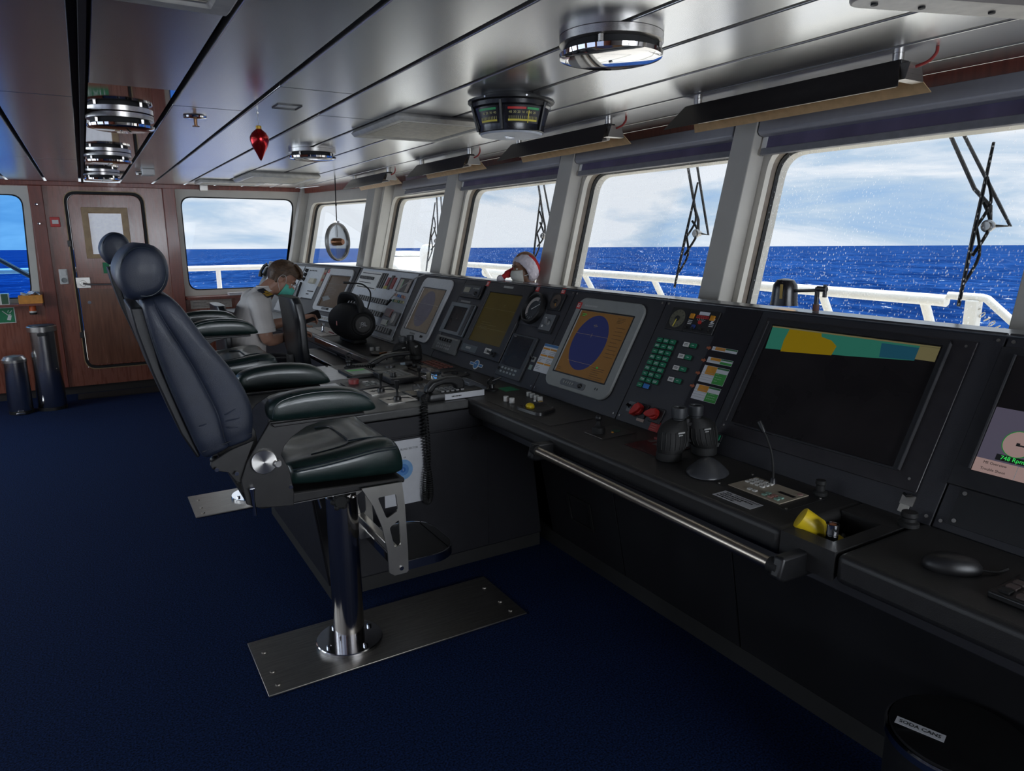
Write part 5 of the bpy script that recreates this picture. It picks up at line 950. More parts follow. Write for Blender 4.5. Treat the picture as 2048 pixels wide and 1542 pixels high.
foot_p = [(.735, .743), (.885, .739), (.893, .653), (.898, .469), (.897, .392), (.890, .386), (.843, .386), (.823, .402), (.820, .488), (.804, .583), (.774, .671)]
turned = K('turned_steel', (.62, .60, .57), .30, 1.0, var=.02, rvar=0)
turned.node_tree.nodes['Principled BSDF'].inputs['Anisotropic'].default_value = .85
tg = turned.node_tree.nodes.new('ShaderNodeTangent'); tg.direction_type = 'RADIAL'; tg.axis = 'Y'; turned.node_tree.links.new(tg.outputs['Tangent'], turned.node_tree.nodes['Principled BSDF'].inputs['Tangent'])
def chair(yo, up, lab, armlab, plab):
    t = thing('pilot_chair', lab, 'chair', T(.745, YC+yo, 0), 'pilot chairs')
    def B(): return MB(T(0, yo, up))
    def prof(b, poly, y0, y1): return b.prism(poly, -y1, -y0, frame((0, 0, 0), (1, 0, 0), (0, 0, 1)))
    nb, fb = 2.29, 2.77
    mk('deck_plate', MB(T(0, yo, 0)).bx(.385, 1.467, 2.335, 2.722, .0005, .008), dark_steel, t, bev=.002)
    for x in (.43, 1.415):
        for y in (2.385, 2.475, 2.62): mk('bolt', MB(T(0, yo, 0)).lathe([(.011, .008), (.010, .013), (0, .014)], T(x, y, 0), 12), dark_steel, t)
    mk('flange', MB(T(.745, YC+yo, 0)).lathe([(.131, .008), (.131, .020), (.128, .023), (0, .023)], n=48), chrome, t)
    for a in (20, 110, 200, 290): mk('bolt', MB(T(.745+.10*cos(RAD(a)), YC+yo+.10*sin(RAD(a)), 0)).lathe([(.010, .023), (.010, .031), (.006, .034), (0, .034)], n=8), chrome, t)
    mk('column', MB(T(.745, YC+yo, 0)).lathe([(.060, .023), (.060, .625+up), (.056, .63+up), (.038, .632+up), (.038, .73+up), (0, .73+up)], n=44), K('polished_column', (.58, .55, .53), .14, 1.0, var=.08, vscale=4, stretch=(30, 30, .3)), t)
    mk('seat_pan', prof(B(), [(.40, .728), (.503, .726), (.906, .726), (.907, .744), (.505, .766), (.40, .80)], 2.275, 2.785), black_metal, t, bev=.006)
    mk('pan_edge', prof(B(), [(.505, .7255), (.76, .7255), (.76, .7205), (.505, .7205)], 2.29, 2.77), steel, t)
    # seat cushion, a loft of cross-sections
    secs = [(.50, .845, .780, .235), (.52, .862, .774, .245), (.60, .868, .766, .250), (.70, .878, .760, .252), (.78, .889, .754, .252), (.84, .893, .749, .250), (.880, .886, .746, .246), (.903, .862, .748, .238), (.913, .825, .752, .228), (.910, .785, .756, .222)]
    rings = []
    for x, zt, zb, hw in secs:
        d = .022 if x < .74 else .010
        rings.append([(x, YC+y_, z_) for y_, z_ in ((0, zb), (hw*.6, zb), (hw-.012, zb+.004), (hw, zb+(zt-zb)*.35), (hw, zb+(zt-zb)*.7), (hw-.020, zt-.006), (hw-.055, zt), (hw-.105, zt-d), (hw*.28, zt-d*.9), (0, zt-d*.8), (-hw*.28, zt-d*.9), (-hw+.105, zt-d), (-hw+.055, zt), (-hw+.020, zt-.006), (-hw, zb+(zt-zb)*.7), (-hw, zb+(zt-zb)*.35), (-hw+.012, zb+.004), (-hw*.6, zb))])
    sc = mk('seat_cushion', B().loft(rings), green_leather, t, sub=2, ang=80)
    st = B()
    for dz in (0, -.010): st.tube(spline([(.515, YC-.249, .843+dz), (.60, YC-.2535, .848+dz), (.70, YC-.2555, .857+dz), (.80, YC-.254, .867+dz), (.868, YC-.243, .864+dz), (.896, YC-.20, .858+dz), (.902, YC, .856+dz)], 4), .0022, 6)
    st.tube(spline([(.60, YC-.16, .858), (.70, YC-.155, .868), (.745, YC-.12, .874), (.748, YC, .877), (.745, YC+.12, .874), (.70, YC+.155, .868)], 5), .003, 6); st.tube(spline([(.745, YC-.12, .874), (.80, YC-.15, .884), (.875, YC-.16, .880)], 5), .003, 6)
    mk('seam', st, piping, sc)
    # backrest with headrest
    rows = [((.258, .912), (.331, .938), (.400, .957)), ((.246, .922), (.325, .948), (.405, .968)), ((.237, .942), (.319, .963), (.405, .986)), ((.228, .966), (.314, .980), (.409, 1.005)), ((.218, 1.000), (.310, 1.012), (.413, 1.032)), ((.204, 1.049), (.303, 1.060), (.410, 1.072)),
            ((.188, 1.100), (.285, 1.112), (.397, 1.118)), ((.172, 1.160), (.262, 1.175), (.367, 1.184)), ((.158, 1.215), (.238, 1.235), (.326, 1.245)), ((.146, 1.275), (.210, 1.295), (.288, 1.300)), ((.135, 1.335), (.186, 1.345), (.258, 1.356)), ((.128, 1.385), (.166, 1.392), (.230, 1.404)), ((.124, 1.412), (.158, 1.422), (.206, 1.432)), ((.134, 1.428), (.155, 1.435), (.182, 1.442))]
    ex = [.022, .006, .007, .001, 0, 0, 0, 0, 0, 0, 0, .003, .010, .030]
    rings = []
    for (Lp, Sp, Rp), q in zip(rows, ex):
        sm_ = .55 if Sp[1] > 1.37 else 1.0
        half = []
        for A, B_, seq in ((Lp, Sp, ((0, .034), (.04, .013), (.13, .0025), (.36, -.002), (.68, -.002), (.90, .001), (.97, .006*sm_), (1.0, .011*sm_))), (Sp, Rp, ((.03, .006*sm_), (.10, .001), (.34, -.003), (.66, -.002), (.87, .0025), (.96, .013), (1.0, .034)))):
            for f, dy in seq: half.append((A[0]+(B_[0]-A[0])*f, nb+dy+q, A[1]+(B_[1]-A[1])*f))
        rings.append(half+[(x, 2*YC-y, z) for x, y, z in reversed(half)])
    bk = mk('backrest', B().loft(rings), blue_leather, t, sub=1, ang=180)
    seam_mat = K('seam_shadow_leather', (.012, .015, .022), .5)
    def path(b, pts, r, y=nb): b.tube(spline([(x, y, z) for x, z in pts], 5), r, 8)
    sm = B(); path(sm, [(.166, 1.385), (.186, 1.345), (.210, 1.295), (.238, 1.235), (.262, 1.175), (.285, 1.112), (.303, 1.06), (.310, 1.012), (.314, .98)], .0016, nb+.0105); mk('centre_seam', sm, seam_mat, bk)
    sm = B(); path(sm, [(.245, .945), (.275, .951), (.319, .963), (.365, .975), (.398, .984)], .0016, nb+.0075); mk('band_seam', sm, seam_mat, bk)
    sm = B(); path(sm, [(.135, 1.37), (.148, 1.29), (.165, 1.215), (.181, 1.155), (.212, 1.052), (.236, .965)], .0016, nb+.0105); mk('piping', sm, piping, bk)
    sm = B(); path(sm, [(.398, 1.0), (.402, 1.035), (.398, 1.07), (.385, 1.116), (.355, 1.182), (.316, 1.245), (.28, 1.299), (.25, 1.352), (.223, 1.402)], .0016, nb+.0105); mk('piping', sm, piping, bk)
    for (xa, za), (xb, zb) in (((.316, 1.055), (.358, 1.074)), ((.318, 1.036), (.368, 1.042)), ((.320, 1.016), (.360, 1.012)), ((.240, 1.03), (.268, 1.036))):
        mk('crease', B().tube(spline([(xa, nb+.006, za), ((xa*2+xb)/3, nb-.0005, (za*2+zb)/3), (xb, nb+.0005, zb)], 4), [.0035]*4+[.003]*4+[.0012], 8), blue_leather, bk)
    mk('rear_shell', prof(B(), [(.095, 1.40), (.135, 1.40), (.160, 1.215), (.205, 1.05), (.245, .92), (.235, .915), (.195, 1.0), (.135, 1.20), (.105, 1.33)], 2.34, 2.72), K('rear_shell_black', (.009, .010, .013), .5), t, bev=.02, seg=3)
    hcx, hcz = .141, 1.504
    hd = mk('headrest', B().loft([[(hcx+(x-hcx)*q, y, hcz+(z-hcz)*q) for x, z in [tuple(v)[:2] for v in spline([(a_, b_, 0) for a_, b_ in head_p], 3, True)]] for y, q in ((2.304, .04), (2.305, .35), (2.307, .62), (2.311, .78), (2.317, .86), (2.328, .93), (2.350, .99), (2.40, 1.0), (2.66, 1.0), (2.71, .99), (2.732, .93), (2.743, .86), (2.749, .78), (2.755, .35), (2.756, .04))]), blue_leather, t, ang=180)
    hs = B(); hs.tube([(hcx+.0585*cos(a), 2.3155, hcz+.0705*sin(a)) for a in [2*pi*i/36 for i in range(36)]], .0017, 8, True); mk('piping', hs, piping, hd)
    mk('headrest_post', B().cyl((.14, 2.45, 1.38), (.135, 2.45, 1.45), .012).cyl((.14, 2.61, 1.38), (.135, 2.61, 1.45), .012), chrome, t)
    for side in (0, 1):
        def M(a, b): return (a, b) if side == 0 else (2*YC-b, 2*YC-a)
        y0, y1 = M(2.222, 2.312); yc_ = (y0+y1)/2
        ars = []
        for x, zt_, zb_, hw in ((.4405, 1.070, 1.048, .020), (.444, 1.080, 1.034, .033), (.455, 1.0925, 1.026, .041), (.470, 1.101, 1.023, .044), (.497, 1.109, 1.021, .0455), (.546, 1.117, 1.0195, .046), (.619, 1.118, 1.0185, .046), (.694, 1.111, 1.018, .046), (.739, 1.098, 1.018, .0455), (.768, 1.078, 1.018, .044), (.786, 1.055, 1.019, .040), (.796, 1.038, 1.022, .030), (.799, 1.030, 1.025, .018)):
            zc_, hz = (zt_+zb_)/2, (zt_-zb_)/2
            ars.append([(x, yc_+hw*math.copysign(abs(cos(g))**.62, cos(g)), zc_+hz*math.copysign(abs(sin(g))**.70, sin(g))) for g in [2*pi*i/24 for i in range(24)]])
        ar = mk('armrest', B().loft(ars), green_leather, t, sub=1, ang=180)
        sg = B(); sd2 = -1 if side == 0 else 1
        for off in (.040,): sg.tube(spline([(.452, yc_+sd2*.036, 1.040), (.458, yc_+sd2*.039, 1.070), (.476, yc_+sd2*.040, 1.090), (.51, yc_+sd2*.0405, 1.101), (.56, yc_+sd2*.0405, 1.1075), (.62, yc_+sd2*.0405, 1.108), (.69, yc_+sd2*.0405, 1.101), (.735, yc_+sd2*.040, 1.088), (.765, yc_+sd2*.038, 1.069), (.784, yc_+sd2*.034, 1.045)], 4), .0018, 6)
        mk('piping', sg, piping, ar)
        ap = mk('arm_bracket', prof(B(), plate_p, *M(2.252, 2.266)), black_metal, t, bev=.002)
        mk('bracket_bar', prof(B(), [(.448, 1.020), (.755, 1.018), (.755, 1.008), (.455, 1.008)], *M(2.235, 2.30)), black_metal, t, bev=.003)
        mk('recline_plate', prof(B(), bplate_p, *M(2.268, 2.280)), black_metal, t, bev=.002)
        if side == 0:
            hw_ = mk('adjuster_wheel', B().add(*(lambda q: (q.v, q.f))(MB(frame((.418, 2.2515, .898), (1, 0, 0), (0, 0, 1))).lathe([(.040, 0), (.040, .012), (.038, .014), (0, .014)], n=44))), turned, t)
            mk('wheel_knob', B().add(*(lambda q: (q.v, q.f))(MB(frame((.457, 2.239, .890), (1, 0, 0), (0, 0, 1))).lathe([(.012, 0), (.012, .016), (.010, .018), (0, .018)], n=24))), steel, hw_)
            for bx_, bz_ in ((.277, .895), (.497, .796), (.334, .872)): mk('bolt', B().cyl((bx_, 2.252, bz_), (bx_, 2.247, bz_), .0065, n=12), chrome, ap)
            mk('lever', B().cyl((.374, 2.252, .815), (.374, 2.236, .815), .009).tube([(.374, 2.238, .818), (.374, 2.236, .79), (.3765, 2.234, .728)], [.008, .0055, .0048], 10), chrome, t)
    mk('base_box', prof(B(), [(.352, .79), (.50, .77), (.50, .728), (.392, .742), (.358, .762)], 2.30, 2.76), black_metal, t)
    mk('lever', B().tube([(.60, 2.40, .735), (.612, 2.39, .724), (.626, 2.385, .648)], [.008, .006, .0045], 10).tube([(.60, 2.40, .735), (.66, 2.42, .69)], .006, 8), chrome, t)
    sk = B(); sk.lathe([(.0, 0), (.026, 0), (.028, .006), (.028, .016), (.022, .022), (0, .022)], frame((.712, 2.448, .640), (1, 0, 0), (0, 0, 1)), 16)
    for k in range(6): a = 2*pi*k/6; sk.ell((.712+.026*cos(a), 2.437, .640+.026*sin(a)), (.0115, .011, .0115), nu=12, nv=8)
    mk('clamp_knob', sk, black_rubber, t)
    fr_ = mk('footrest_bracket', B().plate2d([foot_p, round_poly([(.792, .698), (.860, .699), (.866, .635), (.822, .612)], .008, 3), round_poly([(.831, .576), (.868, .599), (.872, .500), (.847, .493)], .008, 3)], -2.258, -2.25, frame((0, 0, 0), (1, 0, 0), (0, 0, 1))), K('satin_steel', (.50, .48, .44), .36, 1.0, var=.1, vscale=7), t)
    mk('bolt', B().cyl((.869, 2.25, .410), (.869, 2.244, .410), .008, n=14), chrome, fr_)
    mk('footrest_bracket', B().plate2d([foot_p, round_poly([(.792, .698), (.860, .699), (.866, .635), (.822, .612)], .008, 3), round_poly([(.831, .576), (.868, .599), (.872, .500), (.847, .493)], .008, 3)], -2.628, -2.62, frame((0, 0, 0), (1, 0, 0), (0, 0, 1))), K('satin_steel', (.50, .48, .44), .36, 1.0), t)
    mk('cross_bar', B().bx(.83, .86, 2.259, 2.619, .47, .50), K('satin_steel', (.50, .48, .44), .36, 1.0), t, bev=.003)
    fp = [(x, y) for x, y in round_poly([(.86, 2.262), (1.06, 2.262), (1.125, 2.33), (1.125, 2.55), (1.06, 2.618), (.86, 2.618)], [.005, .05, .05, .05, .05, .005], 5)]
    ins = [((x-.99)*.965+.99, (y-2.44)*.965+2.44) for x, y in fp]
    mk('footplate_rim', B().ring(fp, ins, .388, .422), chrome, t); mk('footplate', B().prism(ins, .396, .416), black_rubber, t)
    return t
chair(0, 0, 'leather pilot chair nearest the camera with navy back and dark green arms', '', '')
chair(1.9, .045, 'leather pilot chair standing behind the nearer one, before the seated officer', '', '')

# office chairs at the far console
def office_chair(lab, x, y, rz, seat_z, back):
    t = thing('office_chair', lab, 'chair', T(x, y, 0) @ RZ(rz))
    P('seat', lambda b: b.bx(-.21, .21, -.22, .22, seat_z-.075, seat_z), black_leather, t, bev=.03, seg=4)
    x0, x1, hw, z0, z1 = back
    P('backrest', lambda b: b.loft([[(x0+dx+(x1-x0)*px_, hw*s_*py_, z0+(z1-z0)*f) for px_, py_ in [((c+1)/2, s__) for c, s__ in rrect(2, 2, .6, 5)]] for f, s_, dx in ((0, .80, .03), (.1, .9, .02), (.35, 1, 0), (.7, 1, -.005), (.93, .94, -.02), (1, .78, -.025))]), black_leather, t, bev=.012, seg=3, ang=60)
    P('back_post', lambda b: b.bx(x0-.02, x0+.01, -.04, .04, seat_z-.06, z0+.12).bx(x0-.02, .0, -.04, .04, seat_z-.10, seat_z-.075), black_plastic, t)
    P('column', lambda b: b.lathe([(.03, .08), (.03, .35), (.02, .36), (.02, seat_z-.07), (0, seat_z-.07)], n=20), chrome, t)
    for k in range(5):
        a = 2*pi*k/5+.3
        P('leg', lambda b: b.tube([(0, 0, .10), (.15*cos(a), .15*sin(a), .085), (.28*cos(a), .28*sin(a), .065)], [.024, .02, .016], 10).ell((.28*cos(a), .28*sin(a), .03), (.03, .03, .03), nu=14, nv=8), black_plastic, t)
    P('lever', lambda b: b.tube([(.0, -.1, seat_z-.09), (.02, -.26, seat_z-.075)], .006, 8).ell((.02, -.27, seat_z-.073), (.013, .02, .012), nu=12, nv=8), chrome, t)
    return t
office_chair('tall-backed black leather swivel chair standing empty beside the loudspeaker', 1.36, 4.72, 0, .66, (-.255, -.175, .225, .72, 1.222))
office_chair('black swivel chair the officer in the white shirt sits on', .90, 5.17, 0, .60, (-.17, -.10, .22, .62, 1.155))

# ------------------------------------------------------------------ people
def remesh(o, vox, sm=6):
    md = o['o'].modifiers.new('skin', 'REMESH'); md.mode = 'VOXEL'; md.voxel_size = vox; md.use_smooth_shade = True
    m2 = o['o'].modifiers.new('smooth', 'SMOOTH'); m2.factor = .5; m2.iterations = sm
def hand(b, wrist, dirv, up, s=1.0, curl=.5):
    d = V(dirv).normalized(); sd_ = d.cross(V(up)).normalized(); n = sd_.cross(d)
    W0 = V(wrist)
    def Q(f, a, h): return W0+d*f*s+sd_*a*s+n*h*s
    b.loft([[Q(f, w_*cos(g), h_*sin(g)) for g in [2*pi*i/14 for i in range(14)]] for f, w_, h_ in ((-.01, .026, .020), (.02, .034, .017), (.06, .041, .015), (.09, .040, .012), (.098, .034, .008))])
    for k, (a, ln) in enumerate(((-.031, .070), (-.0105, .080), (.0105, .075), (.031, .058))):
        c = curl; p = Q(.085, a, 0); pts = [p]
        ang = 0
        for q, sg in enumerate((.45, .32, .23)): ang += c*(.5+.35*q); p = p+(d*cos(ang)-n*sin(ang))*ln*sg*s; pts.append(p)
        b.tube(spline(pts, 3), [.0088*s]*4+[.0082*s]*3+[.0070*s]*3, 8)
    b.tube(spline([Q(.015, -.030, -.004), Q(.045, -.056, -.012), Q(.075, -.062, -.024), Q(.092, -.052, -.034)], 3), [.012*s]*4+[.0098*s]*3+[.0080*s]*3, 8)
def limb(b, pts, rs, k=4): 
    P3 = spline(pts, k); n = len(rs)-1; R_ = []
    for i in range(len(P3)): f = i/(len(P3)-1)*n; j = min(int(f), n-1); R_.append(rs[j]+(rs[j+1]-rs[j])*(f-j))
    b.tube(P3, R_, 14)
def head(b, F, s=1.0):
    E_ = lambda c, r, M=None: b.add(*(lambda q: (q.v, q.f))(MB(F @ MX.Scale(s, 4)).ell(c, r, M, 24, 16)))
    E_((-.004, 0, .03), (.096, .076, .094)); E_((.030, 0, -.035), (.066, .060, .080)); E_((.040, 0, -.085), (.045, .045, .034)); E_((.082, 0, .020), (.016, .048, .014))
    E_((.098, 0, -.022), (.018, .012, .024), RY(.25)); E_((.104, 0, -.035), (.014, .015, .010)); E_((.088, 0, -.062), (.014, .024, .008)); E_((.086, 0, -.073), (.013, .021, .008))
    for sy in (-1, 1): E_((-.008, sy*.078, -.012), (.020, .008, .031), RX(sy*.25)); E_((.066, sy*.040, -.025), (.024, .022, .022))
def eyes(t, F, s):
    for sy in (-1, 1):
        e_ = mk('eye', MB(F @ MX.Scale(s, 4)).ell((.0755, sy*.030, -.001), (.0105, .0115, .0085), nu=14, nv=10), white_plastic, t); mk('iris', MB(F @ MX.Scale(s, 4)).ell((.0835, sy*.030, -.003), (.0035, .0055, .0055), nu=12, nv=8), K('brown_iris', (.03, .018, .01), .2), e_)
        mk('eyebrow', MB(F @ MX.Scale(s, 4)).tube(spline([(.094, sy*.016, .020), (.094, sy*.032, .026), (.082, sy*.050, .020)], 3), .0045, 6), hair, t)

# the officer
p = thing('person', 'officer in white short-sleeved shirt with green face mask bent over the console', 'person', T(.92, 5.15, 0))
HF = T(1.172, 5.12, 1.318) @ RY(RAD(38)) @ RZ(RAD(-6))
b = MB(); head(b, HF, 1.0)
limb(b, [(1.035, 5.13, 1.19), (1.08, 5.125, 1.25), (1.135, 5.12, 1.29)], [.066, .056, .054])
limb(b, [(.985, 4.985, 1.185), (.99, 4.93, 1.06), (1.005, 4.915, .925), (1.10, 4.965, .915), (1.21, 5.03, .93)], [.058, .053, .047, .044, .040, .030, .026])
limb(b, [(.985, 5.30, 1.185), (1.03, 5.36, 1.07), (1.09, 5.37, .965), (1.20, 5.345, .98), (1.32, 5.31, 1.0)], [.058, .053, .047, .044, .040, .030, .026])
hand(b, (1.215, 5.033, .931), (.95, .3, .02), (0, 0, 1), .98, .7); hand(b, (1.325, 5.309, 1.001), (.96, -.15, .05), (.1, .9, .5), .98, .8)
ring_ = lambda cx, cy, z, rx, ry, n=26: [(cx+rx*cos(2*pi*i/n), cy+ry*sin(2*pi*i/n), z) for i in range(n)]
b.loft([ring_(.885, 5.15, .60, .13, .17), ring_(.89, 5.15, .72, .125, .165), ring_(.92, 5.15, .90, .105, .155), ring_(.96, 5.145, 1.08, .105, .165), ring_(.995, 5.14, 1.19, .08, .14), ring_(1.03, 5.135, 1.235, .05, .07)])
for sy in (-1, 1):
    limb(b, [(.92, 5.15+sy*.09, .68), (1.12, 5.15+sy*.11, .68), (1.30, 5.15+sy*.11, .64)], [.085, .075, .058]); limb(b, [(1.30, 5.15+sy*.11, .64), (1.29, 5.15+sy*.11, .35), (1.24, 5.15+sy*.11, .10)], [.056, .055, .035]); b.loft([[(1.30+a_*.13*cos(g), 5.15+sy*.11+.045*a_*sin(g), z) for g in [2*pi*i/16 for i in range(16)]] for a_, z in ((.95, .004), (1, .02), (.85, .06), (.45, .10))])
bo = mk('body', b, skin, p); remesh(bo, .0055, 4)
eyes(p, HF, 1.0)
sh = MB(); sh.loft([ring_(.888, 5.15, .655, .145, .185), ring_(.885, 5.15, .74, .142, .180), ring_(.915, 5.15, .90, .125, .172), ring_(.958, 5.145, 1.06, .124, .182), ring_(.98, 5.142, 1.14, .115, .185), ring_(1.0, 5.14, 1.195, .092, .155), ring_(1.025, 5.135, 1.235, .068, .098), ring_(1.045, 5.13, 1.262, .060, .070)])
limb(sh, [(.985, 5.04, 1.165), (.982, 4.965, 1.155), (.985, 4.93, 1.08), (1.0, 4.918, .985)], [.075, .078, .072, .066, .064, .068])
limb(sh, [(.985, 5.24, 1.165), (1.0, 5.32, 1.155), (1.03, 5.36, 1.08), (1.06, 5.37, 1.0)], [.075, .078, .072, .066, .064, .068])
so = mk('shirt', sh, shirt, p); remesh(so, .007, 5)
cl = MB(); cl.grid(lambda u, v: (1.058+.058*cos(2*pi*u)+.012*v*cos(2*pi*u), 5.13+.058*sin(2*pi*u)*(1+.15*v), 1.272-.038*v), 28, 4, closed_u=True); mk('collar', cl, shirt, so)
cu_ = MB(); cu_.tube([(.997, 4.92, .992), (.999, 4.918, .968)], .0665, 24); mk('sleeve_hem', cu_, shirt, so, bev=.003)
ep = MB(); FE = frame((1.025, 4.97, 1.226), (.30, -.62, -.30), V((.95, .2, .1))); ep.box((0, 0, .004), (.115, .048, .008)); ep2 = MB(FE).box((0, 0, .006), (.115, .050, .010)); mk('epaulette', ep2, navy_cloth, so, bev=.003)
mk('gold_stripe', MB(FE).box((.030, 0, .012), (.010, .050, .002)).box((.012, 0, .012), (.008, .050, .002)).box((-.004, .008, .012), (.016, .020, .002)).box((.045, 0, .012), (.008, .05, .002)), gold, so)
def hairfn(u, v):
    az = 2*pi*u; fx = cos(az)
    low = -.075 if fx < -.3 else (-.075+(.125)*(fx+.3)/.6 if fx < .3 else .050+.022*(fx-.3))
    top_ = .03+.104; e0 = math.asin(max(-1, min(1, (low-.03)/.104))); el = pi/2+(e0-pi/2)*v
    nrm = 1+.025*sin(7*az+9*v)+.018*sin(17*az+3*v)+(.05*max(0, fx)*sin(pi*min(1, v*1.1)))
    c = cos(el)
    return (-.004+.106*nrm*c*cos(az)+(.022*v if fx > .5 else 0), .085*nrm*c*sin(az), .03+.104*nrm*sin(el))
mk('hair', MB(HF).grid(hairfn, 44, 14, closed_u=True), hair, p, ang=60)
tf = MB(HF)
for k in range(9):
    y_ = -.055+.0135*k; tf.tube(spline([(.02, y_*.7, .130), (.065, y_, .118), (.096, y_*1.1, .094), (.104, y_*1.1-.012, .072)], 4), [.010]*4+[.011]*4+[.009]*4+[.003], 7)
mk('fringe', tf, hair, p)
def maskfn(u, v):
    az = RAD(-82+164*u); el = RAD(18-74*v); bul = 1+.05*sin(pi*v)*cos(az)
    return (.030+.083*bul*cos(az)*cos(el)+(.012*cos(az)**8 if v < .4 else 0), .068*bul*sin(az)*(.55+.45*cos(el)), -.045+.088*sin(el)+.006*sin(v*26)*cos(az))
mm = mk('face_mask', MB(HF).grid(maskfn, 22, 16), mask_green, p, ang=60)
md = mm['o'].modifiers.new('thick', 'SOLIDIFY'); md.thickness = .002
for sy in (-1, 1): mk('ear_loop', MB(HF).tube(spline([(.035, sy*.070, -.015), (.01, sy*.083, .02), (-.018, sy*.088, .012), (-.022, sy*.086, -.03), (.0, sy*.078, -.055), (.032, sy*.066, -.085)], 5),   .0012, 6), white_ink, p)
tr_ = MB(); 
for sy in (-1, 1):
    limb(tr_, [(.91, 5.15+sy*.085, .66), (1.12, 5.15+sy*.11, .685), (1.30, 5.15+sy*.11, .65)], [.10, .088, .072]); limb(tr_, [(1.30, 5.15+sy*.11, .65), (1.29, 5.15+sy*.11, .38), (1.25, 5.15+sy*.11, .12)], [.070, .066, .060])
tr_.loft([ring_(.89, 5.15, .60, .14, .185), ring_(.89, 5.15, .70, .138, .18)])
to = mk('trousers', tr_, navy_cloth, p); remesh(to, .009, 4)
t = thing('smartphone', 'dark phone held in the seated officer\'s far hand', 'phone', T(1.41, 5.29, 1.01)); mk('body', MB(frame((1.405, 5.288, 1.012), (.9, -.2, .3), (0, .5, .85))).prism(rrect(.145, .07, .01, 4), -.005, .005), black_plastic, t); mk('screen', MB(frame((1.405, 5.288, 1.012), (.9, -.2, .3), (0, .5, .85))).prism(rrect(.132, .062, .006, 4), .0051, .0056), screen_off, t)

# the crew member in the Santa hat, standing bent between console and windows
p = thing('person', 'person with pale face mask and Santa hat behind the console at the windows', 'person', T(2.36, 3.73, 0))
s = .80; HF = T(2.342, 3.742, 1.408) @ RZ(RAD(166)) @ RY(RAD(6))
b = MB(); head(b, HF, s)
limb(b, [(2.36, 3.73, 1.20), (2.358, 3.732, 1.28), (2.350, 3.738, 1.36)], [.052, .046, .045])
b.loft([ring_(2.27, 3.73, .56, .085, .14), ring_(2.29, 3.73, .70, .080, .135), ring_(2.32, 3.73, .90, .070, .13), ring_(2.345, 3.73, 1.06, .075, .14), ring_(2.355, 3.73, 1.16, .06, .125), ring_(2.36, 3.73, 1.215, .045, .06)])
for sy in (-1, 1):
    limb(b, [(2.355, 3.73+sy*.14, 1.15), (2.36, 3.73+sy*.19, .98), (2.35, 3.73+sy*.18, .82), (2.27, 3.73+sy*.15, .70), (2.21, 3.73+sy*.11, .62)], [.048, .044, .040, .038, .034, .026, .022]); hand(b, (2.205, 3.73+sy*.105, .615), (-.5, -sy*.3, -.7), (0, 0, 1), .85, .5)
    limb(b, [(2.27, 3.73+sy*.075, .60), (2.17, 3.73+sy*.09, .38)], [.075, .052]); limb(b, [(2.17, 3.73+sy*.09, .38), (2.28, 3.73+sy*.09, .08)], [.050, .045, .032]); b.loft([[(2.235+a_*.10*cos(g), 3.73+sy*.09+.04*a_*sin(g), z) for g in [2*pi*i/16 for i in range(16)]] for a_, z in ((.95, .004), (1, .02), (.85, .05), (.45, .085))])
bo = mk('body', b, skin_dark, p); remesh(bo, .006, 4); eyes(p, HF, s)
cv = MB(); cv.loft([ring_(2.27, 3.73, .54, .10, .155), ring_(2.29, 3.73, .70, .093, .148), ring_(2.32, 3.73, .90, .083, .142), ring_(2.345, 3.73, 1.06, .086, .152), ring_(2.355, 3.73, 1.165, .072, .138), ring_(2.358, 3.73, 1.22, .052, .068)])
for sy in (-1, 1): limb(cv, [(2.355, 3.73+sy*.13, 1.15), (2.36, 3.73+sy*.19, .98), (2.35, 3.73+sy*.18, .82), (2.28, 3.73+sy*.152, .71)], [.060, .056, .050, .044]); limb(cv, [(2.27, 3.73+sy*.075, .60), (2.17, 3.73+sy*.09, .38), (2.27, 3.73+sy*.09, .11)], [.088, .066, .056])
co = mk('coverall', cv, navy_cloth, p); remesh(co, .009, 4)
def maskfn2(u, v):
    az = RAD(-80+160*u); el = RAD(20-72*v); bul = 1+.12*sin(pi*v)*cos(az)**2
    return (.030+.086*bul*cos(az)*cos(el), .070*bul*sin(az)*(.55+.45*cos(el)), -.040+.088*sin(el))
mm = mk('face_mask', MB(HF @ MX.Scale(s, 4)).grid(maskfn2, 22, 14), mask_white, p, ang=60); md = mm['o'].modifiers.new('thick', 'SOLIDIFY'); md.thickness = .002
for sy in (-1, 1): mk('ear_loop', MB(HF @ MX.Scale(s, 4)).tube(spline([(.035, sy*.070, -.055), (.0, sy*.082, -.045), (-.02, sy*.086, -.02)], 4), .003, 6), white_ink, p)
R_ = V((.857, -.515, 0)); AX = (R_*.72+V((0, 0, .50))+V((.515, .857, 0))*.45).normalized(); HC = V((2.344, 3.735, 1.405))
HT = T(*HC) @ AX.to_track_quat('Z', 'Y').to_matrix().to_4x4()
hat = thing('santa_hat', 'red Santa hat with white plush band and pompom on the masked head', 'hat', T(*HC))
bd_ = mk('band', MB(HT).loft([[((.074+.022*cos(g))*cos(a), (.074+.022*cos(g))*sin(a), -.004+.040*sin(g)) for g in [2*pi*k/14 for k in range(14)]] for a in [2*pi*i/30 for i in range(31)]], cap=False), fluff, hat); 
tx = bpy.data.textures.new('plush_relief', 'CLOUDS'); tx.noise_scale = .018
sb = bd_['o'].modifiers.new('fine', 'SUBSURF'); sb.levels = 2; sb.render_levels = 2
dp = bd_['o'].modifiers.new('pile', 'DISPLACE'); dp.texture = tx; dp.strength = .008
mk('cap', MB(HT).lathe([(.068, -.01), (.084, .020), (.080, .045), (.064, .062), (.036, .074), (0, .078)], n=30), santa_red, hat, sub=1)
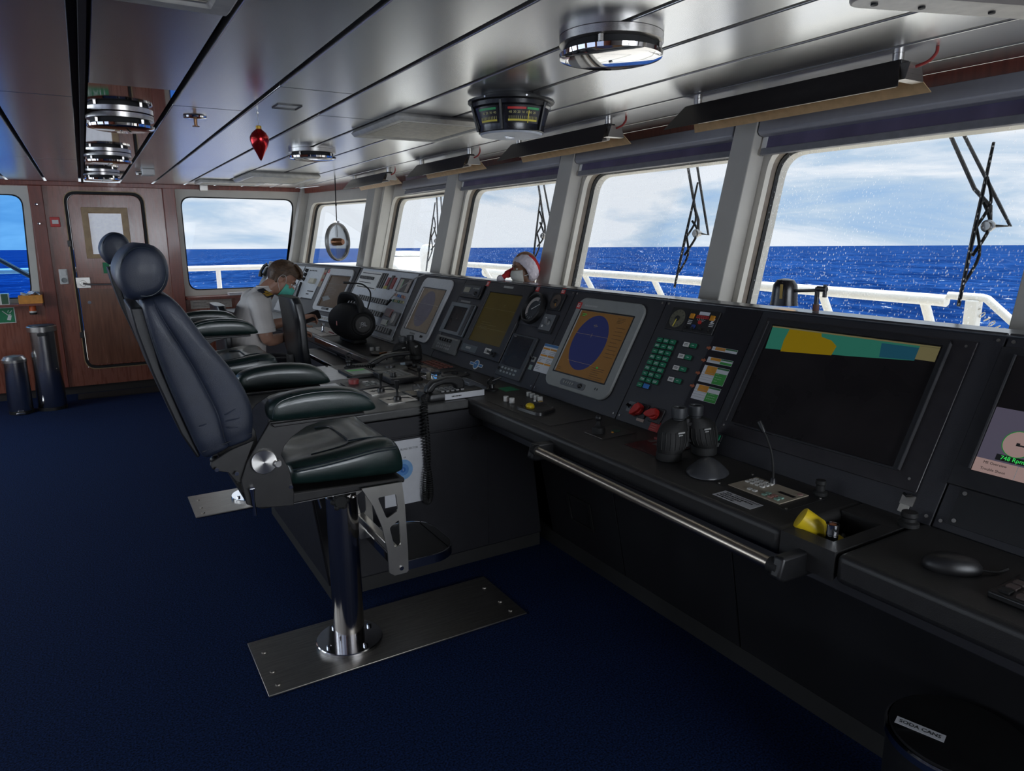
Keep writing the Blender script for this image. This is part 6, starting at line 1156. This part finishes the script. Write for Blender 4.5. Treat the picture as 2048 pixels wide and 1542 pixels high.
mk('tail', MB().tube(spline([tuple(HC+AX*.05), tuple(HC+V((.515, .857, 0))*.085+V((0, 0, .01))-R_*.02), tuple(HC+V((.515, .857, 0))*.08-R_*.075-V((0, 0, .020))), tuple(HC-R_*.125-V((0, 0, .042))), tuple(HC-R_*.150-V((0, 0, .060)))], 5), [.045]*5+[.034]*5+[.024]*5+[.016]*5+[.010], 14), santa_red, hat)
pm = mk('pompom', MB().ell(tuple(HC-R_*.158-V((0, 0, .066))), (.026, .026, .026), nu=24, nv=16), fluff, hat); dp = pm['o'].modifiers.new('pile', 'DISPLACE'); dp.texture = tx; dp.strength = .006

# ------------------------------------------------------------------ things on the ceiling
def round_lamp(lab, x, y, r=.148):
    t = thing('ceiling_lamp', lab, 'ceiling lamp', T(x, y, ZC), 'round ceiling lamps')
    P('base_ring', lambda b: b.lathe([(r, -.001), (r, -.022), (r*.95, -.025), (0, -.025)], n=48), steel, t)
    P('core', lambda b: b.lathe([(r*.88, -.0255), (r*.88, -.044), (0, -.044)], n=40), black_rubber, t)
    for a in (40, 130, 220, 310): P('spacer', lambda b: b.box((r*.93*cos(RAD(a)), r*.93*sin(RAD(a)), -.0345), (.010, .010, .018)), steel, t)
    P('mirror_disc', lambda b: b.lathe([(r*.97, -.0445), (r, -.047), (r*.985, -.058), (r*.82, -.064), (0, -.0655)], n=48), mirror_steel, t)
    P('screw', lambda b: b.lathe([(.006, -.0655), (.005, -.068), (0, -.069)], n=12), steel, t)
round_lamp('large round mirrored ceiling lamp in front of the big trough lamp', 1.358, 1.706)
round_lamp('small-looking round ceiling lamp between the red ornament and the white grille', 1.34, 4.74)
round_lamp('round mirrored lamp on the polished strip, nearest of three', .212, 3.87, .140)
round_lamp('round mirrored lamp on the polished strip, middle of three', .208, 5.60, .140)
round_lamp('round mirrored lamp on the polished strip, farthest by the door', .206, 7.27, .140)

# rudder angle indicator
t = thing('rudder_indicator', 'round dark hanging indicator with red, green and yellow degree scales', 'indicator', T(1.56, 2.60, 0))
P('neck', lambda b: b.lathe([(.120, ZC-.0005), (.120, 2.136), (0, 2.136)], n=44), K('dark_neck', (.03, .03, .03), .5), t)
P('flange', lambda b: b.lathe([(.160, 2.1355), (.176, 2.135), (.176, 2.126), (.166, 2.122), (0, 2.122)], n=56), black_plastic, t)
P('housing', lambda b: b.lathe([(.163, 2.1215), (.163, 2.106), (.154, 2.100), (.134, 2.032), (.134, 2.012), (.130, 2.010), (0, 2.010)], n=64), K('indicator_black', (.012, .012, .016), .25), t)
P('bottom', lambda b: b.lathe([(.128, 2.0095), (.124, 2.002), (0, 2.000)], n=56), K('pale_blue_grey', (.50, .53, .58), .4), t); P('catch', lambda b: b.box((-.01, 0, 1.999), (.05, .014, .004), RZ(.3)).box((.01, .02, 1.999), (.04, .010, .004), RZ(.3)), chrome, t)
def rz_(z): return .134+(.154-.134)*(z-2.032)/(2.100-2.032)+.0012
def band(b, a0, a1, z0, z1, o=0.0): b.grid(lambda u, v: ((rz_(z0+(z1-z0)*v)+o)*cos(RAD(a0+(a1-a0)*u)), (rz_(z0+(z1-z0)*v)+o)*sin(RAD(a0+(a1-a0)*u)), z0+(z1-z0)*v), 18, 2)
VA = 239
for k, (a0, a1) in enumerate(((-9, 50), (-66, -20), (60, 115), (150, 260))):
    P('scale_face', lambda b: band(b, VA+a0, VA+a1, 2.036, 2.098), K('scale_black', (.016, .015, .018), .3), t)
P('red_band', lambda b: band(b, VA-5, VA+23, 2.084, 2.092, .001), red, t)
P('green_band', lambda b: (band(b, VA+25, VA+46, 2.084, 2.092, .001), band(b, VA-56, VA-23, 2.084, 2.092, .001)), K('scale_green', (.05, .40, .14), .5), t)
P('yellow_band', lambda b: (band(b, VA-5, VA+46, 2.042, 2.049, .001), band(b, VA-56, VA-23, 2.042, 2.049, .001)), yellow_ink, t)
def nums(b, lst):
    for s, a in lst:
        A = RAD(VA+a); r = rz_(2.073)+.0015
        b.text(s, .0125, frame((r*cos(A), r*sin(A), 2.073), (-sin(A), cos(A), 0), (cos(A)*.28, sin(A)*.28, .96)), ext=.0001)
P('numerals', lambda b: nums(b, (('40', -1), ('30', 5.5), ('20', 12), ('10', 18.5), ('0', 25), ('10', 31), ('20', 38), ('40', -25.5), ('30', -32.5), ('20', -39.5), ('10', -46.5))), K('pale_yellow_ink', (.72, .66, .28), .6), t)
def tk(b):
    for a in list(range(-3, 46, 3))+list(range(-54, -23, 3)):
        A = RAD(VA+a); r = rz_(2.055)+.001; b.box((0, 0, 0), (.0016, .0012, .012), T(r*cos(A), r*sin(A), 2.056) @ RZ(A+pi/2))
P('ticks', tk, K('pale_yellow_ink', (.72, .66, .28), .6), t); P('pointer', lambda b: band(b, VA+27.2, VA+28.8, 2.036, 2.08, .002), yellow_ink, t)
for a in (-15, 55, 125, 195, 285): P('rib', lambda b: b.tube([((.164)*cos(RAD(VA+a)), .164*sin(RAD(VA+a)), 2.118), (.138*cos(RAD(VA+a)), .138*sin(RAD(VA+a)), 2.014)], .006, 8), black_plastic, t)
for a in (-35, 20, 90): P('screw', lambda b: b.cyl((.176*cos(RAD(VA+a)), .176*sin(RAD(VA+a)), 2.131), (.178*cos(RAD(VA+a)), .178*sin(RAD(VA+a)), 2.131), .004, n=10), chrome, t)

def vent(name, lab, x0, x1, y0, y1, h=.035, slots=22):
    t = thing(name, lab, 'vent', T((x0+x1)/2, (y0+y1)/2, ZC), 'ceiling air grilles'); W2, H2 = (x1-x0), (y1-y0)
    P('frame', lambda b: b.ring([(-W2/2, -H2/2), (W2/2, -H2/2), (W2/2, H2/2), (-W2/2, H2/2)], [(-W2/2+.06, -H2/2+.06), (W2/2-.06, -H2/2+.06), (W2/2-.06, H2/2-.06), (-W2/2+.06, H2/2-.06)], -h, -.0005), K('vent_white', (.62, .60, .55), .4), t, bev=.018, seg=1)
    P('grille', lambda b: [b.bx(-W2/2+.062, W2/2-.062, -H2/2+.065+(H2-.13)*k/slots, -H2/2+.065+(H2-.13)*(k+.55)/slots, -h+.006, -h+.012) for k in range(slots)], K('grille_cream', (.66, .62, .52), .45), t)
    P('back', lambda b: b.bx(-W2/2+.061, W2/2-.061, -H2/2+.061, H2/2-.061, -.006, -.001), K('grille_shadow', (.10, .09, .08), .7), t)
vent('ceiling_vent', 'white square air grille left of the round degree indicator', 1.285, 1.80, 3.14, 3.81)
vent('ceiling_vent', 'cream air grille beyond the small-looking round lamp at the far ceiling', 1.28, 1.89, 6.45, 7.25, .045, 20)
vent('ceiling_vent', 'narrow grey air grille along the far ceiling edge near the corner window', 1.02, 1.64, 7.50, 7.90, .03, 8)
vent('ceiling_vent', 'dark grey grille cut by the top photo edge above the polished strip', .082, .375, 1.42, 1.985, .02, 30)
t = thing('ceiling_hatch', 'cream ceiling plate with dark slot cut by the top right photo corner', 'panel', T(1.90, .775, ZC) @ RZ(RAD(-19)))
P('plate', lambda b: plate(b, .78, .56, .05, -.022, -.0005), K('hatch_cream', (.58, .55, .52), .4), t, bev=.006); P('slot', lambda b: b.bx(-.30, .38, .03, .17, -.026, -.0225), K('hatch_slot', (.04, .02, .035), .5), t)
for x in (-.33, -.2, .0, .2): P('screw', lambda b: b.cyl((x, .235, -.0225), (x, .235, -.027), .008, n=10), black_rubber, t)
t = thing('sprinkler', 'small round ceiling sprinkler with a thin stem near the red ornament', 'sprinkler', T(.515, 3.73, ZC)); P('rosette', lambda b: b.lathe([(.052, -.0005), (.050, -.008), (.02, -.012), (0, -.012)], n=30), chrome, t); P('stem', lambda b: b.lathe([(.008, -.0121), (.007, -.04), (.016, -.042), (.016, -.045), (0, -.045)], n=16), K('dull_brass', (.3, .16, .08), .4, .8), t)
t = thing('access_frame', 'thin dark rectangular frame flush in the ceiling right of the ornament', 'frame', T(.825, 3.265, ZC)); P('frame', lambda b: b.ring(rrect(.105, .115, .004, 2), rrect(.097, .107, .003, 2), -.004, -.0005), black_metal, t)
t = thing('smoke_detector', 'small cream detector box near the end of the polished strip', 'detector', T(.52, 6.70, ZC)); P('body', lambda b: b.bx(-.045, .05, -.08, .08, -.05, -.0005), white_plastic, t, bev=.008); P('nozzle', lambda b: b.cyl((-.045, -.02, -.03), (-.085, -.03, -.035), .014).cyl((-.075, -.03, -.03), (-.075, -.03, -.05), .012), steel, t)
t = thing('ceiling_bracket', 'small grey bracket at the ceiling edge over the far right-hand window', 'bracket', T(1.17, 8.42, ZC)); P('body', lambda b: b.bx(-.03, .05, -.03, .03, -.06, -.0005), steel, t, bev=.004)
t = thing('christmas_ornament', 'red drop-shaped Christmas ornament with gold scrolls hanging on a thread', 'ornament', T(.732, 3.42, 2.01))
P('bauble', lambda b: b.lathe([(0, -.072), (.006, -.064), (.018, -.038), (.034, -.008), (.0415, .018), (.0405, .032), (.030, .050), (.016, .062), (.011, .066), (0, .066)], n=36), K('metallic_red', (.46, .015, .02), .16, .75, var=.25, vscale=300), t)
P('cap', lambda b: b.lathe([(.012, .0655), (.012, .078), (.009, .080), (0, .080)], n=20), gold, t); P('thread', lambda b: b.tube([(0, 0, .08), (0, 0, .1445)], .0012, 6), white_ink, t); P('hook', lambda b: b.lathe([(.006, .130), (.006, .138), (0, .139)], n=10), steel, t)
def sc_(b):
    for k in range(5):
        a0 = 2*pi*k/5+.3
        pr = lambda z: .0415-abs(z-.02)*.42+.0008
        for dz, hd_ in ((.030, 1), (.000, -1)):
            pts = []
            for i in range(13):
                g = 2*pi*1.15*i/12; rr = .012*(1-i/15); z = dz+rr*sin(g)*hd_; a = a0+(rr*cos(g)-.004)/.04*hd_; r = max(.02, pr(z)); pts.append((r*cos(a), r*sin(a), z))
            b.tube(pts, .0012, 5)
P('gold_scrolls', sc_, K('gold_glitter', (.75, .5, .15), .35, .6), t)
# trough lamps
for (ya, yb, lab) in ((1.345, 2.33, 'largest dark trough lamp, hung above the window with the black clip lamp'), (2.79, 3.76, 'dark trough lamp hung right of the round degree indicator'), (4.25, 5.16, 'dark trough lamp hung between the white grille and the degree indicator'), (5.72, 6.72, 'farthest dark trough lamp, hung above the ring-framed disc')):
    yc = (ya+yb)/2; ln = (yb-ya)/2
    t = thing('trough_lamp', lab, 'lamp', T(2.265, yc, 0), 'trough lamps above the front windows')
    def wing(b, sx_): 
        vs = [(sx_*.022, -ln+.04, 2.130), (sx_*.022, ln-.02, 2.130), (sx_*.092, ln+.03, 2.040), (sx_*.092, -ln-.005, 2.040)]
        n_ = V((sx_*.79, 0, .61))*.0025; b.add([V(q) for q in vs]+[V(q)-n_ for q in vs], [(0, 1, 2, 3), (7, 6, 5, 4), (0, 4, 5, 1), (1, 5, 6, 2), (2, 6, 7, 3), (3, 7, 4, 0)])
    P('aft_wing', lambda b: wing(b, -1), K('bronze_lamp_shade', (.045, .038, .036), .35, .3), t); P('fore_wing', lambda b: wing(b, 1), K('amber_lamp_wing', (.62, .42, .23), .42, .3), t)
    P('spine', lambda b: b.bx(-.0215, .0215, -ln+.035, ln-.025, 2.118, 2.1325), black_metal, t, bev=.003)
    P('channel', lambda b: b.bx(-.026, .026, -ln+.03, ln-.06, 2.078, 2.117), gold_reflector, t); P('end_box', lambda b: b.prism([(-.03, 2.117), (.03, 2.117), (.05, 2.065), (-.05, 2.065)], -.006, .03, T(0, -ln+.03, 0) @ frame((0, 0, 0), (1, 0, 0), (0, 0, 1))), steel, t)
    P('tube', lambda b: b.cyl((0, -ln+.06, 2.066), (0, ln-.08, 2.066), .011), K('tube_off', (.55, .52, .47), .4), t)
    for q in (-ln+.06, ln-.07): P('stem', lambda b: b.cyl((.0, q, 2.1325), (0, q, ZC-.0005), .017), steel, t)
    P('wire', lambda b: b.tube(spline([(.0, -ln+.005, 2.105), (.01, -ln-.03, 2.115), (.015, -ln-.05, 2.135), (.015, -ln-.052, ZC-.001)], 5), .005, 8), K('red_wire', (.30, .03, .025), .5), t)
# hanging ring
t = thing('ring_disc', 'grey-rimmed glass disc with copper hub hanging on a cord at the corner window', 'disc', T(2.10, 6.75, 1.555))
FR = frame((2.10, 6.75, 1.555), (.80, .60, 0), (0, 0, 1))
mk('rim', MB(FR).lathe([(.162, -.016), (.178, -.018), (.183, 0), (.178, .018), (.162, .016), (.160, 0), (.162, -.016)], n=56, cap=False), K('rim_grey', (.30, .29, .27), .4, .3), t); mk('pane', MB(FR).lathe([(.160, -.003), (.160, .003), (0, .003)], n=48), ring_glass, t)
mk('hub', MB(FR).lathe([(0, .06), (.026, .06), (.031, .045), (.035, .035), (.035, -.015), (.040, -.02), (.040, -.05), (0, -.05)], n=28), K('copper', (.36, .17, .09), .35, .9), t)
mk('cord', MB().tube([(2.10, 6.75, 1.735), (2.103, 6.752, 1.93), (2.11, 6.76, ZC-.001)], .005, 8).ell((2.103, 6.752, 1.90), (.008, .008, .014)), black_rubber, t); mk('hanger', MB(FR).box((0, .186, 0), (.04, .02, .03)), steel, t); mk('wire', MB().tube([(2.10, 6.75, 1.72), (2.10, 6.75, 1.60)], .0018, 6), black_rubber, t)

# ------------------------------------------------------------------ outside: deck, rails, wipers, sea
struct('sun_block_roof', MB().bx(-3.4, 3.25, -4.2, 8.9, 2.27, 2.35), ext_white)  # unseen roof slab, its overhang added to keep sun off the windows
struct('deck', MB().bx(2.52, 9, -4, 16, -.1, .06).bx(-3.3, 2.52, 8.66, 14, -.1, .06), K('deck_paint', (.52, .50, .46), .7))
t = thing('bow_rail', 'thick white rail outside the front windows on leaning stays', 'railing', T(4.2, 4, .06))
mk('top_rail', MB().tube([(4.2, 8.3, 1.247), (4.2, 5, 1.244), (4.2, 2.25, 1.226), (4.2, 2.165, 1.224)], .034, 16), ext_white, t)
for y in (7.7, 6.62, 5.62, 4.62, 3.72, 2.98, 2.30): mk('stay', MB().tube([(4.2, y, 1.235), (4.98, y, .07)], .026, 12), ext_white, t)
t = thing('gate_rail', 'white angled rail end with square post and chain at right', 'railing', T(4.2, 2, .06))
mk('bent_rail', MB().tube([(4.2, 2.16, 1.256), (4.2, 1.98, 1.255), (4.2, 1.955, 1.25), (4.2, 1.80, 1.125), (4.2, 1.60, .96)], .022, 12), ext_white, t); mk('post', MB().bx(4.17, 4.23, 1.985, 2.055, .06, 1.24), ext_white, t, bev=.008)
ch = MB()
for k in range(12):
    f = k/11; y = 2.02-.30*f; z = 1.21-.17*f-.03*sin(pi*f); ch.tube([(4.19+(.010*cos(a) if k % 2 else 0), y+.016*sin(a)*.9, z+(.010*cos(a) if k % 2 == 0 else 0)-.010*sin(a)) for a in [2*pi*i/10 for i in range(10)]], .003, 6, True)
mk('chain', ch, K('chain_steel', (.5, .47, .42), .4, .8), t)
t = thing('wing_rail', 'white rail with upright posts outside the far right-hand window', 'railing', T(1.5, 10.5, .06)); mk('top_rail', MB().tube([(.6, 10.5, 1.192), (3.9, 10.5, 1.186)], .036, 14), ext_white, t)
for x in (.7, 1.56, 2.6, 3.6): mk('post', MB().cyl((x, 10.5, .06), (x, 10.5, 1.18), .032), ext_white, t)
t = thing('wing_rail', 'rail outside the blue-tinted window at the left photo edge', 'railing', T(-1.2, 9.6, .06)); mk('top_rail', MB().tube([(-3, 9.6, 1.25), (.1, 9.6, 1.25)], .03, 12), ext_white, t); mk('post', MB().cyl((-1.6, 9.6, .06), (-1.6, 9.6, 1.24), .025), ext_white, t)
solo('slanting_pole', 'slanting dark brown pole outside the blue-tinted window', 'pole', MB().tube([(-1.30, 9.3, 1.76), (-.52, 9.3, 1.19), (-.40, 9.3, 1.10)], .024, 10), K('brown_pole', (.10, .05, .04), .5), at=(-.8, 9.3, 1.4))
t = thing('deck_locker', 'white weathered locker on the foredeck seen through the farthest front windows', 'locker', T(4.5, 10.6, .06)); mk('box', MB().prism([(9.95, .06), (11.6, .06), (11.6, 1.27), (10.45, 1.29), (9.95, 1.02)], -.45, .45, T(4.5, 0, 0) @ frame((0, 0, 0), (0, 1, 0), (0, 0, 1))), ext_white, t, bev=.03); mk('lid', MB().bx(4.3, 4.9, 10.5, 11.7, 1.295, 1.36), ext_white, t, bev=.02)
t = thing('vent_bollard', 'white dome-topped mushroom post on the foredeck', 'post', T(4.3, 9.52, .06)); mk('post', MB(T(4.3, 9.52, 0)).lathe([(.13, .06), (.13, 1.36), (.125, 1.42), (.09, 1.475), (.04, 1.492), (0, 1.494)], n=30), ext_white, t)
t = thing('slanting_pipe', 'white slanting pipe between the deck locker and dome-topped post', 'pipe', T(4.2, 9.8, .1)); mk('pipe', MB().tube([(3.97, 10.3, 1.22), (3.97, 9.9, 1.16), (3.97, 9.2, .90)], .04, 12), ext_white, t)
t = thing('deck_winch', 'white rounded fitting low beyond the rail left of the Santa hat', 'fitting', T(4.9, 8.4, .06)); mk('drum', MB().cyl((4.9, 7.7, 1.10), (4.9, 8.9, 1.10), .07).bx(4.83, 4.97, 8.0, 8.6, .06, 1.08), ext_white, t, bev=.01)
def wiper(lab, dy, pts):
    t = thing('window_wiper', lab, 'wiper', T(2.78, pts['j'][0], pts['j'][1]), 'window wipers')
    def G(p, o=0.0): y, z = p; k = (2.63+.24*(z-2.155)+.235)/2.82; yy = y*k; zz = 1.6+(z-1.6)*k; return (2.63+.24*(zz-2.155)+.235+o, yy, zz)
    a, b_, j, e_, t1, t2 = (pts[q] for q in 'abjeuv')
    mk('blade', MB().tube([G(a, -.008), G(((a[0]+b_[0])/2, (a[1]+b_[1])/2), -.008), G(b_, -.008)], [.008, .012, .010], 8, flat=.6), black_rubber, t)
    md_ = lambda f: (a[0]+(b_[0]-a[0])*f, a[1]+(b_[1]-a[1])*f)
    br_ = MB()
    for f0, f1 in ((.2, .5), (.5, .85)): m_ = md_((f0+f1)/2); br_.tube(spline([G(md_(f0), .0), G((m_[0]-.022, m_[1]), .018), G(md_(f1), .0)], 4), .0055, 8)
    br_.tube(spline([G(md_(.35), .014), G((j[0]-.005, j[1]), .03), G(md_(.68), .014)], 4), .006, 8); mk('yoke', br_, black_rubber, t)
    mk('pivot', MB().cyl(G(j, .01), G(j, .055), .014).cyl(G(j, .02), G(j, .03), .022), K('pivot_steel', (.5, .48, .45), .4, .8), t)
    mk('arm', MB().tube([G(t1, .05), G((t1[0]*.35+j[0]*.65, t1[1]*.35+j[1]*.65), .05), G((j[0]+.012, j[1]+.07), .05), G(j, .04)], .0075, 8), K('arm_grey', (.06, .06, .065), .5), t)
    mk('arm', MB().tube([G(t2, .06), G((t2[0]*.2+e_[0]*.8, t2[1]*.2+e_[1]*.8), .06), G(e_, .06), G(j, .055)], .0065, 8), K('arm_grey', (.06, .06, .065), .5), t)
wiper('largest wiper, on the rightmost window near the right photo edge', 0, dict(a=(1.357, 1.916), b=(1.407, 1.332), j=(1.356, 1.627), e=(1.298, 1.626), u=(1.568, 2.015), v=(1.528, 2.015)))
wiper('wiper on the window left of the black clip lamp', 0, dict(a=(2.778, 1.871), b=(2.922, 1.313), j=(2.807, 1.609), e=(2.752, 1.601), u=(2.917, 1.971), v=(2.857, 1.966)))
wiper('wiper standing just above the Santa hat', 0, dict(a=(4.288, 1.877), b=(4.40, 1.36), j=(4.305, 1.600), e=(4.22, 1.595), u=(4.406, 1.966), v=(4.353, 1.970)))
wiper('farthest wiper, before the white dome-topped post', 0, dict(a=(6.049, 1.906), b=(6.308, 1.274), j=(6.127, 1.559), e=(6.05, 1.62), u=(6.139, 2.022), v=(6.073, 2.027)))

# the sea, pitched a little against the ship
sea = bpy.data.materials.new('sea_water'); sea.use_nodes = True; st_ = sea.node_tree; sb_ = st_.nodes['Principled BSDF']; lk = st_.links.new
sb_.inputs['Roughness'].default_value = .45; sb_.inputs['Specular IOR Level'].default_value = .0
def sn(t, **k):
    n = st_.nodes.new(t)
    for a, b in k.items(): n.inputs[a].default_value = b
    return n
tc_ = sn('ShaderNodeTexCoord'); mp_ = sn('ShaderNodeMapping'); mp_.inputs['Rotation'].default_value = (0, 0, .6); mp_.inputs['Scale'].default_value = (1, .45, 1); lk(tc_.outputs['Object'], mp_.inputs['Vector'])
n1 = sn('ShaderNodeTexNoise', Scale=.10, Detail=9, Roughness=.62); n2 = sn('ShaderNodeTexNoise', Scale=.012, Detail=3); n3 = sn('ShaderNodeTexNoise', Scale=.16, Detail=5, Roughness=.75)
for n in (n1, n2, n3): lk(mp_.outputs['Vector'], n.inputs['Vector'])
r1 = st_.nodes.new('ShaderNodeValToRGB'); el = r1.color_ramp.elements; el[0].position = .42; el[0].color = (.0035, .018, .085, 1); el[1].position = .60; el[1].color = (.014, .055, .195, 1); cm = st_.nodes.new('ShaderNodeMix'); cm.inputs['Factor'].default_value = .38; lk(n1.outputs['Fac'], cm.inputs['A']); lk(n2.outputs['Fac'], cm.inputs['B']); lk(cm.outputs['Result'], r1.inputs['Fac'])
r2 = st_.nodes.new('ShaderNodeValToRGB'); el = r2.color_ramp.elements; el[0].position = .63; el[0].color = (0, 0, 0, 1); el[1].position = .68; el[1].color = (1, 1, 1, 1); lk(n3.outputs['Fac'], r2.inputs['Fac'])
mw = st_.nodes.new('ShaderNodeMix'); mw.data_type = 'RGBA'; lk(r2.outputs['Color'], mw.inputs['Factor']); lk(r1.outputs['Color'], mw.inputs['A']); mw.inputs['B'].default_value = (.70, .78, .88, 1)
lk(mw.outputs['Result'], sb_.inputs['Base Color'])
bp2 = sn('ShaderNodeBump', Strength=.8, Distance=1.5); lk(n1.outputs['Fac'], bp2.inputs['Height']); lk(bp2.outputs['Normal'], sb_.inputs['Normal'])
S_ = 30000
so_ = struct('sea', MB().add([(-S_, -S_, 0), (S_, -S_, 0), (S_, S_, 0), (-S_, S_, 0)], [(0, 1, 2, 3)]), sea)['o']
so_.location = (0, 0, -20); so_.rotation_euler = V((.54*.0150, .84*.0150, 1)).to_track_quat('Z', 'Y').to_euler()
